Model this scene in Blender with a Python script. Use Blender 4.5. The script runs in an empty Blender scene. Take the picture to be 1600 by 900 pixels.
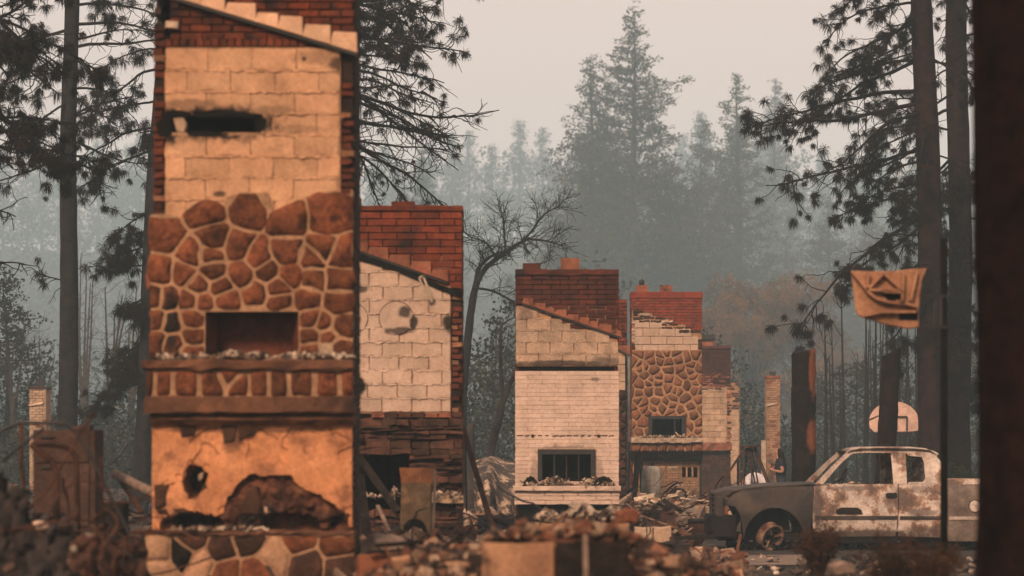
import bpy, bmesh, math, random
import numpy as np
from mathutils import Vector, Matrix, noise

# ------------------------------------------------------------------ camera, sky, sun, exposure
SC = bpy.context.scene
COL = SC.collection
F = 4000.0          # focal length in pixels of a 1600 px wide picture
HZ = 714.0          # row of the horizon
CH = 1.62           # camera height
cam_d = bpy.data.cameras.new('camera')
cam_d.sensor_width = 36.0
cam_d.lens = F / 1600.0 * 36.0
cam_d.shift_y = (HZ - 450.0) / 1600.0
cam_d.clip_start = 0.1
cam_d.clip_end = 3000.0
cam_d.dof.use_dof = True
cam_d.dof.focus_distance = 62.0
cam_d.dof.aperture_fstop = 1.75
cam = bpy.data.objects.new('camera', cam_d)
COL.objects.link(cam)
cam.location = (0, 0, CH)
cam.rotation_euler = (math.radians(90), 0, 0)
SC.camera = cam

SUN_DIR = Vector((-0.42, -1.0, 0.80)).normalized()      # towards the sun
world = bpy.data.worlds.new('World')
SC.world = world
world.use_nodes = True
wn = world.node_tree
wn.nodes.clear()
w_out = wn.nodes.new('ShaderNodeOutputWorld')
w_bg = wn.nodes.new('ShaderNodeBackground')
w_sky = wn.nodes.new('ShaderNodeTexSky')
w_sky.sky_type = 'NISHITA'
w_sky.sun_disc = False
w_sky.sun_elevation = math.asin(SUN_DIR.z)
w_sky.sun_rotation = math.atan2(SUN_DIR.x, SUN_DIR.y)
w_sky.dust_density = 6.0
w_sky.air_density = 1.5
w_mix = wn.nodes.new('ShaderNodeMixRGB')                # smoke pall: an even pinkish veil over the sky
w_mix.inputs[0].default_value = 0.94
w_mix.inputs[2].default_value = (8.9, 6.6, 5.75, 1)
wn.links.new(w_sky.outputs[0], w_mix.inputs[1])
wn.links.new(w_mix.outputs[0], w_bg.inputs[0])
w_bg.inputs[1].default_value = 0.07
wn.links.new(w_bg.outputs[0], w_out.inputs[0])

sun_d = bpy.data.lights.new('sun', 'SUN')
sun_d.energy = 3.7
sun_d.angle = math.radians(12)
sun_d.color = (1.0, 0.66, 0.45)
sun = bpy.data.objects.new('sun', sun_d)
COL.objects.link(sun)
sun.rotation_euler = SUN_DIR.to_track_quat('Z', 'Y').to_euler()
sun.location = SUN_DIR * 40

SC.view_settings.view_transform = 'Standard'
SC.view_settings.look = 'None'
SC.view_settings.gamma = 1.0
SC.view_settings.exposure = 0.68
SC.render.engine = 'CYCLES'
SC.cycles.use_denoising = True
SC.cycles.max_bounces = 6
SC.cycles.diffuse_bounces = 3
SC.cycles.volume_bounces = 1
SC.cycles.transparent_max_bounces = 8

# ------------------------------------------------------------------ helpers
WL = {}                                                   # world location of every thing and part


def P(px, py, d):
    return Vector(((px - 800.0) * d / F, d, CH + (HZ - py) * d / F))


class MB:
    """collects geometry; build() links it as one mesh object"""

    def __init__(self):
        self.v = []
        self.f = []
        self.c = []
        self.n = 0

    def add(self, verts, faces, col=None):
        verts = np.asarray(verts, dtype=np.float64).reshape(-1, 3)
        for f in faces:
            f = np.asarray(f, dtype=np.int64)
            if f.ndim == 1:
                f = f[None, :]
            self.f.append(f + self.n)
        self.v.append(verts)
        self.n += len(verts)
        if col is not None:
            c = np.asarray(col, dtype=np.float64)
            if c.ndim == 1:
                c = np.tile(c, (len(verts), 1))
            self.c.append(c)
        return self

    def box(self, lo, hi, rot=None, jit=0.0, rng=None):
        lo = np.array(lo, float); hi = np.array(hi, float)
        c = (lo + hi) / 2; h = (hi - lo) / 2
        s = np.array([[-1, -1, -1], [1, -1, -1], [1, 1, -1], [-1, 1, -1], [-1, -1, 1], [1, -1, 1], [1, 1, 1], [-1, 1, 1]], float)
        v = s * h
        if jit:
            v = v + np.array([[rng.uniform(-jit, jit) for _ in range(3)] for _ in range(8)])
        if rot is not None:
            v = v @ np.array(rot.to_3x3()).T
        v = v + c
        return self.add(v, [np.array([[0, 3, 2, 1], [4, 5, 6, 7], [0, 1, 5, 4], [1, 2, 6, 5], [2, 3, 7, 6], [3, 0, 4, 7]])])

    def bar(self, a, b, w, h=None, up=(0, 0, 1)):
        a = Vector(a); b = Vector(b); h = h or w
        d = (b - a)
        L = d.length
        if L < 1e-6:
            return self
        d = d / L
        u = Vector(up)
        if abs(d.dot(u)) > 0.95:
            u = Vector((1, 0, 0))
        s = d.cross(u).normalized(); t = s.cross(d)
        v = []
        for p in (a, b):
            for (i, j) in ((-1, -1), (1, -1), (1, 1), (-1, 1)):
                v.append(p + s * (i * w / 2) + t * (j * h / 2))
        return self.add([tuple(x) for x in v], [np.array([[0, 3, 2, 1], [4, 5, 6, 7], [0, 1, 5, 4], [1, 2, 6, 5], [2, 3, 7, 6], [3, 0, 4, 7]])])

    def tube(self, pts, rad, n=6, caps=True, wob=0.0, rng=None):
        pts = np.array([tuple(p) for p in pts], float)
        m = len(pts)
        if np.isscalar(rad):
            rad = [rad] * m
        rad = np.array(rad, float)
        tan = np.gradient(pts, axis=0)
        tan /= (np.linalg.norm(tan, axis=1, keepdims=True) + 1e-9)
        t0 = tan[0]
        u = np.cross(t0, (0, 0, 1) if abs(t0[2]) < 0.9 else (1, 0, 0))
        u /= np.linalg.norm(u) + 1e-9
        ang = np.arange(n) * 2 * math.pi / n
        ca, sa = np.cos(ang)[:, None], np.sin(ang)[:, None]
        V = np.empty((m, n, 3))
        for i in range(m):
            u = u - tan[i] * np.dot(u, tan[i])
            u /= np.linalg.norm(u) + 1e-9
            w = np.cross(tan[i], u)
            r = rad[i]
            if wob:
                r = r * (1 + wob * (np.array([rng.random() for _ in range(n)])[:, None] - 0.5))
            V[i] = pts[i] + (ca * u + sa * w) * r
        idx = np.arange(m * n).reshape(m, n)
        a = idx[:-1]; b = idx[1:]
        q = np.stack([a, np.roll(a, -1, 1), np.roll(b, -1, 1), b], -1).reshape(-1, 4)
        fs = [q]
        if caps:
            fs += [idx[0][::-1], idx[-1]]
        return self.add(V.reshape(-1, 3), fs)

    def prism(self, poly, y0, y1, inset=0.0, front=None):
        """polygon in (x, z), counter-clockwise seen from the camera, extruded from y0 (front) to y1 (back)"""
        p = np.array(poly, float)
        k = len(p)
        area = np.sum(p[:, 0] * np.roll(p[:, 1], -1) - np.roll(p[:, 0], -1) * p[:, 1])
        if area < 0:
            p = p[::-1]
        c = p.mean(0)
        rings = [(p, y1), (p, y0 + (inset if inset else 0))]
        if inset:
            d = p - c
            L = np.linalg.norm(d, axis=1, keepdims=True) + 1e-9
            rings.append((p - d / L * np.minimum(inset, L * 0.4), y0))
        V = []
        for q, y in rings:
            V.append(np.column_stack([q[:, 0], np.full(k, y), q[:, 1]]))
        idx = np.arange(k * len(rings)).reshape(len(rings), k)
        fs = [idx[0][::-1]]
        for a, b in zip(idx[:-1], idx[1:]):
            fs.append(np.stack([a, np.roll(a, -1), np.roll(b, -1), b], -1))
        fs.append(idx[-1])
        return self.add(np.concatenate(V), fs)

    def mesh(self, name, origin=(0, 0, 0), smooth=False):
        me = bpy.data.meshes.new(name)
        V = np.concatenate(self.v) - np.array(tuple(origin))
        loops = np.concatenate([f.reshape(-1) for f in self.f])
        tot = np.concatenate([np.full(len(f), f.shape[1]) for f in self.f])
        start = np.concatenate([[0], np.cumsum(tot)[:-1]])
        me.vertices.add(len(V)); me.vertices.foreach_set('co', V.reshape(-1))
        me.loops.add(len(loops)); me.loops.foreach_set('vertex_index', loops.astype(np.int32))
        me.polygons.add(len(tot))
        me.polygons.foreach_set('loop_start', start.astype(np.int32))
        me.polygons.foreach_set('loop_total', tot.astype(np.int32))
        if self.c:
            C = np.concatenate(self.c)
            if C.shape[1] == 3:
                C = np.column_stack([C, np.ones(len(C))])
            at = me.color_attributes.new('Col', 'FLOAT_COLOR', 'POINT')
            at.data.foreach_set('color', C.reshape(-1).astype(np.float32))
        me.polygons.foreach_set('use_smooth', np.full(len(tot), bool(smooth)))
        me.update(calc_edges=True)
        me.validate()
        return me


def link(name, data, loc=(0, 0, 0), parent=None, mat=None):
    o = bpy.data.objects.new(name, data)
    COL.objects.link(o)
    loc = Vector(loc)
    WL[o.name] = loc
    if parent is not None:
        o.parent = parent
        o.location = loc - WL[parent.name]
    else:
        o.location = loc
    if mat is not None and data is not None and not data.materials:
        data.materials.append(mat)
    return o


def tag(o, label, cat, group=None):
    o['label'] = label
    o['category'] = cat
    if group:
        o['group'] = group
    return o


def thing(name, label, cat, loc=(0, 0, 0), group=None):
    return tag(link(name, None, loc), label, cat, group)


def part(name, mb, mat, parent, smooth=False, kind=None, label=None):
    o = link(name, mb.mesh(name, WL[parent.name], smooth), WL[parent.name], parent, mat)
    if kind:
        o['kind'] = kind
    if label:
        o['label'] = label
    return o


def solo(name, mb, mat, label, cat, loc=None, group=None, smooth=False):
    """a thing that is one mesh; its origin at its base"""
    if loc is None:
        V = np.concatenate(mb.v)
        loc = (V[:, 0].mean(), V[:, 1].mean(), V[:, 2].min())
    return tag(link(name, mb.mesh(name, loc, smooth), loc, None, mat), label, cat, group)


def struct(name, mb, mat, kind='structure', smooth=False):
    o = link(name, mb.mesh(name, (0, 0, 0), smooth), (0, 0, 0), None, mat)
    o['kind'] = kind
    return o


# ------------------------------------------------------------------ materials
def pm(name, c1, c2, scale=4.0, rough=0.9, bump=0.3, bscale=60.0, rand=0.3, soot=0.0, sscale=1.2, blobs=(), streak=0.0,
       vcol=False, sootcol=(0.013, 0.011, 0.010), spot=None, spec=0.06, metal=0.0, c3=None, c3scale=1.0, c3th=0.55, c3w=0.12, objrand=True, transl=0.0, grime=0.35, c3edge=None, alb=0.84):
    c1, c2 = tuple(q * alb for q in c1), tuple(q * alb for q in c2)
    c3 = tuple(q * alb for q in c3) if c3 is not None else None
    m = bpy.data.materials.new(name)
    m.use_nodes = True
    nt = m.node_tree
    N = nt.nodes; L = nt.links
    b = N['Principled BSDF']
    geo = N.new('ShaderNodeNewGeometry')

    def noi(sc, det=5.0, vec=None, rgh=0.6):
        n = N.new('ShaderNodeTexNoise')
        n.inputs['Scale'].default_value = sc
        n.inputs['Detail'].default_value = det
        n.inputs['Roughness'].default_value = rgh
        L.new(vec or geo.outputs['Position'], n.inputs['Vector'])
        return n.outputs[0]

    def rng_(v, a, bb, c=0.0, d=1.0):
        r = N.new('ShaderNodeMapRange')
        r.interpolation_type = 'SMOOTHSTEP'
        r.inputs[1].default_value = a; r.inputs[2].default_value = bb
        r.inputs[3].default_value = c; r.inputs[4].default_value = d
        L.new(v, r.inputs[0])
        return r.outputs[0]

    def mix(f, a, c, mode='MIX'):
        x = N.new('ShaderNodeMixRGB'); x.blend_type = mode
        for i, s in ((0, f), (1, a), (2, c)):
            if isinstance(s, (int, float)):
                x.inputs[i].default_value = s
            elif isinstance(s, tuple):
                x.inputs[i].default_value = (*s, 1)
            else:
                L.new(s, x.inputs[i])
        return x.outputs[0]

    def math_(op, a, c):
        x = N.new('ShaderNodeMath'); x.operation = op
        for i, s in ((0, a), (1, c)):
            if isinstance(s, (int, float)):
                x.inputs[i].default_value = s
            else:
                L.new(s, x.inputs[i])
        return x.outputs[0]

    col = mix(rng_(noi(scale), 0.3, 0.7), c1, c2)
    if c3 is not None:
        m3 = rng_(noi(c3scale, 7, rgh=0.68), c3th - c3w, c3th + c3w)
        col = mix(m3, col, c3)
        if c3edge is not None:
            col = mix(math_('MULTIPLY', math_('MULTIPLY', m3, math_('SUBTRACT', 1.0, m3)), 3.2), col, c3edge)
    if grime:
        gv = math_('MULTIPLY', rng_(noi(3.1, 7, rgh=0.7), 0.28, 0.72, 1.0 - grime, 1.12), rng_(noi(31.0, 4), 0.25, 0.7, 1.0 - grime * 0.8, 1.08))
        gc = N.new('ShaderNodeCombineXYZ')
        for q in range(3):
            L.new(gv, gc.inputs[q])
        col = mix(1.0, col, gc.outputs[0], 'MULTIPLY')
    if vcol:
        a = N.new('ShaderNodeVertexColor'); a.layer_name = 'Col'
        col = mix(1.0, col, a.outputs[0], 'MULTIPLY')
    if objrand and rand:
        oi = N.new('ShaderNodeObjectInfo')
        v = math_('ADD', math_('MULTIPLY', oi.outputs['Random'], rand), 1.0 - rand / 2)
        cv = N.new('ShaderNodeCombineXYZ')
        v2 = math_('ADD', math_('MULTIPLY', v, 0.75), 0.25)
        L.new(v, cv.inputs[0]); L.new(v2, cv.inputs[1]); L.new(v2, cv.inputs[2])
        col = mix(1.0, col, cv.outputs[0], 'MULTIPLY')
    mask = None
    if soot:
        mask = rng_(noi(sscale, 6), 0.62 - 0.3 * soot, 0.80 - 0.3 * soot)
    if streak:
        vm = N.new('ShaderNodeVectorMath'); vm.operation = 'MULTIPLY'
        L.new(geo.outputs['Position'], vm.inputs[0]); vm.inputs[1].default_value = (5, 5, 0.7)
        s = rng_(noi(1.0, 5, vm.outputs[0]), 0.70 - 0.3 * streak, 0.85 - 0.2 * streak, 0.0, 0.8)
        mask = s if mask is None else math_('MAXIMUM', mask, s)
    if blobs:
        edge = math_('MULTIPLY', math_('SUBTRACT', noi(9.0, 5), 0.5), 1.3)
        for (cx, cz, rx, rz, st) in blobs:
            v1 = N.new('ShaderNodeVectorMath'); v1.operation = 'SUBTRACT'
            L.new(geo.outputs['Position'], v1.inputs[0]); v1.inputs[1].default_value = (cx, 0, cz)
            v2_ = N.new('ShaderNodeVectorMath'); v2_.operation = 'MULTIPLY'
            L.new(v1.outputs[0], v2_.inputs[0]); v2_.inputs[1].default_value = (1 / rx, 0, 1 / rz)
            v3 = N.new('ShaderNodeVectorMath'); v3.operation = 'LENGTH'
            L.new(v2_.outputs[0], v3.inputs[0])
            r = rng_(math_('ADD', v3.outputs['Value'], edge), 0.55, 1.15, st, 0.0)
            mask = r if mask is None else math_('MAXIMUM', mask, r)
    if mask is not None:
        col = mix(mask, col, sootcol)
    L.new(col, b.inputs['Base Color'])
    b.inputs['Roughness'].default_value = rough
    b.inputs['Specular IOR Level'].default_value = spec
    b.inputs['Metallic'].default_value = metal
    if bump:
        bp = N.new('ShaderNodeBump')
        bp.inputs['Strength'].default_value = bump
        bp.inputs['Distance'].default_value = 0.02
        L.new(noi(bscale, 4), bp.inputs['Height'])
        L.new(bp.outputs[0], b.inputs['Normal'])
    if transl:
        tr = N.new('ShaderNodeBsdfTranslucent')
        L.new(col, tr.inputs[0])
        ms = N.new('ShaderNodeMixShader'); ms.inputs[0].default_value = transl
        L.new(b.outputs[0], ms.inputs[1]); L.new(tr.outputs[0], ms.inputs[2])
        L.new(ms.outputs[0], N['Material Output'].inputs['Surface'])
    return m


MAT = {}
MAT['ash'] = pm('ash_ground', (0.022, 0.019, 0.017), (0.075, 0.058, 0.048), 1.3, c3=(0.20, 0.15, 0.115), c3scale=0.9, c3th=0.62, objrand=False, bscale=25, bump=0.6)
MAT['asphalt'] = pm('asphalt', (0.035, 0.033, 0.032), (0.06, 0.055, 0.05), 3, c3=(0.15, 0.12, 0.10), c3scale=1.1, c3th=0.62, objrand=False, bscale=90)
MAT['block'] = pm('concrete_block_scorched', (0.50, 0.36, 0.25), (0.40, 0.27, 0.17), 2.2, rand=0.22, bscale=90, bump=0.35)
MAT['brick'] = pm('red_brick_burnt', (0.195, 0.046, 0.02), (0.10, 0.03, 0.016), 5, rand=0.6, soot=0.35, sscale=2.2, bscale=70)
MAT['mortar_tan'] = pm('mortar_tan', (0.44, 0.26, 0.15), (0.30, 0.175, 0.10), 6, objrand=False, bscale=80, bump=0.5)
MAT['mortar_dark'] = pm('mortar_sooty', (0.055, 0.034, 0.025), (0.025, 0.018, 0.015), 5, objrand=False, bscale=80, bump=0.5)
MAT['lava'] = pm('brown_stone', (0.22, 0.075, 0.033), (0.12, 0.042, 0.021), 9, rand=0.55, bscale=22, bump=1.0, c3=(0.05, 0.025, 0.017), c3scale=16, c3th=0.6)
MAT['soot'] = pm('soot_black', (0.005, 0.0045, 0.004), (0.012, 0.010, 0.008), 6, objrand=False, bscale=40)
MAT['firebrick'] = pm('firebox_lining', (0.17, 0.055, 0.03), (0.10, 0.038, 0.024), 5, soot=0.3, objrand=False)
MAT['iron'] = pm('blackened_iron', (0.010, 0.0095, 0.009), (0.022, 0.019, 0.017), 8, rand=0.2, rough=0.65, spec=0.35, bump=0.15)
MAT['rust'] = pm('rusty_steel', (0.085, 0.04, 0.024), (0.04, 0.024, 0.018), 6, rand=0.4, soot=0.3, sscale=3, rough=0.8, bump=0.3)
MAT['clay'] = pm('clay_flue', (0.30, 0.115, 0.065), (0.22, 0.085, 0.05), 5, rand=0.3, soot=0.25, sscale=3)
MAT['chalk'] = pm('pale_plaster_bits', (0.62, 0.47, 0.35), (0.42, 0.30, 0.22), 7, rand=0.5)
MAT['char'] = pm('charred_wood', (0.010, 0.008, 0.007), (0.03, 0.022, 0.018), 10, rand=0.4, bscale=40, bump=0.8)
MAT['wood'] = pm('scorched_timber', (0.20, 0.12, 0.075), (0.09, 0.055, 0.04), 8, rand=0.4, soot=0.4, sscale=3)
MAT['rubble'] = pm('rubble_bits', (1, 1, 1), (0.7, 0.7, 0.7), 12, vcol=True, objrand=False, bscale=60, bump=0.5)

# ------------------------------------------------------------------ the setting: ground, hills, smoke
def sstep(a, b, x):
    t = np.clip((np.asarray(x, float) - a) / (b - a), 0, 1)
    return t * t * (3 - 2 * t)


HEAPS = [  # cx, cy, rx, ry, height : low heaps of ash and debris
    (-3.9, 20.0, 0.75, 1.8, 0.42), (-0.75, 20.5, 0.55, 1.6, 0.36), (0.3, 19.5, 0.9, 1.8, 0.42), (1.1, 19.5, 0.5, 1.5, 0.28), (4.3, 24.0, 0.8, 2.0, 0.15), (-1.2, 30, 1.3, 2.5, 0.35),
    (0.4, 33.5, 1.2, 2.0, 0.28), (-5.2, 30, 2.2, 3.0, 0.45), (-0.75, 42, 0.7, 2.0, 0.55), (2.9, 48, 1.0, 2.0, 0.45), (3.6, 56, 1.6, 2.5, 0.55),
    (2.6, 60, 1.2, 2.0, 0.5), (-10, 50, 4, 4, 0.6), (5.5, 66, 2.5, 4, 0.4), (-4.5, 46, 2.5, 4, 0.5), (4.5, 78, 3, 5, 0.6), (-15, 80, 8, 8, 0.7), (8, 95, 9, 6, 0.5),
]


def GH(x, y):
    """height of the ground"""
    x = np.asarray(x, float); y = np.asarray(y, float)
    z = 0.40 * (1 - sstep(23, 40, y))
    z = z + 0.05 * np.sin(x * 1.7 + 0.3 * y) * np.sin(y * 0.9 + 1.1) * (1 - sstep(100, 160, y)) * 0.6
    for cx, cy, rx, ry, h in HEAPS:
        z = z + h * np.exp(-((x - cx) / rx) ** 2 - ((y - cy) / ry) ** 2)
    # the truck stands on a level drive
    lev = np.exp(-((x - 6.6) / 3.6) ** 4 - ((y - 44.2) / 3.2) ** 4)
    z = z * (1 - lev)
    return z


def gh(x, y):
    return float(GH(x, y))


def grid(xs, ys, zf):
    X, Y = np.meshgrid(xs, ys)
    Z = zf(X, Y)
    V = np.stack([X, Y, Z], -1).reshape(-1, 3)
    n, m = len(ys), len(xs)
    i = np.arange(n * m).reshape(n, m)
    q = np.stack([i[:-1, :-1], i[:-1, 1:], i[1:, 1:], i[1:, :-1]], -1).reshape(-1, 4)
    return V, q


mb = MB()
xs = np.concatenate([[-880, -700, -470, -300, -200, -120, -70, -45], np.arange(-32, 32.01, 0.45), [45, 70, 120, 200, 300, 470, 700, 880]])
ys = np.concatenate([[-120, -60, -20, 0, 6], np.arange(10, 75, 0.45), np.arange(75, 130, 2.5), [140, 160, 190, 230, 300, 400, 600, 980, 1280]])
V, q = grid(xs, ys, GH)
mb.add(V, [q])
struct('ground', mb, MAT['ash'], smooth=True)

# the drive under the truck and the pale strip of concrete before it
mb = MB()
xs = np.arange(1.9, 12.1, 0.3); ys = np.arange(36.5, 49.1, 0.5)
V, q = grid(xs, ys, lambda x, y: GH(x, y) + 0.012)
mb.add(V, [q])
struct('driveway', mb, MAT['asphalt'], smooth=True)
MAT['slab'] = pm('dusty_concrete', (0.27, 0.205, 0.16), (0.16, 0.12, 0.10), 2.5, objrand=False, c3=(0.06, 0.05, 0.045), c3scale=1.6, c3th=0.6)
mb = MB()
xs = np.arange(2.2, 4.9, 0.3); ys = np.arange(37.0, 41.8, 0.4)
V, q = grid(xs, ys, lambda x, y: GH(x, y) + 0.03 + 0.0 * x)
mb.add(V, [q])
struct('path', mb, MAT['slab'], smooth=True)


def hill_z(x, y):
    x = np.asarray(x, float); y = np.asarray(y, float)
    ridge = 61 + 8 * np.sin(x * 0.0092 + 1.9) + 4.5 * np.sin(x * 0.023 + 0.4) - 5 * np.exp(-((x - 21) / 29) ** 2)
    t = sstep(470, 765, y) * (1 - 0.6 * sstep(790, 1040, y))
    return -1.5 + ridge * t


MAT['hill'] = pm('forest_floor', (0.035, 0.037, 0.032), (0.055, 0.055, 0.045), 0.15, objrand=False, bump=0)
mb = MB()
V, q = grid(np.arange(-540, 541, 18.0), np.arange(460, 1080, 15.0), hill_z)
mb.add(V, [q])
struct('hills', mb, MAT['hill'], smooth=True)

hz = bpy.data.materials.new('smoke_haze')
hz.use_nodes = True
hn = hz.node_tree
for n in list(hn.nodes):
    if n.type == 'BSDF_PRINCIPLED':
        hn.nodes.remove(n)
pv = hn.nodes.new('ShaderNodeVolumePrincipled')
pv.inputs['Color'].default_value = (0.60, 0.86, 1.0, 1)
pv.inputs['Density'].default_value = 0.0011
pv.inputs['Density Attribute'].default_value = ''
pv.inputs['Anisotropy'].default_value = 0.0
hn.links.new(pv.outputs[0], hn.nodes['Material Output'].inputs['Volume'])
mb = MB()
mb.box((-900, -130, -3.0), (900, 1310, 114))
struct('haze', mb, hz, kind='stuff')


# ------------------------------------------------------------------ masonry
def clip_half(poly, m, n, off):
    out = []
    k = len(poly)
    for i in range(k):
        a, b = poly[i], poly[(i + 1) % k]
        da = (a[0] - m[0]) * n[0] + (a[1] - m[1]) * n[1] + off
        db = (b[0] - m[0]) * n[0] + (b[1] - m[1]) * n[1] + off
        if da <= 0:
            out.append(a)
        if (da < 0 < db) or (db < 0 < da):
            t = da / (da - db)
            out.append((a[0] + (b[0] - a[0]) * t, a[1] + (b[1] - a[1]) * t))
    return out


def voronoi(seeds, box, gap):
    x0, x1, z0, z1 = box
    res = []
    gr = random.Random(len(seeds))
    gs = [gap * gr.uniform(0.55, 1.5) for _ in seeds]
    for i, s in enumerate(seeds):
        poly = [(x0, z0), (x1, z0), (x1, z1), (x0, z1)]
        for j, t in enumerate(seeds):
            if i == j:
                continue
            dx, dz = t[0] - s[0], t[1] - s[1]
            L = math.hypot(dx, dz)
            if L < 1e-6:
                continue
            poly = clip_half(poly, ((s[0] + t[0]) / 2, (s[1] + t[1]) / 2), (dx / L, dz / L), (gs[i] + gs[j]) * 0.25)
            if len(poly) < 3:
                break
        res.append(poly if len(poly) >= 3 else None)
    return res


def rounded(poly, rng, jit=0.0, it=1):
    p = [tuple(q) for q in poly]
    # split long edges so that outlines are uneven
    q = []
    for a, b in zip(p, p[1:] + p[:1]):
        q.append(a)
        if math.hypot(b[0] - a[0], b[1] - a[1]) > 0.14 and jit:
            q.append(((a[0] + b[0]) / 2 + rng.uniform(-jit, jit), (a[1] + b[1]) / 2 + rng.uniform(-jit, jit)))
    p = q
    for _ in range(it):
        q = []
        for a, b in zip(p, p[1:] + p[:1]):
            q.append((a[0] * 0.84 + b[0] * 0.16, a[1] * 0.84 + b[1] * 0.16))
            q.append((a[0] * 0.16 + b[0] * 0.84, a[1] * 0.16 + b[1] * 0.84))
        p = q
    return p


def stone_mesh(poly, rng, depth=0.09, proud=0.0):
    p = np.array(poly)
    c = p.mean(0)
    p = p - c
    if np.sum(p[:, 0] * np.roll(p[:, 1], -1) - np.roll(p[:, 0], -1) * p[:, 1]) < 0:
        p = p[::-1]
    k = len(p)
    rings = [(1.0, depth), (1.0, 0.014), (0.96, 0.002), (0.60, -proud)]
    V = []
    for s, y in rings:
        jy = np.array([rng.uniform(-0.006, 0.006) if s < 1 else 0 for _ in range(k)])
        V.append(np.column_stack([p[:, 0] * s, np.full(k, y) + jy, p[:, 1] * s]))
    V.append(np.array([[0, -proud - rng.uniform(-0.004, 0.01), 0]]))
    idx = np.arange(k * 4).reshape(4, k)
    fs = []
    for a, b in zip(idx[:-1], idx[1:]):
        fs.append(np.stack([a, np.roll(a, -1), np.roll(b, -1), b], -1))
    fs.append(np.stack([idx[3], np.roll(idx[3], -1), np.full(k, 4 * k)], -1))
    m = MB()
    m.add(np.concatenate(V), fs)
    return m.mesh('stone', (0, 0, 0), True), c


CACHE = {}


def brick_mesh(l, h, depth, var, rough, mat):
    key = (round(l, 2), round(h, 3), round(depth, 3), var, round(rough, 4), mat.name)
    if key in CACHE:
        return CACHE[key]
    r = random.Random(hash(key[:5]) & 0xffff)
    j = rough
    xx, zz = l / 2, h / 2
    poly = [(-xx, -zz), (r.uniform(-.3, .3) * l, -zz), (xx, -zz), (xx, r.uniform(-.2, .2) * h), (xx, zz), (r.uniform(-.3, .3) * l, zz), (-xx, zz), (-xx, r.uniform(-.2, .2) * h)]
    if l > 0.25:
        poly = []
        for (xa, za), (xb, zb) in (((-xx, -zz), (xx, -zz)), ((xx, -zz), (xx, zz)), ((xx, zz), (-xx, zz)), ((-xx, zz), (-xx, -zz))):
            n_ = max(2, int(abs(xb - xa) / 0.06) + int(abs(zb - za) / 0.06))
            for q in range(n_):
                t = (q + (r.uniform(-.3, .3) if q else 0)) / n_
                ch = r.uniform(0.4, 1.0) if r.random() < 0.18 else 0.0
                poly.append(((xa + (xb - xa) * t) * (1 - 0.03 * ch * (abs(xb - xa) < 1e-6)), (za + (zb - za) * t) * (1 - 0.09 * ch * (abs(zb - za) < 1e-6))))
    poly = [(a + r.uniform(-j, j), b + r.uniform(-j, j)) for a, b in poly]
    m = MB()
    m.prism(poly, 0.0, depth, inset=min(0.006, h * 0.09))
    me = m.mesh('brick')
    me.materials.append(mat)
    CACHE[key] = me
    return me


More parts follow.
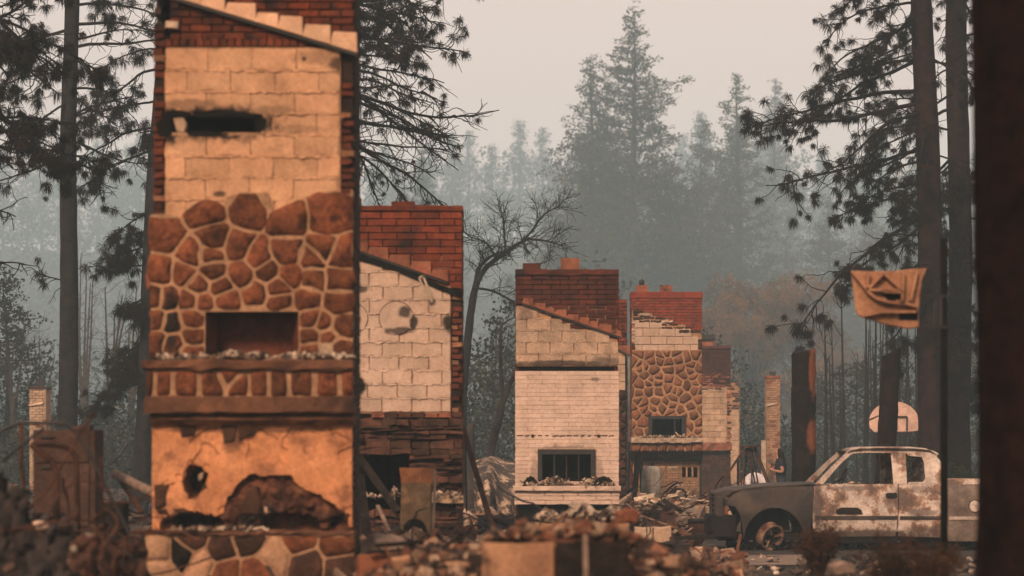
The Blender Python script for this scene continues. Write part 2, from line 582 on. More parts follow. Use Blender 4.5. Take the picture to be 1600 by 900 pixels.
class Chimney:
    def __init__(self, name, label, d, L, R, top, seed, depth=0.95, bottom=None, cat='chimney', group=None):
        self.d = d; self.k = d / F
        self.L, self.R, self.top = self.X(L), self.X(R), self.Z(top)
        xc = (self.L + self.R) / 2
        self.zb = gh(xc, d + 0.4) - 0.05 if bottom is None else bottom
        self.root = thing(name, label, cat, (xc, d, self.zb), group)
        self.rng = random.Random(seed)
        self.depth = depth

    def X(self, px):
        return (px - 800.0) * self.k

    def Z(self, py):
        return CH + (HZ - py) * self.k

    def core(self, mat, top=None, y0=0.40, inset=0.02, side=True, bh=0.068, sidemat=None):
        m = MB()
        zt = self.top if top is None else self.Z(top)
        m.box((self.L + inset, self.d + y0, self.zb - 0.3), (self.R - inset, self.d + self.depth, zt))
        part('core', m, mat, self.root)
        if side:
            m = MB(); r = self.rng
            z = self.zb; row = 0
            while z < zt - 0.05:
                y = self.d + 0.10 + (0.11 if row % 2 else 0)
                while y < self.d + self.depth - 0.02:
                    y1 = min(y + 0.205, self.d + self.depth + 0.01)
                    for xa, xb in ((self.L - 0.002, self.L + 0.06), (self.R - 0.06, self.R + 0.002)):
                        o = r.uniform(-0.006, 0.004)
                        m.box((xa + o, y, z), (xb + o, y1, z + bh - 0.009))
                    y = y1 + 0.01
                z += bh; row += 1
            part('side_bricks', m, sidemat or MAT['brick'], self.root, kind='stuff')

    def bed(self, l, r_, t, b, mat, hole=None, y0=0.03, y1=0.45, inset=0.012):
        """mortar bed behind the pieces; rows t (top) and b (bottom), columns l, r_ in pixels; hole = (l, r, t, b)"""
        m = MB()
        X, Z, d = self.X, self.Z, self.d
        a = (X(l) + inset, d + y0, Z(b)); c = (X(r_) - inset, d + y1, Z(t))
        if hole is None:
            m.box(a, c)
        else:
            hl, hr, ht, hb = X(hole[0]), X(hole[1]), Z(hole[2]), Z(hole[3])
            m.box(a, (hl, c[1], c[2]))
            m.box((hr, a[1], a[2]), c)
            if ht < c[2] - 1e-4:
                m.box((hl, a[1], ht), (hr, c[1], c[2]))
            if hb > a[2] + 1e-4:
                m.box((hl, a[1], a[2]), (hr, c[1], hb))
        return part('mortar_bed', m, mat, self.root)

    def firebox(self, hole, mat, back=0.40, splay=0.05):
        m = MB()
        X, Z, d = self.X, self.Z, self.d
        l, r_, t, b = X(hole[0]), X(hole[1]), Z(hole[2]), Z(hole[3])
        e = 0.004
        y0, y1 = d + 0.035, d + back
        V = [(l + e, y0, b + e), (r_ - e, y0, b + e), (r_ - e, y0, t - e), (l + e, y0, t - e),
             (l + splay, y1, b + e), (r_ - splay, y1, b + e), (r_ - splay, y1, t - e), (l + splay, y1, t - e)]
        m.add(V, [np.array([[4, 5, 6, 7], [0, 1, 5, 4], [1, 2, 6, 5], [2, 3, 7, 6], [3, 0, 4, 7]])[:, ::-1]])
        return part('firebox', m, mat, self.root)

    def piece(self, name, me, x, y, z, rot=None):
        o = bpy.data.objects.new(name, me)
        COL.objects.link(o)
        o.parent = self.root
        o.location = Vector((x, y, z)) - WL[self.root.name]
        if rot:
            o.rotation_euler = rot
        return o

    def courses(self, name, l, r_, t, b, bl, bh, gap, mat, depth=0.08, y=0.0, test=None, jit=0.004, rough=0.004, skip=0.0, stagger=0.5, tilt=0.004, hole=None, alt=None, altp=0.0):
        r = self.rng
        x0, x1, z0, z1 = self.X(l), self.X(r_), self.Z(b), self.Z(t)
        n = max(1, int(round((z1 - z0) / (bh + gap))))
        H = (z1 - z0) / n - gap
        for i in range(n):
            z = z1 - (i + 0.5) * (z1 - z0) / n
            x = x0 - (bl * stagger if i % 2 else 0) - r.uniform(0, bl * 0.08)
            while x < x1 - 0.03:
                a = max(x, x0); c = min(x + bl, x1)
                x += bl + gap
                spans = [(a, c)]
                if hole is not None:
                    hl, hr, ht, hb = self.X(hole[0]), self.X(hole[1]), self.Z(hole[2]), self.Z(hole[3])
                    if hb - H * 0.3 < z < ht + H * 0.3:
                        spans = []
                        if a < hl:
                            spans.append((a, min(c, hl)))
                        if c > hr:
                            spans.append((max(a, hr), c))
                for a2, c2 in spans:
                    w = c2 - a2
                    if w < 0.035:
                        continue
                    xc = (a2 + c2) / 2
                    if test and not test(xc, z):
                        continue
                    if r.random() < skip:
                        continue
                    mt = alt if (alt is not None and r.random() < altp) else mat
                    me = brick_mesh(w, H, depth, r.randrange(4), rough, mt)
                    self.piece(name, me, xc, self.d + y + r.uniform(-jit, jit), z, (0, r.uniform(-tilt, tilt), r.uniform(-tilt, tilt)))

    def joints(self, l, r_, rows, mat, amp=0.012, proud=0.012, test=None):
        """mortar squeezed out of the bed joints: ragged ridges"""
        r = self.rng
        for py in rows:
            x, z = self.X(l), self.Z(py)
            up, dn = [], []
            while x < self.X(r_):
                if test is None or test(x, z):
                    a = abs(r.gauss(0, 1)) * amp
                    up.append((x, z + 0.003 + r.random() * amp * 0.5)); dn.append((x, z - 0.004 - a))
                elif len(up) > 3:
                    self._strip(up, dn, mat, proud); up, dn = [], []
                x += r.uniform(0.02, 0.05)
            if len(up) > 3:
                self._strip(up, dn, mat, proud)

    def _strip(self, up, dn, mat, proud):
        r = self.rng
        n = len(up)
        d = self.d
        V = []
        for a, b in zip(up, dn):
            pr = proud * r.uniform(0.2, 1.4)
            V += [(a[0], d + 0.02, a[1]), (a[0], d - pr * 0.6, a[1] - 0.001), (b[0], d - pr, b[1] + 0.002), (b[0], d + 0.02, b[1])]
        i = np.arange(n * 4).reshape(n, 4)
        m = MB()
        m.add(V, [np.stack([i[:-1], np.roll(i[:-1], -1, 1), np.roll(i[1:], -1, 1), i[1:]], -1).reshape(-1, 4)[:, ::-1], i[0], i[-1][::-1]])
        part('mortar_joint', m, mat, self.root)

    def stones(self, seeds, l, r_, t, b, gap, mat, ghosts=(), y=0.0, hole=None, depth=0.09, jit=0.012, proud=0.012, mats=None, it=1):
        r = self.rng
        S = [(self.X(a), self.Z(c)) for a, c in list(seeds) + list(ghosts)]
        polys = voronoi(S, (self.X(l), self.X(r_), self.Z(b), self.Z(t)), gap)
        for i, p in enumerate(polys[:len(seeds)]):
            if p is None or len(p) < 3:
                continue
            if hole is not None:
                hl, hr, ht, hb = self.X(hole[0]) - .01, self.X(hole[1]) + .01, self.Z(hole[2]) + .01, self.Z(hole[3]) - .01
                cx = sum(q[0] for q in p) / len(p); cz = sum(q[1] for q in p) / len(p)
                if hl < cx < hr and hb < cz < ht:
                    continue
                # cut the stone back at the opening
                if max(q[0] for q in p) > hl and min(q[0] for q in p) < hr and max(q[1] for q in p) > hb and min(q[1] for q in p) < ht:
                    opts = [(hl - cx, (hl, 0), (1, 0)), (cx - hr, (hr, 0), (-1, 0)), (cz - ht, (0, ht), (0, -1)), (hb - cz, (0, hb), (0, 1))]
                    o = max(opts, key=lambda q: q[0])
                    p = clip_half(p, o[1], o[2], 0)
                    if len(p) < 3:
                        continue
            p = rounded(p, r, jit, it)
            a = abs(sum(p[q][0] * p[(q + 1) % len(p)][1] - p[(q + 1) % len(p)][0] * p[q][1] for q in range(len(p)))) / 2
            if a < 0.0012:
                continue
            me, c = stone_mesh(p, r, depth, proud * r.uniform(0.3, 1.6))
            me.materials.append(mats[i] if mats and mats[i] else mat)
            self.piece('stone', me, c[0], self.d + y, c[1])

    def jitter_seeds(self, l, r_, t, b, sx, sz, jit=0.33):
        r = self.rng; out = []
        nz = max(1, int(round((b - t) / sz))); nx = max(1, int(round((r_ - l) / sx)))
        for i in range(nz):
            for j in range(nx + (i % 2)):
                out.append((l + (j + 0.5 - (0.5 if i % 2 else 0)) * (r_ - l) / nx + r.uniform(-jit, jit) * sx,
                            t + (i + 0.5) * (b - t) / nz + r.uniform(-jit, jit) * sz))
        return out

    def flashing(self, l, zl, r_, zr, n, h, mat, proud=0.05, jit=0.15):
        r = self.rng
        sl = lambda x: self.Z(zl + (zr - zl) * (x - l) / (r_ - l))
        xs_ = [l + (r_ - l) * (i + (r.uniform(-jit, jit) if 0 < i < n else 0)) / n for i in range(n + 1)]
        for a, b in zip(xs_[:-1], xs_[1:]):
            za, zb_ = sl(a), sl(b)
            hl = h * r.uniform(0.75, 1.1)
            A, B = self.X(a), self.X(b) + 0.01
            p = [(A, za), (B, zb_), (B - 0.005, za + hl * 0.92), (A + 0.12 * (B - A), za + hl)]
            cx = (A + B) / 2
            m = MB()
            m.prism([(q[0], q[1]) for q in p], self.d - proud + r.uniform(-0.01, 0.01), self.d + 0.02, inset=0.008)
            part('flashing_tile', m, mat, self.root)
        # the thin strip the tiles stand on
        m = MB()
        m.prism([(self.X(l), sl(l) - 0.028), (self.X(r_), sl(r_) - 0.028), (self.X(r_), sl(r_) - 0.002), (self.X(l), sl(l) - 0.002)], self.d - proud * 0.8, self.d + 0.03)
        part('flashing_strip', m, MAT['iron'], self.root)
        return sl

    def flue(self, l, r_, t, b, mat, pot=False):
        m = MB()
        x0, x1, z0, z1 = self.X(l), self.X(r_), self.Z(b) - 0.02, self.Z(t)
        w = x1 - x0; y0 = self.d + self.depth / 2 - w / 2; y1 = y0 + w; th = 0.03
        m.box((x0, y0, z0), (x1, y0 + th, z1)); m.box((x0, y1 - th, z0), (x1, y1, z1))
        m.box((x0, y0 + th, z0), (x0 + th, y1 - th, z1)); m.box((x1 - th, y0 + th, z0), (x1, y1 - th, z1))
        m.box((x0 + th, y0 + th, z0), (x1 - th, y1 - th, z0 + 0.03))
        return part('flue_tile', m, mat, self.root)

    def slab(self, name, l, r_, t, b, proud, mat, y1=0.3, bev=0.012, jit=0.006, n=8):
        """a ledge: box with uneven edges"""
        r = self.rng
        m = MB()
        x0, x1, z0, z1 = self.X(l), self.X(r_), self.Z(b), self.Z(t)
        V = []
        for i in range(n + 1):
            x = x0 + (x1 - x0) * i / n
            j = lambda s=1.0: r.uniform(-jit, jit) * s
            y = self.d - proud
            V += [(x, self.d + y1, z0), (x, y + bev + j(), z0 + j()), (x, y + j(), z0 + bev + j()), (x, y + j(), z1 - bev + j()), (x, y + bev + j(), z1 + j()), (x, self.d + y1, z1)]
        idx = np.arange((n + 1) * 6).reshape(n + 1, 6)
        a, b_ = idx[:-1], idx[1:]
        q = np.stack([a, b_, np.roll(b_, -1, 1), np.roll(a, -1, 1)], -1).reshape(-1, 4)
        m.add(V, [q, idx[0][::-1], idx[-1]])
        return part(name, m, mat, self.root)

    def relief(self, name, l, r_, t, b, step, fn, mat, back=0.45, mat2=None, where=None):
        x0, x1, z0, z1 = self.X(l), self.X(r_), self.Z(b), self.Z(t)
        nx = int((x1 - x0) / step) + 1; nz = int((z1 - z0) / step) + 1
        xs_ = np.linspace(x0, x1, nx); zs_ = np.linspace(z0, z1, nz)
        X_, Z_ = np.meshgrid(xs_, zs_)
        Y_ = self.d + fn(X_, Z_)
        Y_[0, :] = self.d + back; Y_[-1, :] = self.d + back; Y_[:, 0] = self.d + back; Y_[:, -1] = self.d + back
        X_[:, 1] = X_[:, 0] + 0.002; X_[:, -2] = X_[:, -1] - 0.002; Z_[1, :] = Z_[0, :] + 0.002; Z_[-2, :] = Z_[-1, :] - 0.002
        V = np.stack([X_, Y_, Z_], -1).reshape(-1, 3)
        i = np.arange(nx * nz).reshape(nz, nx)
        q = np.stack([i[:-1, :-1], i[:-1, 1:], i[1:, 1:], i[1:, :-1]], -1).reshape(-1, 4)
        m = MB(); m.add(V, [q])
        o = part(name, m, mat, self.root)
        if mat2 is not None:
            o.data.materials.append(mat2)
            c = V[q].mean(1)
            o.data.polygons.foreach_set('material_index', where(c[:, 0], c[:, 2]).astype(np.int32))
        return o

    def poly(self, name, pts, mat, proud=0.03, back=0.1, inset=0.012, jit=0.0):
        m = MB()
        p = [(self.X(a), self.Z(b)) for a, b in pts]
        p = rounded(p, self.rng, 0.01, 1) if jit else p
        m.prism(p, self.d - proud, self.d + back, inset=inset)
        return part(name, m, mat, self.root)


def in_poly(X_, Z_, poly):
    inside = np.zeros(X_.shape, bool)
    k = len(poly)
    for i in range(k):
        (xa, za), (xb, zb) = poly[i], poly[(i + 1) % k]
        if za == zb:
            continue
        c = ((za > Z_) != (zb > Z_)) & (X_ < (xb - xa) * (Z_ - za) / (zb - za) + xa)
        inside ^= c
    return inside


def fnoise(X_, Z_, s, seed=0):
    out = np.zeros(X_.shape)
    for i in np.ndindex(X_.shape):
        out[i] = noise.noise(Vector((X_[i] * s + seed, Z_[i] * s, seed * 0.37)))
    return out


# loose broken bits, as one mesh that nobody could count
PAL = {
    'ash': [(0.05, 0.042, 0.036), (0.10, 0.075, 0.06), (0.035, 0.03, 0.027), (0.16, 0.115, 0.085)],
    'warm': [(0.22, 0.10, 0.06), (0.33, 0.20, 0.13), (0.12, 0.065, 0.043), (0.42, 0.29, 0.20), (0.06, 0.042, 0.034), (0.17, 0.075, 0.045), (0.26, 0.17, 0.12)],
    'pale': [(0.52, 0.40, 0.30), (0.40, 0.29, 0.21), (0.60, 0.48, 0.37), (0.22, 0.15, 0.11), (0.10, 0.075, 0.06)],
    'dark': [(0.03, 0.025, 0.022), (0.05, 0.04, 0.035), (0.02, 0.017, 0.015), (0.085, 0.06, 0.045), (0.15, 0.10, 0.07)],
}


def chunks(pos, size, pal, seed, flat=0.55, stick=0.0):
    """pos (n,3) centres, size (n,) -> MB of broken lumps"""
    g = np.random.default_rng(seed)
    n = len(pos)
    base = np.array([[-1, -1, -1], [1, -1, -1], [1, 1, -1], [-1, 1, -1], [-1, -1, 1], [1, -1, 1], [1, 1, 1], [-1, 1, 1]], float) * 0.5
    dim = np.stack([g.uniform(0.5, 1.5, n), g.uniform(0.35, 1.0, n), g.uniform(0.08, 0.6, n) ** 1.2], -1)
    if stick:
        s = g.random(n) < stick
        dim[s] = np.stack([g.uniform(2.0, 5.0, s.sum()), g.uniform(0.12, 0.35, s.sum()), g.uniform(0.08, 0.3, s.sum())], -1)
    v = base[None] * dim[:, None, :] + g.uniform(-0.22, 0.22, (n, 8, 3)) * np.minimum(dim, 0.7)[:, None, :]
    v = v * size[:, None, None]
    yaw = g.uniform(0, 2 * math.pi, n); pit = g.normal(0, flat, n); rol = g.normal(0, flat, n)
    cy, sy, cp, sp, cr, sr = np.cos(yaw), np.sin(yaw), np.cos(pit), np.sin(pit), np.cos(rol), np.sin(rol)
    Rm = np.empty((n, 3, 3))
    Rm[:, 0, 0] = cy * cp; Rm[:, 0, 1] = cy * sp * sr - sy * cr; Rm[:, 0, 2] = cy * sp * cr + sy * sr
    Rm[:, 1, 0] = sy * cp; Rm[:, 1, 1] = sy * sp * sr + cy * cr; Rm[:, 1, 2] = sy * sp * cr - cy * sr
    Rm[:, 2, 0] = -sp; Rm[:, 2, 1] = cp * sr; Rm[:, 2, 2] = cp * cr
    v = np.einsum('nij,nkj->nki', Rm, v) + pos[:, None, :]
    f = np.array([[0, 3, 2, 1], [4, 5, 6, 7], [0, 1, 5, 4], [1, 2, 6, 5], [2, 3, 7, 6], [3, 0, 4, 7]])
    q = (f[None] + (np.arange(n) * 8)[:, None, None]).reshape(-1, 4)
    pc = np.array(PAL[pal])[g.integers(0, len(PAL[pal]), n)] * g.uniform(0.7, 1.25, (n, 1))
    m = MB()
    m.add(v.reshape(-1, 3), [q], np.repeat(pc, 8, 0))
    return m


def stuff(name, mb_, label=None, mat=None):
    o = struct(name, mb_, mat or MAT['rubble'], kind='stuff')
    if label:
        o['label'] = label
    return o


def debris_on(name, x0, x1, y0, y1, z, n, smin, smax, pal, seed, hump=0.0, flat=0.5, stick=0.1, label=None):
    g = np.random.default_rng(seed)
    x = g.uniform(x0, x1, n); y = g.uniform(y0, y1, n)
    u = (x - x0) / (x1 - x0)
    h = hump * np.abs(np.sin(u * 7.3 + seed)) * (0.4 + 0.6 * np.sin(math.pi * np.clip(u, 0.05, 0.95)))
    s = smin + (smax - smin) * g.random(n) ** 2.2
    zz = z + g.random(n) * h + s * 0.25
    return stuff(name, chunks(np.stack([x, y, zz], -1), s, pal, seed, flat, stick), label)

# ------------------------------------------------------------------ the chimneys
# nearest chimney
MAT['tan_stub'] = pm('tan_broken_stub', (0.30, 0.15, 0.08), (0.20, 0.095, 0.05), 6, rand=0.5)
MAT['brick_a'] = pm('brown_sooty_brick', (0.15, 0.043, 0.022), (0.085, 0.03, 0.018), 5, rand=0.6, soot=0.42, sscale=2.4, bscale=70)
D1 = 24.0
k1 = D1 / F
x1_ = lambda px: (px - 800) * k1
z1_ = lambda py: CH + (HZ - py) * k1
MAT['block_a'] = pm('concrete_block_near', (0.60, 0.35, 0.20), (0.48, 0.27, 0.15), 2.2, grime=0.24, rand=0.22, bscale=60, bump=0.5, c3=(0.30, 0.17, 0.095), c3scale=2.4, c3th=0.64, c3w=0.14,
                    blobs=[(x1_(340), z1_(192), 0.62, 0.19, 1.0), (x1_(262), z1_(196), 0.22, 0.20, 1.0), (x1_(300), z1_(163), 0.28, 0.06, 0.55), (x1_(420), z1_(172), 0.26, 0.05, 0.4), (x1_(490), z1_(90), 0.25, 0.08, 0.35),
                           (x1_(535), z1_(100), 0.15, 0.10, 0.85), (x1_(475), z1_(92), 0.03, 0.03, 0.9), (x1_(343), z1_(303), 0.07, 0.03, 0.8), (x1_(535), z1_(284), 0.05, 0.05, 0.8), (x1_(450), z1_(202), 0.4, 0.05, 0.35)])
MAT['plaster_a'] = pm('fallen_plaster_wall', (0.66, 0.30, 0.14), (0.53, 0.225, 0.10), 1.6, rand=0, bscale=50, bump=0.4, c3=(0.27, 0.115, 0.06), c3scale=3.0, c3th=0.57, c3w=0.10, grime=0.36, objrand=False,
                      blobs=[(x1_(304), z1_(752), 0.11, 0.17, 1.0), (x1_(300), z1_(815), 0.32, 0.09, 1.0), (x1_(455), z1_(815), 0.34, 0.09, 1.0), (x1_(525), z1_(813), 0.10, 0.06, 1.0), (x1_(365), z1_(690), 0.10, 0.10, 0.7), (x1_(362), z1_(700), 0.09, 0.06, 0.5), (x1_(395), z1_(672), 0.9, 0.03, 0.6)])  # last blob paints the cast shadow below the shelf into the plaster
MAT['ledge_a'] = pm('hearth_concrete', (0.19, 0.088, 0.048), (0.10, 0.05, 0.032), 3, objrand=False, soot=0.35, sscale=1.4, bscale=60, bump=0.6)
MAT['lava_a'] = pm('brown_stone_near', (0.235, 0.082, 0.037), (0.12, 0.045, 0.023), 5, rand=0.6, bscale=20, bump=1.0, c3=(0.045, 0.021, 0.013), c3scale=9, c3th=0.58, grime=0.5,
                   blobs=[(x1_(268), z1_(500), 0.09, 0.36, 0.95), (x1_(268), z1_(540), 0.16, 0.16, 0.6)])

MAT['side_shade'] = pm('shaded_side_brick', (0.075, 0.055, 0.046), (0.045, 0.036, 0.032), 5, rand=0.1)  # the shade on this chimney's side is put into the grey brick colour
c = Chimney('ruined_chimney', 'tall near chimney with brown stone fireplace, tan blocks above and cracked plaster below', D1, 240, 553, -150, 1, depth=1.0)
c.core(MAT['mortar_dark'], sidemat=MAT['side_shade'])
X, Z = c.X, c.Z
# red brick stack above the old roof line
c.bed(265, 553, -150, 74, MAT['mortar_dark'])
slope = lambda x: Z(4 + (x - X(293)) / (X(553) - X(293)) * 84)
c.courses('brick', 266, 553, -150, 62, 0.19, 0.058, 0.012, MAT['brick_a'], alt=MAT['brick'], altp=0.35, test=lambda x, z: True, jit=0.006)
c.courses('brick', 258, 553, 60, 74, 0.062, 0.07, 0.012, MAT['brick_a'], jit=0.008, test=lambda x, z: z < slope(x) - 0.02)
MAT['peach_tile'] = pm('peach_flashing', (0.66, 0.42, 0.27), (0.56, 0.34, 0.21), 5, rand=0.12, grime=0.2)
c.flashing(276, -2, 557, 84, 7, 0.115, MAT['peach_tile'], proud=0.07)
# stepped brick jambs left and right of the blocks
c.bed(240, 262, 36, 345, MAT['mortar_dark'], y0=0.04)
c.courses('brick', 240, 258, 38, 340, 0.2, 0.058, 0.014, MAT['brick_a'], alt=MAT['tan_stub'], altp=0.2, jit=0.02, rough=0.008, skip=0.10)
c.bed(528, 553, 76, 345, MAT['mortar_dark'], y0=0.05)
c.courses('brick', 533, 553, 92, 305, 0.2, 0.055, 0.018, MAT['brick_a'], jit=0.025, rough=0.01, skip=0.18, alt=MAT['tan_stub'], altp=0.3)
c.poly('corbel_tile', [(260, 34), (280, 35), (279, 46), (259, 45)], MAT['chalk'], proud=0.06)
# pale concrete blocks, with the burnt-out beam pocket
pocket = (262, 408, 179, 207)
c.bed(258, 534, 74, 360, MAT['mortar_tan'], hole=pocket, y0=0.007)
c.firebox(pocket, MAT['soot'], back=0.30, splay=0.02)
c.courses('block', 258, 531, 76, 345, 0.405, 0.192, 0.008, MAT['block_a'], hole=pocket, jit=0.006, rough=0.007, depth=0.1, test=lambda x, z: z > Z(345))
c.joints(258, 531, [76 + 33.6 * q for q in range(1, 8)], MAT['block_a'], amp=0.010, proud=0.012, test=lambda x, z: not (x < X(412) and Z(212) < z < Z(172)))
c.poly('stone', [(268, 180), (285, 179), (292, 195), (287, 209), (276, 206)], MAT['block'], proud=0.0, jit=1)
for pts in ([(248, 178), (268, 172), (300, 176), (296, 184), (262, 186)], [(300, 176), (340, 170), (372, 174), (410, 178), (412, 185), (360, 182), (302, 183)], [(398, 180), (418, 186), (414, 204), (400, 207)],
            [(244, 190), (266, 182), (268, 212), (248, 216)], [(290, 204), (330, 203), (360, 209), (330, 214), (295, 212)]):
    c.poly('charred_crust', pts, MAT['soot'], proud=0.008, back=0.03, inset=0.006, jit=1)
# brown stone facing round the upper fireplace
fb = (321, 467, 487, 556)
seeds = [(260, 370), (322, 333), (388, 327), (450, 345), (510, 340), (333, 374), (373, 388), (450, 397), (403, 405), (300, 400), (329, 401), (505, 392), (530, 402), (489, 408),
         (252, 425), (288, 427), (332, 423), (378, 427), (416, 424), (455, 430), (489, 434), (527, 434), (310, 446), (345, 450), (400, 457), (434, 452), (262, 468), (242, 466), (297, 470), (318, 472), (352, 468),
         (437, 470), (480, 470), (527, 476), (244, 500), (268, 505), (300, 497), (301, 526), (246, 534), (272, 538), (486, 499), (487, 526), (505, 505), (512, 528), (534, 510), (490, 547), (528, 545), (300, 550)]
ghosts = [(262, 304), (300, 298), (340, 292), (388, 272), (432, 300), (470, 262), (510, 254), (545, 254), (400, 520), (447, 500), (447, 530), (342, 500), (342, 530), (400, 500)]
c.bed(236, 553, 338, 560, MAT['mortar_tan'], hole=fb, y0=0.006)
c.bed(234, 553, 350, 560, MAT['mortar_tan'], hole=fb, y0=-0.020, y1=0.10)
for pts in ([(234, 356), (234, 336), (262, 334), (296, 342), (300, 356)], [(290, 360), (296, 322), (318, 312), (350, 320), (352, 360)], [(346, 360), (352, 308), (380, 300), (420, 300), (428, 330), (428, 360)], [(424, 360), (426, 332), (452, 316), (470, 330), (472, 360)], [(466, 360), (466, 326), (480, 304), (520, 297), (553, 296), (553, 360)]):
    c.poly('mortar_smear', pts, MAT['mortar_tan'], proud=0.016 + 0.001 * (pts[0][0] % 4), back=0.02, inset=0.012, jit=1)
c.stones(seeds, 233, 553, 292, 560, 0.024, MAT['lava_a'], ghosts=ghosts, hole=fb, y=-0.03, depth=0.1, jit=0.026, proud=0.012)
c.firebox(fb, MAT['firebrick'], back=0.36, splay=0.10)
c.poly('mortar_flake', [(227, 428), (234, 424), (238, 446), (232, 455), (228, 446)], MAT['clay'], proud=0.0, jit=1)
c.poly('block', [(497, 537), (522, 536), (522, 560), (498, 560)], MAT['block'], proud=0.05)
# hearth: slab, stone band, concrete shelf
c.slab('hearth_slab', 225, 553, 562, 579, 0.17, MAT['ledge_a'], jit=0.012, n=14, bev=0.02)
c.bed(232, 553, 579, 622, MAT['mortar_tan'], y0=-0.112)
c.stones([(236, 600), (253, 601), (292, 601), (335, 600), (375, 601), (362, 588), (408, 601), (436, 601), (470, 600), (515, 601), (548, 600)], 232, 553, 580, 619, 0.045, MAT['lava_a'], y=-0.125, jit=0.008)
c.slab('shelf', 229, 553, 619, 646, 0.16, MAT['ledge_a'], jit=0.008, n=20, bev=0.012)
c.slab('shelf_underside', 236, 553, 647, 664, 0.10, MAT['ledge_a'], jit=0.008, n=14, bev=0.05)
# cracked plaster with holes, and the stones that show where it fell away
mound = [(345, 832), (346, 812), (352, 785), (372, 752), (395, 742), (430, 738), (450, 745), (480, 768), (510, 785), (546, 800), (546, 832)]
voids = [[(248, 812), (275, 803), (300, 799), (345, 810), (350, 829), (250, 829)], [(408, 806), (440, 800), (480, 804), (504, 813), (500, 829), (410, 829)], [(514, 808), (536, 804), (532, 821), (514, 823)],
         [(290, 735), (297, 726), (312, 728), (322, 742), (319, 762), (309, 776), (296, 779), (289, 768), (287, 750)]]
mpoly = [(X(a), Z(b)) for a, b in mound]
vpoly = [[(X(a), Z(b)) for a, b in v] for v in voids]


def mound_in(X_, Z_):
    jx = 0.06 * fnoise(X_, Z_, 4.5, 5.0) + 0.03 * fnoise(X_, Z_, 15, 6.0); jz = 0.06 * fnoise(X_, Z_, 4.5, 9.0) + 0.03 * fnoise(X_, Z_, 15, 2.0)
    return in_poly(X_ + jx, Z_ + jz, mpoly)


def plaster_fn(X_, Z_):
    nb = fnoise(X_, Z_, 2.2, 3.1); nf = fnoise(X_, Z_, 9.0, 7.7)
    y = 0.012 * nb + 0.007 * nf + 0.010 * np.clip(fnoise(X_, Z_, 5.0, 41.0), 0, 1)
    sp = fnoise(X_, Z_, 2.6, 21.0) + 0.35 * nf
    y += np.where(sp > 0.30, 0.016, 0.0) + np.where(fnoise(X_, Z_, 1.9, 51.0) + 0.4 * fnoise(X_, Z_, 7.0, 52.0) > 0.34, 0.014, 0.0)
    rock = np.abs(fnoise(X_, Z_, 4.0, 61.0)) * 0.16 + np.abs(fnoise(X_, Z_, 9.0, 62.0)) * 0.08 + 0.02 * fnoise(X_, Z_, 24.0, 63.0)
    y = np.where(mound_in(X_, Z_), 0.085 - rock, y)
    jx = 0.03 * fnoise(X_, Z_, 12, 5.0) + 0.02 * fnoise(X_, Z_, 30, 5.5); jz = 0.03 * fnoise(X_, Z_, 12, 9.0) + 0.015 * fnoise(X_, Z_, 30, 8.0)
    for v in vpoly:
        y = np.where(in_poly(X_ + jx, Z_ + jz, v), 0.24 + 0.05 * nf, y)
    return y


DKST = MAT['dark_stone'] = pm('sooty_stone', (0.105, 0.05, 0.03), (0.045, 0.025, 0.018), 5, rand=0.4, bscale=30, bump=0.8, soot=0.3, sscale=3, grime=0.5)
MNDM = pm('exposed_rubble_core', (0.17, 0.068, 0.036), (0.07, 0.034, 0.023), 4, rand=0, bscale=24, bump=1.0, soot=0.35, sscale=2.6, grime=0.5, objrand=False, c3=(0.28, 0.14, 0.075), c3scale=5, c3th=0.63)
c.relief('plaster_wall', 237, 550, 662, 834, 0.012, plaster_fn, MAT['plaster_a'], mat2=MNDM, where=mound_in)
for pts in ([(370, 806), (386, 764), (402, 757), (410, 782), (404, 806)], [(242, 800), (262, 792), (290, 792), (300, 799), (262, 808)]):
    c.poly('stone', pts, DKST, proud=0.0, jit=1, inset=0.02)
for pts in ([(279, 664), (306, 664), (305, 680), (284, 683)], [(346, 664), (372, 664), (366, 690), (350, 692)], [(371, 672), (398, 668), (398, 678), (373, 689)], [(241, 757), (263, 757), (258, 790), (242, 795)]):
    c.poly('brick', pts, DKST, proud=0.02)
c.poly('mortar_flake', [(309, 742), (318, 737), (316, 748), (310, 752)], MAT['block'], proud=-0.02, back=0.2)
c.poly('stone', [(412, 790), (425, 786), (424, 801), (414, 803)], MAT['block'], proud=0.01, jit=1)
# base of mixed stones
c.bed(228, 554, 834, 912, MAT['mortar_tan'], y0=-0.066)
c.slab('base_ledge', 226, 554, 829, 836, 0.09, MAT['ledge_a'], jit=0.016, n=26)
pale = pm('pale_stone', (0.46, 0.27, 0.16), (0.36, 0.20, 0.115), 3, rand=0.3)
bs = [(248, 862), (248, 892), (287, 862), (318, 878), (300, 845), (345, 862), (352, 890), (392, 845), (402, 892), (425, 868), (470, 842), (482, 880), (525, 852), (530, 885)]
bm = [pale, pale, MAT['char'], pale, DKST, DKST, MAT['lava'], DKST, MAT['lava'], pale, MAT['lava'], DKST, MAT['lava'], DKST]
c.stones(bs, 228, 554, 837, 912, 0.02, MAT['lava'], y=-0.075, mats=bm, jit=0.015)
debris_on('hearth_debris', x1_(250), x1_(550), D1 - 0.15, D1 + 0.0, z1_(562), 320, 0.015, 0.075, 'pale', 5, hump=0.06, label='burnt pale crumbs on the near stone hearth')
debris_on('ledge_debris', x1_(250), x1_(420), D1 - 0.11, D1 - 0.01, z1_(829), 70, 0.015, 0.07, 'pale', 6, hump=0.02)

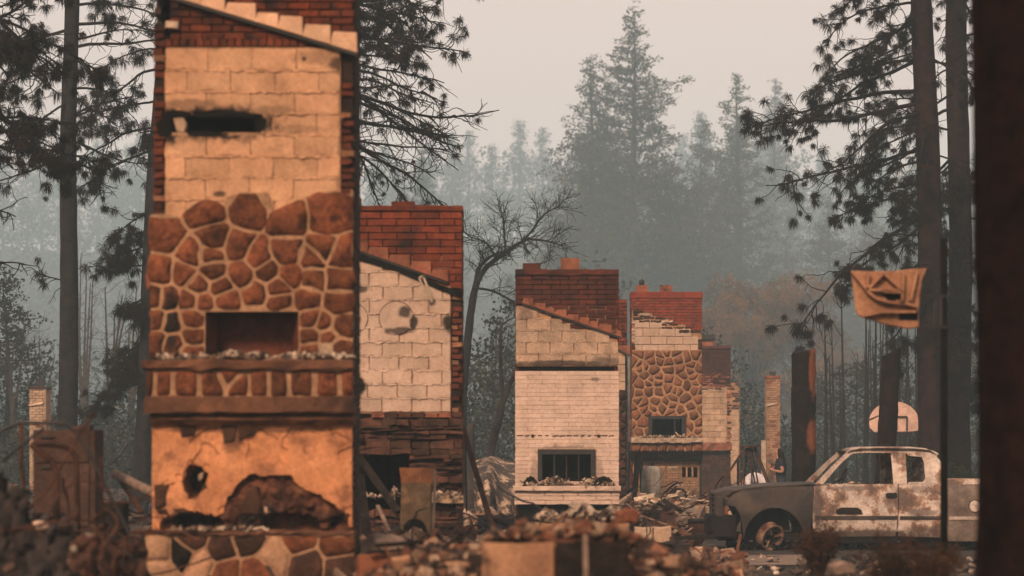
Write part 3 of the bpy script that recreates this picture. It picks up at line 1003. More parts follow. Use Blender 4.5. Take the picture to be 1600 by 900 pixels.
# second chimney, half hidden behind the first
D2 = 34.8
k2 = D2 / F
x2_ = lambda px: (px - 800) * k2
z2_ = lambda py: CH + (HZ - py) * k2
MAT['block_b'] = pm('concrete_block_whitewashed', (0.50, 0.37, 0.285), (0.42, 0.30, 0.22), 2.0, rand=0.14, bscale=90, bump=0.3, grime=0.2,
                    blobs=[(x2_(632), z2_(488), 0.10, 0.10, 0.85), (x2_(625), z2_(517), 0.22, 0.06, 0.8), (x2_(646), z2_(505), 0.06, 0.12, 0.9), (x2_(705), z2_(505), 0.13, 0.14, 0.95), (x2_(562), z2_(605), 0.10, 0.15, 1.0),
                           (x2_(562), z2_(452), 0.16, 0.05, 0.8), (x2_(575), z2_(402), 0.30, 0.09, 0.75), (x2_(650), z2_(425), 0.25, 0.05, 0.5), (x2_(715), z2_(560), 0.05, 0.6, 0.75), (x2_(700), z2_(450), 0.2, 0.06, 0.5)])
c = Chimney('ruined_chimney', 'chimney with whitewashed blocks, red brick top and thin ledgestone fireplace, partly behind the nearest chimney', D2, 508, 722, 323, 2)
c.core(MAT['mortar_dark'], top=328)
X, Z = c.X, c.Z
c.bed(508, 722, 328, 460, MAT['mortar_dark'])
sl2 = lambda x: Z(388 + (x - X(553)) / (X(722) - X(553)) * 62)
c.courses('brick', 508, 722, 331, 462, 0.385, 0.088, 0.011, MAT['brick'], jit=0.006, test=lambda x, z: z > sl2(x) - 0.03)
c.slab('cap', 506, 723, 321, 330, 0.02, MAT['brick'], y1=0.9, n=10)
c.flashing(545, 386, 700, 441, 5, 0.10, MAT['clay'], proud=0.05)
c.poly('flashing_strip', [(560, 398), (620, 412), (690, 446), (722, 456), (722, 466), (690, 454), (620, 424), (560, 406)], MAT['soot'], proud=0.03, inset=0)
c.flue(610, 646, 311, 323, MAT['brick'])
c.flue(530, 561, 304, 323, MAT['brick'])
c.bed(508, 706, 400, 646, MAT['mortar_tan'], y0=0.018)
c.courses('block', 508, 704, 402, 644, 0.395, 0.19, 0.009, MAT['block_b'], jit=0.005, test=lambda x, z: z < sl2(x) - 0.06, depth=0.1, rough=0.006)
c.bed(704, 722, 455, 646, MAT['mortar_dark'], y0=0.05)
c.courses('brick', 706, 722, 460, 645, 0.2, 0.065, 0.016, MAT['brick_a'], jit=0.03, rough=0.01, skip=0.2, alt=MAT['tan_stub'], altp=0.4)
c.joints(508, 704, [402 + 22.0 * q for q in range(1, 11)], MAT['block_b'], amp=0.013, proud=0.014, test=lambda x, z: z < sl2(x) - 0.08)
# patched stove-pipe holes: thin discs with a dark rim
for (px, py, r_) in ((619, 497, 27), (551, 497, 24)):
    pts = [(px + r_ * math.cos(a) * 1.02, py + r_ * math.sin(a)) for a in np.linspace(0, 2 * math.pi, 28, endpoint=False)]
    c.poly('pipe_hole_rim', pts, MAT['mortar_dark'], proud=0.004, back=0.02, inset=0)
    pts = [(px + (r_ - 1.2) * math.cos(a) * 1.02, py + (r_ - 1.2) * math.sin(a)) for a in np.linspace(0, 2 * math.pi, 28, endpoint=False)]
    c.poly('pipe_hole_patch', pts, MAT['block_b'], proud=0.010, back=0.015, inset=0)
m = MB()
for a, b in (((655, 434), (671, 472)), ((661, 432), (677, 468)), ((655, 434), (663, 432)), ((669, 472), (677, 468))):
    m.bar((X(a[0]), D2 - 0.05, Z(a[1])), (X(b[0]), D2 - 0.05, Z(b[1])), 0.018, 0.03)
part('bracket', m, MAT['chalk'], c.root)
# ledgestone
fb2 = (560, 640, 713, 800)
c.bed(508, 722, 644, 900, MAT['soot'], hole=fb2, y0=0.05)
c.firebox(fb2, MAT['soot'], back=0.40)
c.courses('brick', 560, 722, 643, 653, 0.17, 0.075, 0.012, MAT['clay'], jit=0.02, skip=0.25, rough=0.006, alt=DKST, altp=0.4)
MAT['ledgestone'] = pm('ledgestone', (0.11, 0.056, 0.038), (0.045, 0.026, 0.02), 6, rand=0.9, bscale=50, bump=0.8)
r = c.rng
py = 654.0
while py < 890:
    h = r.choice([2.6, 3.5, 4.5, 5.5, 7.0, 9.0, 11.5])
    px = 508 + r.uniform(-10, 0)
    while px < 722:
        w = r.uniform(22, 70) if h < 8 else r.uniform(18, 40)
        a, b = max(px, 508), min(px + w, 722 + r.uniform(0, 2))
        px += w + 0.6
        ym = py + h / 2
        spans = [(a, b)]
        if fb2[2] - 2 < ym < fb2[3]:
            spans = [s for s in ((a, min(b, fb2[0])), (max(a, fb2[1]), b)) if s[1] - s[0] > 4]
        for a2, b2 in spans:
            if b2 < 545:
                continue
            j = lambda q: r.uniform(-q, q) * 1.7
            pts = [(a2, py + j(1.2)), ((a2 + b2) / 2, py + j(1.4)), (b2, py + j(1.2)), (b2, py + h + j(1)), ((a2 + b2) / 2 + j(6), py + h + j(1.6)), (a2, py + h + j(1))]
            m = MB()
            o = r.uniform(-0.10, 0.04)
            m.prism([(X(p_[0]), Z(p_[1])) for p_ in pts], D2 + o, D2 + 0.12, inset=0.01)
            part('stone', m, MAT['ledgestone'], c.root)
    py += h + 0.7
c.slab('hearth_slab', 640, 724, 775, 786, 0.16, MAT['block'], n=8, jit=0.015)
debris_on('hearth_debris', x2_(560), x2_(722), D2 - 0.30, D2 - 0.02, z2_(777), 160, 0.02, 0.08, 'pale', 11, hump=0.10)

# third chimney: painted brick breast
D3 = 43.5
k3 = D3 / F
x3_ = lambda px: (px - 800) * k3
z3_ = lambda py: CH + (HZ - py) * k3
MAT['block_c'] = pm('concrete_block_grey_tan', (0.47, 0.345, 0.245), (0.37, 0.26, 0.18), 2.4, rand=0.2, bscale=80,
                    blobs=[(x3_(880), z3_(568), 0.95, 0.06, 0.8), (x3_(945), z3_(566), 0.3, 0.12, 0.6), (x3_(820), z3_(490), 0.15, 0.15, 0.4), (x3_(870), z3_(505), 0.2, 0.1, 0.3)])
MAT['painted'] = pm('painted_brick', (0.56, 0.425, 0.345), (0.48, 0.36, 0.285), 3, rand=0.10, bscale=35, bump=0.5, grime=0.14,
                    blobs=[(x3_(930), z3_(593), 0.08, 0.04, 0.6), (x3_(884), z3_(704), 0.55, 0.10, 0.55), (x3_(836), z3_(740), 0.10, 0.3, 0.4), (x3_(935), z3_(740), 0.10, 0.3, 0.4), (x3_(885), z3_(800), 1.5, 0.12, 0.8)])
MAT['mortar_paint'] = pm('painted_joint', (0.50, 0.35, 0.26), (0.40, 0.28, 0.20), 5, objrand=False)
c = Chimney('ruined_chimney', 'chimney with cream painted brick breast, black fireplace frame and dark red brick top', D3, 806, 966, 422, 3)
c.core(MAT['mortar_dark'], top=428)
X, Z = c.X, c.Z
sl3 = lambda x: Z(476 + (x - X(815)) / (X(967) - X(815)) * 54)
MAT['brick_c'] = pm('dark_red_brick', (0.10, 0.03, 0.018), (0.055, 0.021, 0.014), 5, rand=0.45, soot=0.35, sscale=2.0, bscale=60)
c.bed(806, 966, 428, 535, MAT['mortar_dark'])
c.courses('brick', 806, 967, 430, 536, 0.30, 0.072, 0.010, MAT['brick_c'], jit=0.010, test=lambda x, z: z > sl3(x) - 0.02)
c.slab('cap', 805, 967, 421, 430, 0.03, MAT['brick_c'], y1=0.97, n=12, jit=0.008)
c.flue(817, 845, 409, 422, MAT['brick_c'])
c.flue(877, 906, 401, 422, MAT['clay'])
c.flashing(816, 474, 970, 527, 9, 0.085, MAT['clay'], proud=0.05)
c.bed(806, 966, 478, 572, MAT['mortar_tan'], y0=0.018)
c.courses('block', 806, 966, 479, 571, 0.395, 0.185, 0.010, MAT['block_c'], jit=0.005, test=lambda x, z: z < sl3(x) - 0.05, depth=0.1, rough=0.006)
c.joints(806, 966, [479 + 18.4 * q for q in range(1, 5)], MAT['block_c'], amp=0.012, proud=0.012, test=lambda x, z: z < sl3(x) - 0.08)
c.bed(806, 966, 568, 800, MAT['soot'], y0=0.12, hole=(842, 928, 705, 750))
fb3 = (842, 928, 705, 752)
# breast: a proud layer of long thin painted bricks
c.bed(805, 967, 580, 790, MAT['mortar_paint'], hole=fb3, y0=-0.060, y1=0.20)
c.courses('brick', 805, 967, 580, 760, 0.46, 0.068, 0.004, MAT['painted'], y=-0.065, depth=0.05, jit=0.0035, rough=0.003, hole=fb3)
c.firebox(fb3, MAT['soot'], back=0.38, splay=0.06)
m = MB()
for a_ in range(808, 962, 11):
    m.bar((X(a_), D3 - 0.068, Z(681 + 0.6 * math.sin(a_))), (X(a_ + 5 + (a_ * 7) % 6), D3 - 0.068, Z(680.6)), 0.012, 0.014)
for px in (832, 935):
    m.box((X(px - 2), D3 - 0.085, Z(683)), (X(px + 2), D3 - 0.05, Z(679)))
part('mantel_scar', m, MAT['mortar_dark'], c.root, kind='stuff')
fr = MB()
t_ = 5
for a in ((840, 930, 702, 702 + 8), (840, 840 + t_ + 2, 710, 750), (930 - t_ - 2, 930, 710, 750)):
    fr.box((X(a[0]), D3 - 0.10, Z(a[3])), (X(a[1]), D3 - 0.02, Z(a[2])))
fo = part('firebox_frame', fr, MAT['iron'], c.root)
for px in (866, 885, 904):
    m = MB(); m.box((X(px - 1), D3 - 0.06, Z(749)), (X(px + 1), D3 - 0.03, Z(711)))
    part('door_rail', m, MAT['iron'] if px != 885 else MAT['rust'], fo)
c.slab('hearth_slab', 802, 969, 759, 767, 0.28, MAT['painted'], n=10, jit=0.006)
c.bed(804, 967, 767, 788, MAT['mortar_paint'], y0=-0.20, y1=0.20)
c.courses('brick', 804, 967, 768, 788, 0.55, 0.062, 0.008, MAT['painted'], y=-0.215, depth=0.06, jit=0.004)
c.bed(808, 964, 789, 822, MAT['soot'], y0=-0.10, y1=0.4)
m = MB(); m.box((X(806), D3 - 0.16, Z(812)), (X(960), D3 - 0.06, Z(804)))
part('beam', m, MAT['char'], c.root)
debris_on('hearth_debris', x3_(815), x3_(962), D3 - 0.26, D3 - 0.08, z3_(760), 420, 0.012, 0.07, 'pale', 21, hump=0.16, stick=0.25)
# two burnt heaps at the ends of the painted hearth
for (px, w, lab) in ((829, 22, 'charred bundle on the left end of the painted hearth'), (943, 34, 'bent burnt wire basket on the right end of the painted hearth')):
    m = MB(); rr = random.Random(px)
    for i in range(16):
        a = rr.uniform(0, math.pi)
        pts = []
        for t in np.linspace(0, 1, 7):
            th = math.pi * t
            pts.append((x3_(px) - math.cos(th) * w * k3 * 0.5 * rr.uniform(0.85, 1), D3 - 0.17 + 0.08 * math.sin(a * 3 + t), z3_(759) + abs(math.sin(th)) * 0.17 * rr.uniform(0.5, 1.0)))
        m.tube(pts, 0.008, 4)
    solo('burnt_basket', m, MAT['char'], lab, 'debris', (x3_(px), D3 - 0.17, z3_(759)))

# chimney hidden behind the third one, only its right edge shows
D3B = 58.0
c = Chimney('ruined_chimney', 'narrow strip of brick and dark stone chimney showing just right of the painted chimney', D3B, 856, 980, 466, 4)
c.core(MAT['mortar_dark'])
c.bed(856, 980, 470, 545, MAT['mortar_dark'])
c.courses('brick', 856, 980, 468, 545, 0.19, 0.075, 0.012, MAT['brick'], jit=0.012, skip=0.03)
c.flashing(900, 508, 984, 556, 4, 0.09, MAT['clay'], proud=0.06)
c.bed(856, 977, 545, 612, MAT['mortar_tan'], y0=0.016)
c.courses('block', 856, 977, 556, 610, 0.395, 0.19, 0.01, MAT['block_c'])
c.bed(856, 978, 610, 812, MAT['mortar_dark'], y0=0.01)
c.stones(c.jitter_seeds(920, 978, 612, 800, 14, 11), 918, 978, 612, 800, 0.03, DKST, y=-0.03)

# fourth chimney: brown rubble stone with a small upper fireplace
D4 = 64.5
k4 = D4 / F
c = Chimney('ruined_chimney', 'mid distance chimney of brown rounded stones with red brick top and two flue tiles', D4, 987, 1097, 457, 5)
c.core(MAT['mortar_dark'], top=462, bh=0.08)
X, Z = c.X, c.Z
MAT['brick_d'] = pm('orange_red_brick', (0.25, 0.055, 0.03), (0.18, 0.043, 0.025), 5, rand=0.35, soot=0.12, sscale=1.5, bscale=60)
sl4 = lambda x: Z(479 + (x - X(987)) / (X(1097) - X(987)) * 37)
c.bed(987, 1097, 462, 520, MAT['mortar_tan'])
c.courses('brick', 987, 1097, 466, 520, 0.20, 0.062, 0.011, MAT['brick_d'], jit=0.003, test=lambda x, z: z > sl4(x) - 0.03)
c.slab('cap', 986, 1098, 456, 466, 0.02, MAT['brick_d'], y1=0.97, n=10)
c.flue(995, 1013.5, 444, 457, MAT['clay'])
c.flue(1033, 1052, 444, 457, MAT['clay'])
m = MB()
m.tube([(X(1004), D4 + 0.45, Z(444)), (X(1004), D4 + 0.45, Z(440)), (X(1004), D4 + 0.45, Z(437)), (X(1004), D4 + 0.45, Z(434.5))], [0.05, 0.075, 0.07, 0.02], 10)
part('chimney_pot', m, MAT['iron'], c.root)
c.courses('brick', 989, 1096, 484, 520, 0.26, 0.05, 0.03, DKST, jit=0.03, rough=0.012, test=lambda x, z: sl4(x) - 0.28 < z < sl4(x) - 0.04, y=-0.01, tilt=0.05, alt=MAT['chalk'], altp=0.25)
c.bed(987, 1097, 485, 552, MAT['mortar_tan'], y0=0.02)
c.courses('block', 992, 1091, 500, 551, 0.395, 0.19, 0.012, MAT['block_b'], test=lambda x, z: z < sl4(x) - 0.12, depth=0.1)
for l, r_ in ((987, 992), (1091, 1097)):
    c.courses('brick', l, r_, 484 if l < 1000 else 518, 552, 0.2, 0.06, 0.03, DKST, jit=0.03, rough=0.012, skip=0.1, alt=MAT['chalk'], altp=0.3)
fb4 = (1015, 1069, 652, 682)
c.bed(987, 1097, 547, 706, MAT['mortar_tan'], hole=fb4, y0=-0.022)
MAT['lava_d'] = pm('brown_stone_mid', (0.25, 0.115, 0.062), (0.15, 0.068, 0.04), 7, rand=0.5, bscale=40, bump=0.8)
c.stones(c.jitter_seeds(988, 1096, 549, 690, 15.5, 12, 0.48), 987, 1097, 548, 690, 0.048, MAT['lava_d'], y=-0.04, hole=fb4, jit=0.012, proud=0.03)
c.firebox(fb4, MAT['soot'])
m = MB()
for a in ((1013, 1071, 650, 655), (1013, 1019, 655, 683), (1065, 1071, 655, 683), (1019, 1065, 680, 683)):
    m.box((X(a[0]), D4 - 0.09, Z(a[3])), (X(a[1]), D4 + 0.0, Z(a[2])))
m.box((X(1053), D4 - 0.05, Z(681)), (X(1055), D4 - 0.02, Z(655)))
part('firebox_frame', m, MAT['iron'], c.root)
c.slab('hearth_slab', 986, 1098, 684, 692, 0.30, MAT['chalk'], n=14, jit=0.02)
c.stones(c.jitter_seeds(988, 1096, 693, 705, 13, 12, 0.2), 987, 1097, 692, 705, 0.04, MAT['lava_d'], y=-0.20)
c.bed(987, 1097, 692, 705, MAT['mortar_tan'], y0=-0.16, y1=0.3)
c.slab('lintel', 985, 1097, 705, 719, 0.18, MAT['soot'], n=6)
MAT['brick_tan'] = pm('tan_roman_brick', (0.42, 0.26, 0.155), (0.34, 0.20, 0.12), 4, rand=0.35, bscale=60)
nh = (1066, 1090, 730, 746)
c.bed(989, 1093, 719, 830, MAT['mortar_tan'], hole=nh, y0=0.03)
c.firebox(nh, MAT['soot'], back=0.3)
c.courses('brick', 989, 1093, 720, 800, 0.28, 0.056, 0.009, MAT['brick_tan'], hole=nh, alt=MAT['chalk'], altp=0.06, jit=0.003)
for px in (1073, 1082):
    m = MB(); m.box((X(px - 1.3), D4 + 0.0, Z(746)), (X(px + 1.3), D4 + 0.05, Z(730)))
    part('niche_bar', m, MAT['brick_tan'], c.root)
m = MB(); m.box((X(1093), D4 - 0.05, Z(812)), (X(1096.5), D4 + 0.05, Z(719)))
part('post', m, MAT['iron'], c.root)
debris_on('hearth_debris', (986 - 800) * k4, (1097 - 800) * k4, D4 - 0.28, D4 - 0.05, c.Z(685), 240, 0.02, 0.08, 'pale', 31, hump=0.07)

# fifth chimney, darker, and the sixth behind it
D5 = 89.0
c = Chimney('ruined_chimney', 'chimney with dark brown brick top and capped flue behind the rounded stone chimney', D5, 1061, 1142, 541, 6)
c.core(MAT['mortar_dark'], side=False)
X, Z = c.X, c.Z
c.bed(1061, 1142, 543, 606, MAT['mortar_dark'])
MAT['brick_e'] = pm('sooty_brick', (0.085, 0.034, 0.026), (0.055, 0.027, 0.022), 5, rand=0.35, soot=0.2)
c.courses('brick', 1090, 1142, 543, 604, 0.20, 0.072, 0.012, MAT['brick_e'], jit=0.006)
c.slab('cap', 1060, 1142, 540, 545, 0.03, MAT['brick_e'], y1=0.97)
c.flue(1099, 1115, 530, 541, MAT['clay'])
m = MB(); m.box((X(1097), D5 + 0.2, Z(530)), (X(1118), D5 + 0.75, Z(522)))
part('flue_cap', m, MAT['iron'], c.root)
c.courses('brick', 1095, 1140, 584, 608, 0.22, 0.05, 0.03, MAT['clay'], jit=0.04, rough=0.012, skip=0.35, y=-0.03, tilt=0.1)
c.bed(1061, 1142, 600, 694, MAT['mortar_tan'], y0=0.016)
c.courses('block', 1090, 1136, 604, 692, 0.395, 0.19, 0.012, MAT['block'], rough=0.006)
c.courses('brick', 1136, 1143, 604, 694, 0.2, 0.07, 0.03, MAT['brick_e'], jit=0.03, skip=0.1, alt=MAT['clay'], altp=0.4)
c.slab('hearth_slab', 1061, 1143, 693, 704, 0.2, MAT['clay'], n=10, jit=0.03)
c.bed(1061, 1142, 704, 790, MAT['mortar_dark'], y0=0.02)
c.courses('brick', 1095, 1142, 706, 785, 0.22, 0.08, 0.015, DKST, jit=0.02)
D6 = 104.0
c = Chimney('ruined_chimney', 'far chimney edge with scorched blocks peeping out right of the dark brick chimney', D6, 1090, 1156, 596, 7)
c.core(MAT['mortar_dark'], side=False)
c.bed(1090, 1156, 598, 780, MAT['mortar_tan'], y0=0.016)
c.courses('brick', 1132, 1155, 598, 640, 0.2, 0.075, 0.02, MAT['brick_e'], jit=0.04, rough=0.012, skip=0.12)
c.courses('block', 1132, 1154, 641, 775, 0.395, 0.19, 0.012, MAT['block'])

# two slender far chimneys
for (nm, d, l, r_, top, lab) in (('a', 92.0, 1198, 1219, 588, 'slender orange brick chimney standing alone left of the charred stump'), ('b', 78.0, 46, 72, 605, 'slender pale brick chimney far left beyond the rusty cabinet')):
    c = Chimney('brick_chimney', lab, d, l, r_, top, int(d))
    c.core(MAT['mortar_tan'], y0=0.03, side=False)
    mt = MAT['block'] if nm == 'b' else MAT['brick_tan']
    c.courses('brick', l, r_, top + 1, 760, 0.2, 0.07, 0.012, mt, alt=MAT['clay'], altp=0.12, jit=0.006)
    c.slab('cap', l - 0.5, r_ + 0.5, top - 1, top + 3, 0.03, MAT['clay'] if nm == 'a' else MAT['rust'], y1=0.9)
    c.flue((l + r_) / 2 - 4, (l + r_) / 2 + 5, top - (8 if nm == 'a' else 14), top - 1, MAT['iron'])
    c.poly('strap', [(l - 1, 632), (r_ - 4, 628), (r_ - 4, 631), (l - 1, 635)], MAT['chalk'], proud=0.05)
m = MB(); m.box(tuple(P(1190, 760, 91)), tuple(P(1196, 688, 91.2) ))
solo('porch_post', m, MAT['chalk'], 'short pale porch post left of the slender orange chimney', 'post')

# ------------------------------------------------------------------ the burnt pickup
YT = 43.9
kt = YT / F
tx = lambda px: (px - 800.0) * kt
tz = lambda py: CH + (HZ - py) * kt
TW = 1.72
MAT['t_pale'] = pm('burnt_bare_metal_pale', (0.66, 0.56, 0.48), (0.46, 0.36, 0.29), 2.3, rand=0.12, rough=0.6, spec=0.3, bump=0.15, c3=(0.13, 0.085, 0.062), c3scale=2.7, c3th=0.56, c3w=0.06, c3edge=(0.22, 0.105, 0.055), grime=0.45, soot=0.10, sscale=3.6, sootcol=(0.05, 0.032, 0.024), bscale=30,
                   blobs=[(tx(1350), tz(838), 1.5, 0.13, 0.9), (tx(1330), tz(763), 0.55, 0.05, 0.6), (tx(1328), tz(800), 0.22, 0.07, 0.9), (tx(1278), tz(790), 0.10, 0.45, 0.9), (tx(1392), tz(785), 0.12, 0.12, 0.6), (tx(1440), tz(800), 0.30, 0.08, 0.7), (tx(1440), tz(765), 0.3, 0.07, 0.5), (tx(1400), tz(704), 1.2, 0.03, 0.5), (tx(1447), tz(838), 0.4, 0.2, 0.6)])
MAT['t_rust'] = pm('burnt_bare_metal_rusty', (0.035, 0.025, 0.02), (0.08, 0.055, 0.042), 2.6, rand=0.1, rough=0.65, spec=0.3, bump=0.15, c3=(0.018, 0.013, 0.011), c3scale=1.8, c3th=0.52, bscale=30, blobs=[(tx(1262), tz(800), 0.16, 0.5, 0.9)])
MAT['t_bed'] = pm('burnt_bed_metal', (0.22, 0.17, 0.135), (0.12, 0.085, 0.064), 2.0, rand=0.1, rough=0.6, spec=0.3, bump=0.15, c3=(0.07, 0.045, 0.033), c3scale=2.2, c3th=0.56, bscale=30)
MAT['t_dark'] = pm('burnt_plastic_dark', (0.010, 0.009, 0.0085), (0.024, 0.019, 0.016), 4, rand=0.2, rough=0.8, bump=0.3)
MAT['t_orange'] = pm('fresh_rust', (0.26, 0.105, 0.05), (0.13, 0.06, 0.036), 5, rand=0.2, c3=(0.04, 0.03, 0.025), c3scale=3.5, c3th=0.55)
MAT['rim'] = pm('ashen_alloy', (0.40, 0.28, 0.20), (0.22, 0.12, 0.075), 5, rand=0.2, c3=(0.10, 0.04, 0.022), c3scale=4, c3th=0.52, rough=0.7, grime=0.5)
truck = thing('pickup_truck', 'burnt out pale extended cab pickup truck resting on bare rims', 'truck', (tx(1320), YT + TW / 2, 0.0))


def dent(x, z, s=1.0):
    return 0.012 * s * noise.noise(Vector((x * 2.1, z * 2.6, 4.4))) + 0.006 * s * noise.noise(Vector((x * 6, z * 7, 1.4)))


def side_y(x, z):
    """how far the body side lies in from its widest line"""
    zb = tz(800)
    y = 0.10 * ((z - zb) / 0.55) ** 2 if z < zb else 0.05 * ((z - zb) / 0.46) ** 2
    if z > tz(757):
        y = 0.05 + (z - tz(757)) * 0.30
    if x < tx(1165):
        y += 0.30 * ((tx(1165) - x) / 0.62) ** 2
    return y


def panel(name, pts, mat, parent, thick=0.03, step=0.10, off=0.0, far=False, ds=1.0, label=None):
    """sheet metal with a curved, slightly buckled face, outline given in picture columns and rows"""
    bm_ = bmesh.new()
    vs = [bm_.verts.new((tx(a), 0, tz(b))) for a, b in pts]
    bm_.faces.new(vs)
    xs_ = [v.co.x for v in vs]; zs_ = [v.co.z for v in vs]
    for ax, lo, hi in ((0, min(xs_), max(xs_)), (2, min(zs_), max(zs_))):
        s = lo + step
        while s < hi - 0.01:
            co = [0, 0, 0]; co[ax] = s; no = [0, 0, 0]; no[ax] = 1
            bmesh.ops.bisect_plane(bm_, geom=bm_.verts[:] + bm_.edges[:] + bm_.faces[:], plane_co=co, plane_no=no)
            s += step
    bmesh.ops.triangulate(bm_, faces=[f for f in bm_.faces if len(f.verts) > 4])
    bmesh.ops.recalc_face_normals(bm_, faces=bm_.faces[:])
    r = bmesh.ops.extrude_face_region(bm_, geom=bm_.faces[:])
    new = {e for e in r['geom'] if isinstance(e, bmesh.types.BMVert)}
    for v in bm_.verts:
        x, z = v.co.x, v.co.z
        y = side_y(x, z) + off + (dent(x, z, ds))
        if v in new:
            y += thick
        v.co.y = (YT + y) if not far else (YT + TW - y)
    bmesh.ops.recalc_face_normals(bm_, faces=bm_.faces[:])
    o = WL[parent.name]
    for v in bm_.verts:
        v.co -= o
    me = bpy.data.meshes.new(name)
    bm_.to_mesh(me); bm_.free()
    ob = link(name, me, o, parent, mat)
    if label:
        ob['label'] = label
    return ob


def arch(cx, cy, rx, ry, a0, a1, n=12):
    return [(cx + rx * math.cos(math.radians(a)), cy - ry * math.sin(math.radians(a))) for a in np.linspace(a0, a1, n)]


for far in (False, True):
    # wing with its wheel arch
    pts = [(1119, 771), (1132, 767), (1160, 763), (1200, 759), (1240, 757.5), (1271, 757), (1270, 800), (1264, 843), (1258, 843)] + arch(1210, 846, 48, 53, 4, 172) + [(1157, 806), (1149, 791), (1121, 789)]
    panel('wing', pts, MAT['t_rust'], truck, far=far)
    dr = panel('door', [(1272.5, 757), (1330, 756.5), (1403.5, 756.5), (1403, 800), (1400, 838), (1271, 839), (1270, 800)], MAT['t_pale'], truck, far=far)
    if not far:
        panel('door_handle', [(1384, 772), (1387, 770), (1400, 770), (1402, 773), (1402, 777), (1399, 779), (1386, 779), (1384, 776)], MAT['t_dark'], dr, off=-0.006, thick=0.02)
        panel('trim_strip', [(1274, 806), (1402, 806), (1402, 812), (1274, 812)], MAT['t_rust'], dr, off=-0.012, thick=0.02, ds=1)
        panel('trim_strip', [(1406, 806.5), (1476, 806.5), (1476, 812), (1406, 812)], MAT['t_rust'], truck, off=-0.012, thick=0.02)
        panel('burnt_patch', [(1306, 797), (1315, 793), (1340, 793), (1346, 797), (1348, 804), (1308, 804)], MAT['t_dark'], dr, off=-0.004, thick=0.01)
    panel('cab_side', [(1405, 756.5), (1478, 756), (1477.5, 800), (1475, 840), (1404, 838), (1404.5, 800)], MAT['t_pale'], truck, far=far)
    panel('sill', [(1268, 840), (1404, 839.5), (1403, 848), (1268, 848)], MAT['t_dark'], truck, off=0.02, far=far)
    # pillars and roof rail
    panel('windscreen_pillar', [(1273, 757), (1286, 757), (1314, 726), (1331, 711), (1337, 708), (1336, 702), (1326, 706), (1308, 722), (1282, 748)], MAT['t_pale'], truck, far=far, step=0.2)
    panel('roof_rail', [(1336, 702), (1360, 699.5), (1440, 700), (1462, 704), (1470, 709), (1466, 713), (1437, 709), (1404, 708), (1360, 707), (1337, 708.5)], MAT['t_pale'], truck, far=far, step=0.2)
    panel('door_pillar', [(1395, 708.5), (1418, 709), (1418, 756), (1397, 756)], MAT['t_pale'], truck, far=far, step=0.2)
    panel('rear_pillar', [(1438, 709), (1466, 712.5), (1473, 722), (1477, 740), (1478, 756), (1420, 756), (1420, 753.5), (1443, 753), (1447, 748), (1446, 722), (1443, 714), (1422, 712), (1420, 709)], MAT['t_pale'], truck, far=far, step=0.2)
    # load bed
    pts = [(1481, 757), (1560, 756), (1655, 757), (1655, 838), (1625, 842)] + arch(1578, 846, 47, 52, 6, 174) + [(1530, 846), (1482, 846), (1481, 800)]
    bs_ = panel('bed_side', pts, MAT['t_bed'], truck, far=far)
    panel('bed_rail', [(1480, 750), (1500, 748), (1560, 749), (1655, 750), (1655, 757.5), (1480, 757.5)], MAT['t_pale'], truck, off=0.01, thick=0.07, far=far)
    if not far:
        panel('trim_strip', [(1483, 807), (1530, 807), (1530, 812), (1483, 812)], MAT['t_pale'], bs_, off=-0.012, thick=0.02)
        panel('fuel_cap_ring', [(1523 + 10 * math.cos(a), 791 + 10.5 * math.sin(a)) for a in np.linspace(0, 6.28, 20, endpoint=False)], MAT['t_dark'], bs_, off=-0.004, thick=0.01, step=0.5)
        panel('fuel_cap', [(1523 + 8.5 * math.cos(a), 791 + 9 * math.sin(a)) for a in np.linspace(0, 6.28, 20, endpoint=False)], MAT['t_pale'], bs_, off=-0.012, thick=0.012, step=0.5)


def cross_sheet(name, prof, mat, y0, y1, crown=0.03, n=8, thick=0.02, edge=0.0):
    """a sheet spanning the width; prof = picture points from front to back"""
    m = MB()
    rows = []
    for t in np.linspace(0, 1, n + 1):
        y = y0 + (y1 - y0) * t
        cr = crown * (1 - (2 * t - 1) ** 2)
        rows.append([(tx(a) + edge * abs(2 * t - 1) ** 3, y, tz(b) + cr + dent(tx(a), y * 1.3, 0.8)) for a, b in prof])
    V = np.array(rows).reshape(-1, 3)
    k_ = len(prof)
    i = np.arange(len(V)).reshape(n + 1, k_)
    q = np.stack([i[:-1, :-1], i[:-1, 1:], i[1:, 1:], i[1:, :-1]], -1).reshape(-1, 4)
    V2 = V.copy(); V2[:, 2] -= thick
    m.add(V, [q]); m.add(V2, [q[:, ::-1]])
    return part(name, m, mat, truck, smooth=True)


cross_sheet('bonnet', [(1118, 774), (1124, 769), (1140, 765), (1165, 762), (1200, 758.5), (1240, 757), (1276, 756.5)], MAT['t_rust'], YT + 0.03, YT + TW - 0.03, crown=0.035, edge=0.22)
cross_sheet('roof', [(1326, 706), (1334, 702.5), (1348, 700.5), (1380, 700), (1430, 700), (1455, 703), (1470, 711)], MAT['t_pale'], YT + 0.19, YT + TW - 0.19, crown=0.03)
cross_sheet('bed_floor', [(1482, 815), (1655, 815)], MAT['t_rust'], YT + 0.08, YT + TW - 0.08, crown=0.0)
m = MB(); m.box((tx(1480), YT + 0.1, tz(842)), (tx(1482.5), YT + TW - 0.1, tz(756))); part('bed_front_wall', m, MAT['t_bed'], truck)
m = MB(); m.box((tx(1653), YT + 0.08, tz(838)), (tx(1657), YT + TW - 0.08, tz(757))); part('tailgate', m, MAT['t_bed'], truck)
m = MB(); m.box((tx(1476.5), YT + 0.16, tz(842)), (tx(1479), YT + TW - 0.16, tz(758))); part('cab_rear_wall', m, MAT['t_pale'], truck)
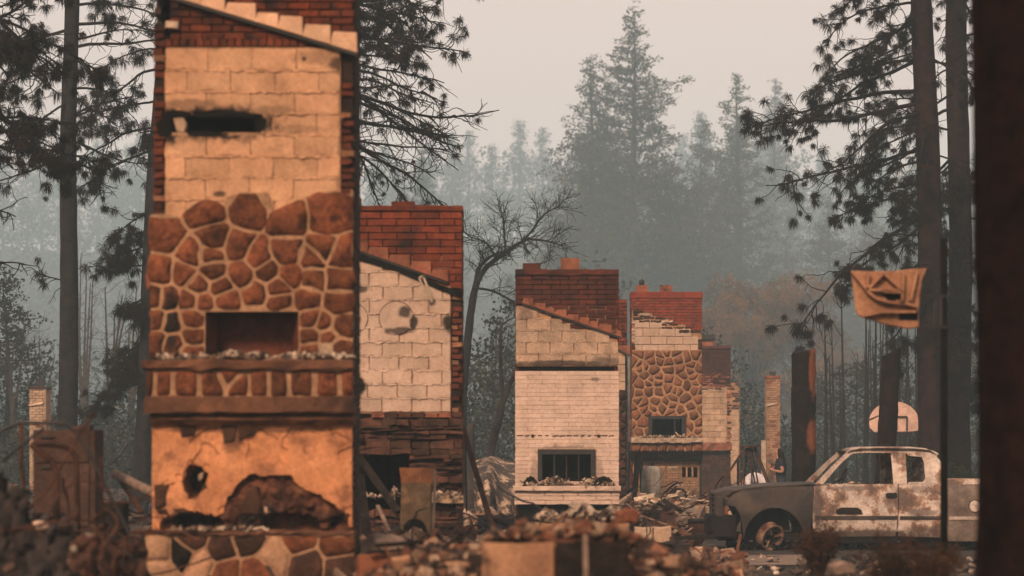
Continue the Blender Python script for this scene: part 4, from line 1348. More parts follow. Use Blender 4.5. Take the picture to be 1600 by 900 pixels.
# bumper: curved bar wrapping round the front
m = MB()
V = []; n = 12
for i in range(n + 1):
    t = i / n; y = YT - 0.02 + (TW + 0.04) * t
    bx_ = tx(1108) + 0.26 * abs(2 * t - 1) ** 4
    for dx, py in ((0.02, 805), (0.0, 812), (0.0, 832), (0.04, 840), (0.20, 840), (0.22, 805)):
        V.append((bx_ + dx, y, tz(py) + 0.01 * math.sin(i)))
idx = np.arange((n + 1) * 6).reshape(n + 1, 6)
q = np.stack([idx[:-1], np.roll(idx[:-1], -1, 1), np.roll(idx[1:], -1, 1), idx[1:]], -1).reshape(-1, 4)
m.add(V, [q, idx[0], idx[-1][::-1]])
part('bumper', m, MAT['t_dark'], truck)
m = MB()
for (a, b, py0, py1, y) in ((1112, 1150, 806, 838, -0.035),):
    m.box((tx(a + 3), YT + y, tz(py1)), (tx(b), YT + 0.18, tz(py0)))
part('bumper_end', m, MAT['t_dark'], truck)
# grille panel with empty lamp holes, engine bay
m = MB()
for t0, t1 in ((0.0, 0.05), (0.28, 0.33), (0.66, 0.71), (0.95, 1.0)):
    m.box((tx(1120), YT + TW * t0, tz(806)), (tx(1130), YT + TW * t1, tz(775)))
for py in (778, 788, 795):
    m.bar((tx(1121), YT + TW * 0.01, tz(py)) if py == 778 else (tx(1121), YT + TW * 0.32, tz(py)), (tx(1121), YT + TW * 0.99, tz(py)) if py == 778 else (tx(1121), YT + TW * 0.67, tz(py)), 0.03, 0.02)
part('grille', m, MAT['t_rust'], truck)
m = MB(); m.box((tx(1126), YT + 0.06, tz(803)), (tx(1138), YT + 0.28, tz(793)), jit=0.03, rng=random.Random(3)); part('headlight', m, MAT['t_orange'], truck)
m = MB(); m.box((tx(1126), YT + TW - 0.28, tz(803)), (tx(1138), YT + TW - 0.06, tz(793)), jit=0.03, rng=random.Random(4)); part('headlight', m, MAT['t_orange'], truck)
rr = random.Random(9)
m = MB(); m.box((tx(1165), YT + 0.5, tz(830)), (tx(1235), YT + 1.2, tz(770)), jit=0.06, rng=rr); m.box((tx(1180), YT + 0.35, tz(815)), (tx(1200), YT + 0.5, tz(790)), jit=0.03, rng=rr)
part('engine', m, MAT['t_dark'], truck)
m = MB()
for y in (0.38, TW - 0.46):
    m.box((tx(1125), YT + y, tz(846)), (tx(1650), YT + y + 0.08, tz(834)))
for px in (1150, 1270, 1400, 1500, 1600):
    m.box((tx(px), YT + 0.46, tz(845)), (tx(px + 8), YT + TW - 0.46, tz(836)))
m.box((tx(1272), YT + 0.12, tz(843)), (tx(1476), YT + TW - 0.12, tz(838)))
part('chassis', m, MAT['t_dark'], truck)
# rusted inner arch behind the front wheel
m = MB()
pa = arch(1210, 846, 47, 52, 5, 175, 12)
V = []
for a, b in pa:
    V += [(tx(a), YT + 0.10, tz(b)), (tx(a), YT + 0.42, tz(b))]
i = np.arange(len(V)).reshape(-1, 2)
m.add(V, [np.stack([i[:-1, 0], i[1:, 0], i[1:, 1], i[:-1, 1]], -1)])
part('wheel_arch', m, MAT['t_orange'], truck)
m = MB(); m.box((tx(1262), YT + 0.12, tz(845)), (tx(1270), YT + TW - 0.12, tz(760))); part('bulkhead', m, MAT['t_orange'], truck)
# dashboard, steering wheel, seat frames
m = MB(); m.box((tx(1276), YT + 0.2, tz(775)), (tx(1300), YT + TW - 0.2, tz(757)), jit=0.02, rng=rr); part('dashboard', m, MAT['t_rust'], truck)
m = MB()
cc = Vector((tx(1322), YT + 0.48, tz(748)))
m.tube([cc + Vector((0.07 * math.sin(a) , 0.18 * math.cos(a), 0.17 * math.sin(a))) for a in np.linspace(0, 6.28, 22)], 0.012, 6)
m.bar(cc, (tx(1290), YT + 0.48, tz(766)), 0.03)
part('steering_wheel', m, MAT['t_dark'], truck)
for y in (0.28, 0.98):
    m = MB()
    for q in range(5):
        yy = YT + y + q * 0.11
        m.tube([(tx(1345), yy, tz(800)), (tx(1372), yy, tz(797)), (tx(1380), yy, tz(775)), (tx(1386), yy, tz(752))], 0.008, 4)
    m.bar((tx(1386), YT + y, tz(752)), (tx(1386), YT + y + 0.44, tz(752)), 0.02)
    part('seat_frame', m, MAT['t_rust'], truck)


def rim(parent, c, tilt, mat=MAT['rim'], r=0.24, w=0.15):
    M = Matrix.Translation(c) @ Matrix.Rotation(tilt[2], 4, 'Z') @ Matrix.Rotation(tilt[0], 4, 'X') @ Matrix.Rotation(tilt[1], 4, 'Y')
    m = MB()
    n = 28
    prof = [(r, 0), (r * 0.97, 0.012), (r * 0.86, 0.03), (r * 0.82, w * 0.5), (r * 0.86, w - 0.02), (r, w), (r * 0.99, w + 0.01), (r * 0.80, w - 0.02), (r * 0.76, w * 0.5), (r * 0.80, 0.028), (r * 0.95, -0.006)]
    V = []
    for i in range(n):
        a = i * 2 * math.pi / n
        for rad, y in prof:
            V.append(tuple(M @ Vector((rad * math.cos(a), y, rad * math.sin(a)))))
    i = np.arange(len(V)).reshape(n, len(prof))
    a, b = i, np.roll(i, -1, 0)
    m.add(V, [np.stack([a, b, np.roll(b, -1, 1), np.roll(a, -1, 1)], -1).reshape(-1, 4)])
    wo = part('wheel', m, mat, parent, smooth=True)
    m = MB()
    for s in range(3):
        a = s * 2 * math.pi / 3 + 0.5
        p0 = M @ Vector((0.05 * math.cos(a), 0.05, 0.05 * math.sin(a))); p1 = M @ Vector((r * 0.8 * math.cos(a), 0.04, r * 0.8 * math.sin(a)))
        m.bar(p0, p1, 0.085, 0.03)
    part('spokes', m, mat, wo)
    m = MB()
    m.tube([M @ Vector((0, 0.02, 0)), M @ Vector((0, 0.09, 0))], [0.07, 0.08], 14)
    part('hub', m, MAT['t_dark'], wo)
    return wo


rim(truck, Vector((tx(1208), YT + 0.04, 0.225)), (0.38, 0.3, 0.62))
rim(truck, Vector((tx(1212), YT + TW - 0.20, 0.24)), (0.0, 0.9, 0.1))
rim(truck, Vector((tx(1578), YT + 0.06, 0.24)), (0.1, 0.5, 0.1))
rim(truck, Vector((tx(1578), YT + TW - 0.20, 0.24)), (0.0, 0.2, 0.0))
m = MB()
rr = random.Random(14)
for (a, b) in ((1258, 1204), (1530, 1560)):
    pass
for px in (1212, 1578):
    m.tube([(tx(px), YT + 0.15, 0.25), (tx(px), YT + TW - 0.15, 0.25)], 0.05, 8)
part('axle', m, MAT['t_dark'], truck)

# ------------------------------------------------------------------ basketball boards
DB = 25.0
root = thing('basketball_hoop', 'slumped tan basketball backboard on a dark pole in front of the pickup', 'basketball hoop', (P(1475, 700, DB).x, DB, 0.55))
MAT['board'] = pm('scorched_board_plastic', (0.42, 0.225, 0.13), (0.30, 0.15, 0.085), 3, rand=0.1, c3=(0.20, 0.10, 0.06), c3scale=4, c3th=0.6)
m = MB()
b0 = P(1475, 372, DB)
m.tube([(b0.x, DB, 0.3), (b0.x, DB, b0.z)], 0.036, 12)
part('pole', m, pm('pole_black', (0.004, 0.004, 0.004), (0.009, 0.008, 0.007), 6), root, smooth=True)
m = MB()
for py in (463, 511):
    a = P(1442, py, DB - 0.10); b = P(1478, py, DB - 0.02)
    m.bar(a, b, 0.04, 0.035)
for px in (1461, 1470):
    m.bar(P(px, 463, DB - 0.06), P(px, 511, DB - 0.06), 0.022, 0.03)
part('bracket', m, MAT['iron'], root)
BD = DB - 0.12
brd = [(1330, 423), (1356, 424), (1392, 423.5), (1430, 420), (1449, 419), (1441, 437), (1438, 460), (1436, 485), (1436, 512), (1420, 514), (1386, 508), (1360, 500), (1342, 494), (1337, 486), (1334, 455)]
m = MB(); m.prism([(P(a, b, BD).x, P(a, b, BD).z) for a, b in brd], BD, BD + 0.03, inset=0.012)
bd = part('backboard', m, MAT['board'], root)
m = MB()
def rib(p, q, w=0.024, h=0.08):
    m.bar(P(p[0], p[1], BD - 0.03), P(q[0], q[1], BD - 0.03), h, w)
for p, q in (((1331, 425), (1354, 453)), ((1354, 453), (1356, 426)), ((1354, 453), (1380, 427)), ((1380, 427), (1407, 452)), ((1354, 453), (1404, 454)), ((1354, 455), (1368, 466)), ((1368, 466), (1386, 472)), ((1386, 472), (1413, 475)), ((1411, 424), (1409, 475)), ((1380, 456), (1410, 457)), ((1346, 494), (1375, 488)), ((1375, 488), (1430, 487)), ((1432, 424), (1422, 470)), ((1400, 470), (1434, 480))):
    rib(p, q)
part('rib', m, MAT['board'], bd)
for pts in (((1376, 459), (1408, 459), (1408, 471), (1388, 469)), ((1406, 489), (1434, 489), (1434, 501), (1404, 500))):
    m = MB()
    m.prism([(P(a, b, BD).x, P(a, b, BD).z) for a, b in pts], BD - 0.006, BD + 0.02)
    part('opening', m, MAT['soot'], bd)

DF = 72.0
root = thing('basketball_hoop', 'pale half round basketball backboard far behind the pickup cab', 'basketball hoop', (P(1400, 700, DF).x, DF, 0.0))
MAT['board2'] = pm('pale_board', (0.72, 0.50, 0.40), (0.64, 0.44, 0.35), 3, rand=0.1)
m = MB()
pts = [(1359, 668), (1358, 655)] + [(1397 + 39 * math.cos(a), 660 - 33 * math.sin(a)) for a in np.linspace(math.pi * 0.98, 0.02, 18)] + [(1437, 672), (1420, 675), (1366, 675)]
m.prism([(P(a, b, DF).x, P(a, b, DF).z) for a, b in pts], DF, DF + 0.05)
bd = part('backboard', m, MAT['board2'], root)
m = MB()
for p, q in (((1401, 651), (1417, 651)), ((1401, 651), (1401, 673)), ((1417, 651), (1417, 673)), ((1365, 676), (1425, 675))):
    m.bar(P(p[0], p[1], DF - 0.03), P(q[0], q[1], DF - 0.03), 0.035, 0.035)
part('target_frame', m, MAT['iron'], bd)
m = MB(); b0 = P(1399, 680, DF + 0.3); m.bar((b0.x, DF + 0.3, 0), (b0.x, DF + 0.3, P(0, 650, DF).z), 0.1); m.bar((b0.x, DF + 0.3, P(0, 660, DF).z), (b0.x, DF + 0.02, P(0, 660, DF).z), 0.06)
part('post', m, MAT['t_bed'], root)
m = MB()
rc = P(1402, 678, DF - 0.28)
m.tube([rc + Vector((0.22 * math.cos(a), 0.22 * math.sin(a), 0)) for a in np.linspace(0, 6.28, 18)], 0.012, 5)
part('rim', m, MAT['rust'], root)


# ------------------------------------------------------------------ people
def skin_body(name, joints, edges, mats, assign, parent_label, cat_loc):
    """joints: {key: (x, y, z, rx, ry)}; one continuous surface grown with a Skin modifier"""
    keys = list(joints)
    me = bpy.data.meshes.new(name)
    o0 = Vector(cat_loc)
    me.from_pydata([tuple(Vector(joints[q][:3]) - o0) for q in keys], [(keys.index(a), keys.index(b)) for a, b in edges], [])
    ob = bpy.data.objects.new(name, me)
    COL.objects.link(ob)
    ob.location = o0
    sk = ob.modifiers.new('skin', 'SKIN')
    sk.use_smooth_shade = True
    for i, q in enumerate(keys):
        sv = me.skin_vertices[0].data[i]
        sv.radius = joints[q][3:5]
        sv.use_root = (i == 0)
    ss = ob.modifiers.new('sub', 'SUBSURF'); ss.levels = 2; ss.render_levels = 2
    bpy.context.view_layer.update()
    dg = bpy.context.evaluated_depsgraph_get()
    me2 = bpy.data.meshes.new_from_object(ob.evaluated_get(dg))
    ob.modifiers.clear()
    ob.data = me2
    bpy.data.meshes.remove(me)
    me2.name = name
    me2.materials.clear()
    for mt in mats:
        me2.materials.append(mt)
    for p in me2.polygons:
        p.material_index = assign(p.center + o0)
        p.use_smooth = True
    WL[ob.name] = o0
    return ob


MAT['skin'] = pm('skin', (0.44, 0.235, 0.16), (0.38, 0.20, 0.135), 8, objrand=False, bump=0, rough=0.6)
MAT['navy'] = pm('navy_cotton', (0.017, 0.020, 0.032), (0.025, 0.028, 0.042), 10, objrand=False, bump=0.3)
MAT['denim'] = pm('dark_denim', (0.03, 0.035, 0.05), (0.045, 0.05, 0.07), 10, objrand=False, bump=0.3)
MAT['white_shirt'] = pm('white_cotton', (0.66, 0.64, 0.66), (0.58, 0.56, 0.58), 6, objrand=False, bump=0.3)
MAT['hair'] = pm('dark_hair', (0.012, 0.009, 0.008), (0.02, 0.015, 0.012), 30, objrand=False, bump=0.6)
MAT['shoe'] = pm('shoe', (0.03, 0.03, 0.03), (0.05, 0.045, 0.04), 6, objrand=False)


def fingers(m, wrist, d, side, s=1.0):
    """palm and five bent fingers as extra geometry joined to the hand"""
    d = Vector(d).normalized(); sd = Vector(side).normalized(); nrm = d.cross(sd)
    palm = wrist + d * 0.05
    m.tube([wrist - d * 0.01, wrist + d * 0.04, wrist + d * 0.09], [0.026, 0.036, 0.034], 8)
    for i, L in enumerate((0.068, 0.078, 0.072, 0.055)):
        b = wrist + d * 0.085 + sd * (0.027 - 0.018 * i)
        c1 = b + d * L * 0.5 + nrm * 0.012
        c2 = c1 + (d * 0.5 + nrm * 0.8).normalized() * L * 0.5
        m.tube([b - d * 0.02, b, c1, c2], [0.010, 0.0095, 0.009, 0.007], 6)
    b = wrist + d * 0.03 + sd * 0.03
    m.tube([b, b + sd * 0.025 + d * 0.03, b + sd * 0.03 + d * 0.065 + nrm * 0.02], [0.012, 0.011, 0.008], 6)


DP = 61.5
pw = P(1219, 714, DP)
x0 = pw.x
J = {
    'pelvis': (x0 + 0.02, DP, 0.97, 0.155, 0.115), 'waist': (x0 + 0.02, DP, 1.10, 0.135, 0.10), 'chest': (x0 + 0.01, DP, 1.27, 0.165, 0.115), 'upper': (x0, DP, 1.40, 0.125, 0.09), 'neck': (x0 - 0.02, DP, 1.475, 0.055, 0.055),
    'skull': (x0 - 0.045, DP, 1.56, 0.078, 0.09), 'crown': (x0 - 0.04, DP, 1.655, 0.07, 0.08),
    'shl': (x0 + 0.0, DP - 0.17, 1.39, 0.06, 0.06), 'ell': (x0 + 0.045, DP - 0.215, 1.13, 0.045, 0.045), 'wrl': (x0 - 0.16, DP - 0.17, 1.17, 0.03, 0.03), 'hal': (x0 - 0.21, DP - 0.15, 1.19, 0.03, 0.025),
    'shr': (x0 + 0.0, DP + 0.17, 1.39, 0.06, 0.06), 'elr': (x0 + 0.0, DP + 0.22, 1.13, 0.045, 0.045), 'wrr': (x0 - 0.18, DP + 0.08, 1.22, 0.03, 0.03), 'har': (x0 - 0.225, DP + 0.06, 1.25, 0.03, 0.025),
    'hil': (x0 + 0.02, DP - 0.09, 0.90, 0.10, 0.105), 'knl': (x0 + 0.0, DP - 0.10, 0.50, 0.065, 0.065), 'anl': (x0 + 0.03, DP - 0.10, 0.10, 0.042, 0.042), 'tol': (x0 - 0.13, DP - 0.11, 0.04, 0.04, 0.035),
    'hir': (x0 + 0.02, DP + 0.09, 0.90, 0.10, 0.105), 'knr': (x0 - 0.02, DP + 0.10, 0.50, 0.065, 0.065), 'anr': (x0 + 0.02, DP + 0.10, 0.10, 0.042, 0.042), 'tor': (x0 - 0.14, DP + 0.11, 0.04, 0.04, 0.035)}
E = [('pelvis', 'waist'), ('waist', 'chest'), ('chest', 'upper'), ('upper', 'neck'), ('neck', 'skull'), ('skull', 'crown'), ('upper', 'shl'), ('shl', 'ell'), ('ell', 'wrl'), ('wrl', 'hal'), ('upper', 'shr'), ('shr', 'elr'), ('elr', 'wrr'), ('wrr', 'har'),
     ('pelvis', 'hil'), ('hil', 'knl'), ('knl', 'anl'), ('anl', 'tol'), ('pelvis', 'hir'), ('hir', 'knr'), ('knr', 'anr'), ('anr', 'tor')]


def assign_w(c):
    if c.z < 0.11:
        return 3
    if c.z < 0.98:
        return 2
    if c.z > 1.455:
        return 0
    if (abs(c.y - DP) > 0.165 and 1.0 < c.z < 1.27) or (c.x < x0 - 0.14 and c.z > 1.05):
        return 0
    return 1


zo = gh(x0, DP)
for q in J:
    v = J[q]; J[q] = (v[0], v[1], v[2] * 1.02 + zo, v[3], v[4])
_aw = assign_w
pers = skin_body('person', J, E, [MAT['skin'], MAT['navy'], MAT['denim'], MAT['shoe']], lambda c: _aw(Vector((c.x, c.y, (c.z - zo) / 1.02))), '', (x0, DP, zo))
tag(pers, 'standing person with long dark hair and dark navy shirt looking down at something held up', 'person')
m = MB()
hc = Vector(J['skull'][:3])
for (dx, dy, dz, r_) in ():
    pass
# hair: cap over the back of the head, falling behind the shoulders
V = []; n = 14; rows = 9
for i in range(rows):
    t = i / (rows - 1)
    z = hc.z + 0.135 - 0.36 * t
    rr_ = 0.095 * math.sin(min(1, t * 2.2 + 0.12) * math.pi / 2) * (1.0 if t < 0.55 else 1.0 - 0.30 * (t - 0.55))
    cx_ = hc.x + 0.015 + 0.055 * t
    for j in range(n):
        a = -2.25 + 4.5 * j / (n - 1)
        V.append((cx_ + rr_ * math.cos(a) * 1.05, hc.y + rr_ * math.sin(a), z))
i = np.arange(len(V)).reshape(rows, n)
m.add(V, [np.stack([i[:-1, :-1], i[:-1, 1:], i[1:, 1:], i[1:, :-1]], -1).reshape(-1, 4), i[0]])
for j in range(26):
    a = random.Random(j).uniform(-2.2, 2.2); q = random.Random(j + 99)
    p = Vector((hc.x + 0.02 + 0.10 * math.cos(a), hc.y + 0.1 * math.sin(a), hc.z + 0.05))
    m.tube([p, p + Vector((0.01, 0, -0.12)), p + Vector((0.02 + q.uniform(0, .03), 0, -0.22)), p + Vector((0.03, 0, -0.30 - q.uniform(0, .06)))], [0.012, 0.016, 0.014, 0.004], 5)
part('hair', m, MAT['hair'], pers, smooth=True)
m = MB()
m.tube([hc + Vector((-0.075, 0, 0.03)), hc + Vector((-0.115, 0, -0.005)), hc + Vector((-0.085, 0, -0.012))], [0.012, 0.016, 0.008], 7)
for s in (-1, 1):
    m.tube([hc + Vector((0.01, s * 0.083, 0.03)), hc + Vector((0.015, s * 0.092, 0.0))], [0.02, 0.012], 6)
part('nose_and_ears', m, MAT['skin'], pers, smooth=True)
m = MB()
for s in (-1, 1):
    m.tube([hc + Vector((-0.080, s * 0.035, 0.03)), hc + Vector((-0.086, s * 0.035, 0.028))], [0.012, 0.006], 8)
m.bar(hc + Vector((-0.083, -0.022, -0.045)), hc + Vector((-0.083, 0.022, -0.045)), 0.01, 0.012)
part('eyes_and_mouth', m, MAT['hair'], pers)
for w_, h_ in (('wrl', 'hal'), ('wrr', 'har')):
    m = MB()
    a = Vector(J[w_][:3]); b = Vector(J[h_][:3])
    fingers(m, a + (b - a) * 0.35, (b - a), (0, 0, 1))
    part('hand', m, MAT['skin'], pers, smooth=True)
m = MB()
pc = Vector(J['hal'][:3]) + Vector((-0.03, 0.03, 0.06))
m.box(pc - Vector((0.008, 0.04, 0.075)), pc + Vector((0.008, 0.04, 0.075)), rot=Matrix.Rotation(0.35, 4, 'Y'))
solo('phone', m, MAT['iron'], 'dark flat phone held up by the standing person', 'phone')
# someone bending down in a white shirt
xb = P(1183, 714, DP - 1.2).x; yb = DP - 1.2
J2 = {
    'pelvis': (xb + 0.20, yb, 0.92, 0.15, 0.14), 'waist': (xb + 0.10, yb, 1.07, 0.13, 0.14), 'chest': (xb - 0.10, yb, 1.10, 0.14, 0.155), 'upper': (xb - 0.24, yb, 1.03, 0.10, 0.13), 'neck': (xb - 0.33, yb, 0.95, 0.055, 0.055), 'skull': (xb - 0.40, yb, 0.87, 0.08, 0.08), 'crown': (xb - 0.45, yb, 0.80, 0.07, 0.07),
    'shl': (xb - 0.22, yb - 0.19, 0.98, 0.06, 0.06), 'ell': (xb - 0.26, yb - 0.21, 0.70, 0.042, 0.042), 'wrl': (xb - 0.36, yb - 0.16, 0.46, 0.03, 0.03), 'hal': (xb - 0.38, yb - 0.15, 0.39, 0.03, 0.03),
    'shr': (xb - 0.22, yb + 0.19, 0.98, 0.06, 0.06), 'elr': (xb - 0.26, yb + 0.21, 0.70, 0.042, 0.042), 'wrr': (xb - 0.34, yb + 0.15, 0.46, 0.03, 0.03), 'har': (xb - 0.36, yb + 0.14, 0.39, 0.03, 0.03),
    'hil': (xb + 0.20, yb - 0.1, 0.84, 0.10, 0.10), 'knl': (xb + 0.02, yb - 0.12, 0.48, 0.066, 0.066), 'anl': (xb + 0.14, yb - 0.12, 0.10, 0.043, 0.043), 'tol': (xb - 0.03, yb - 0.13, 0.04, 0.04, 0.035),
    'hir': (xb + 0.20, yb + 0.1, 0.84, 0.10, 0.10), 'knr': (xb + 0.05, yb + 0.12, 0.48, 0.066, 0.066), 'anr': (xb + 0.18, yb + 0.12, 0.10, 0.043, 0.043), 'tor': (xb + 0.0, yb + 0.13, 0.04, 0.04, 0.035)}
zo2 = gh(xb, yb)
for q in J2:
    v = J2[q]; J2[q] = (v[0], v[1], v[2] + zo2, v[3], v[4])


def assign_b(c):
    z = c.z - zo2
    if z < 0.11:
        return 3
    if c.x < xb - 0.31 and z > 0.72:
        return 0
    if z < 0.72 and c.x < xb - 0.2:
        return 0
    if c.x > xb + 0.19 and z < 1.02 or z < 0.8:
        return 2
    return 1


per2 = skin_body('person', J2, E, [MAT['skin'], MAT['white_shirt'], MAT['denim'], MAT['shoe']], assign_b, '', (xb, yb, zo2))
tag(per2, 'person in a white shirt bending down with rounded back behind the truck bonnet', 'person')
hc2 = Vector(J2['skull'][:3])
m = MB()
V = []
for i in range(7):
    t = i / 6
    cx_ = hc2 + Vector((0.03, 0, 0.06)) + Vector((-0.10, 0, -0.13)) * t
    for j in range(10):
        a = math.pi * j / 9
        rr_ = 0.095 * math.sin(math.pi * (0.15 + 0.75 * t))
        V.append((cx_.x + 0.5 * rr_ * math.sin(a), cx_.y + rr_ * math.cos(a), cx_.z + rr_ * math.sin(a)))
i = np.arange(len(V)).reshape(7, 10)
m.add(V, [np.stack([i[:-1, :-1], i[:-1, 1:], i[1:, 1:], i[1:, :-1]], -1).reshape(-1, 4)])
part('hair', m, MAT['hair'], per2, smooth=True)
for w_, h_ in (('wrl', 'hal'), ('wrr', 'har')):
    m = MB()
    a = Vector(J2[w_][:3]); b = Vector(J2[h_][:3])
    fingers(m, a + (b - a) * 0.35, (b - a), (0, 1, 0))
    part('hand', m, MAT['skin'], per2, smooth=True)

# ------------------------------------------------------------------ burnt household things
DT = 56.0
root = thing('bent_frame', 'bent rusty tent frame of steel bars behind the truck bonnet', 'frame', (P(1175, 700, DT).x, DT, gh(P(1175, 700, DT).x, DT)))
m = MB(); tp = P(1172, 698, DT); m.box(tp - Vector((0.16, 0.15, 0.015)), tp + Vector((0.2, 0.15, 0.03)), rot=Matrix.Rotation(-0.1, 4, 'Y')); part('head_plate', m, MAT['rust'], root)
for (a, b, off) in (((1163, 702), (1129, 752), 0.0), ((1166, 700), (1152, 790), -0.3), ((1168, 699), (1160, 790), 0.2), ((1172, 698), (1176, 790), -0.2), ((1174, 699), (1192, 785), 0.3), ((1177, 698), (1200, 760), -0.1), ((1180, 698), (1212, 785), -0.25), ((1170, 700), (1186, 790), 0.1)):
    m = MB(); m.bar(P(a[0], a[1], DT), P(b[0], b[1], DT) + Vector((0, off, 0)), 0.05 if off == 0.0 else 0.032); part('bar', m, MAT['rust'], root)
m = MB(); a = P(1152, 718, DT); m.bar((a.x, DT - 0.2, 0.2), a + Vector((0, -0.2, 0)), 0.09, 0.05); part('post', m, MAT['char'], root)

DG = 60.0
tc = P(1018, 785, DG)
root = thing('water_tank', 'pale dented cylindrical water tank before the rounded stone chimney', 'tank', (tc.x, DG, gh(tc.x, DG)))
MAT['tank'] = pm('ashy_white_steel', (0.46, 0.41, 0.345), (0.33, 0.285, 0.235), 3, rand=0.1, c3=(0.16, 0.11, 0.08), c3scale=3, c3th=0.6, rough=0.7)
zt = P(0, 728, DG).z; zb = gh(tc.x, DG)
m = MB()
R_ = 0.225
m.tube([(tc.x - 0.03, DG, zb), (tc.x - 0.02, DG, zb + 0.4), (tc.x, DG, zt - 0.18), (tc.x, DG, zt - 0.07), (tc.x, DG, zt - 0.01), (tc.x, DG, zt)], [R_, R_ * 1.02, R_, R_ * 0.93, R_ * 0.6, 0.1], 20)
part('shell', m, MAT['tank'], root, smooth=True)
m = MB(); m.tube([(tc.x + 0.02, DG, zt - 0.02), (tc.x + 0.03, DG, zt + 0.05), (tc.x + 0.05, DG, zt + 0.08)], [0.05, 0.06, 0.02], 8); m.tube([(tc.x - 0.08, DG - 0.05, zt - 0.03), (tc.x - 0.08, DG - 0.05, zt + 0.10)], 0.015, 6)
part('pipe_stub', m, MAT['rust'], root)
m = MB(); m.bar((tc.x + 0.05, DG - R_ - 0.005, zb + 0.05), (tc.x + 0.06, DG - R_ - 0.005, zt - 0.2), 0.02, 0.01)
part('seam', m, MAT['tank'], root)

# rusty sheet-metal furnace in front of the second chimney
DS = 31.0
fx0, fx1 = P(626, 700, DS).x, P(680, 700, DS).x
ft, fbz = P(0, 732, DS).z, gh(P(650, 0, DS).x, DS)
root = thing('furnace', 'rusty upright sheet metal furnace case with round hole at its foot', 'furnace', ((fx0 + fx1) / 2, DS + 0.2, fbz))
MAT['furn'] = pm('heat_stained_sheet', (0.17, 0.115, 0.068), (0.10, 0.07, 0.045), 5, rand=0.1, c3=(0.27, 0.16, 0.085), c3scale=4, c3th=0.6)
m = MB(); m.box((fx0, DS, fbz), (fx1 - 0.06, DS + 0.40, ft - 0.18), jit=0.012, rng=random.Random(1)); cs = part('case', m, MAT['furn'], root)
m = MB(); m.box((fx0 - 0.01, DS - 0.02, ft - 0.20), (fx1 - 0.02, DS + 0.42, ft), jit=0.025, rng=random.Random(2)); part('hood', m, pm('orange_sheet', (0.25, 0.11, 0.05), (0.16, 0.075, 0.04), 5), root)
m = MB(); m.bar((fx1 - 0.03, DS - 0.01, fbz), (fx1, DS - 0.03, ft - 0.02), 0.06, 0.03); part('corner_trim', m, MAT['t_bed'], root)
m = MB(); hc_ = P(648, 828, DS)
m.tube([(hc_.x, DS - 0.04, hc_.z), (hc_.x, DS + 0.02, hc_.z)], [0.14, 0.13], 20); part('flue_hole', m, MAT['soot'], root)

# cabinet on the left with a bent bed frame in front of it
DC = 27.0
cx0, cx1 = P(52, 0, DC).x, P(148, 0, DC).x
ct = P(0, 672, DC).z; cb = gh(cx0, DC) - 0.02
root = thing('cabinet', 'dark rusty upright steel cabinet with drawer lines at the far left', 'cabinet', ((cx0 + cx1) / 2, DC + 0.3, cb))
MAT['cab'] = pm('dull_rust_paint', (0.085, 0.048, 0.036), (0.055, 0.034, 0.028), 3, rand=0.1, c3=(0.13, 0.075, 0.05), c3scale=4, c3th=0.62)
m = MB(); m.box((cx0, DC, cb), (cx1, DC + 0.6, ct), jit=0.01, rng=random.Random(5)); bd = part('body', m, MAT['cab'], root)
for (t, b) in ((678, 722), (726, 822)):
    m = MB(); m.box((cx0 + 0.03, DC - 0.022, P(0, b, DC).z), (cx1 - 0.06, DC - 0.003, P(0, t, DC).z), jit=0.006, rng=random.Random(t)); dp = part('drawer_front', m, MAT['cab'], root)
    m = MB(); m.box((cx0 + 0.08, DC - 0.05, P(0, t + 6, DC).z), (cx0 + 0.22, DC - 0.02, P(0, t + 3.5, DC).z)); part('handle', m, MAT['iron'], dp)
m = MB()
for q in range(4):
    p_ = P(136, 684 + q * 6, DC); m.box((p_.x - 0.008, DC - 0.012, p_.z - 0.012), (p_.x + 0.008, DC + 0.01, p_.z + 0.012))
part('vent_slot', m, MAT['soot'], root)
m = MB(); m.box((P(112, 0, DC).x, DC + 0.05, ct), (P(140, 0, DC).x, DC + 0.3, ct + 0.05), jit=0.01, rng=random.Random(7)); part('lid_stub', m, MAT['cab'], root)
DD = 22.0
root = thing('table_frame', 'bent tubular metal frame standing before the rusty cabinet', 'frame', (P(90, 0, DD).x, DD, gh(P(90, 0, DD).x, DD)))
for pts, r_ in (([(-20, 700), (5, 672), (30, 661), (70, 661), (105, 662), (118, 675), (140, 708), (170, 770), (205, 840), (235, 905)], 0.016),
                ([(33, 662), (33, 720), (40, 800), (36, 870)], 0.02), ([(48, 694), (80, 694), (105, 699), (118, 712), (120, 740), (122, 850)], 0.024), ([(48, 694), (82, 722), (88, 740), (88, 860)], 0.03), ([(5, 720), (40, 690), (70, 668)], 0.014)):
    m = MB()
    m.tube([P(a, b, DD + (0.3 if r_ > 0.018 else 0)) for a, b in pts], r_, 8)
    part('tube', m, MAT['rust'] if r_ > 0.016 else MAT['iron'], root, smooth=True)

# fallen poles and boards
def pole(name, lab, cat, a, b, d0, d1, r_, mat, flat=False, group=None):
    m = MB()
    p0, p1 = P(a[0], a[1], d0), P(b[0], b[1], d1)
    if flat:
        m.bar(p0, p1, r_, r_ * 0.45)
    else:
        mid = (p0 + p1) / 2 + Vector((0.01, 0, -0.012))
        m.tube([p0, mid, p1], [r_, r_ * 0.96, r_ * 0.92], 9)
    return solo(name, m, mat, lab, cat, group=group, smooth=not flat)


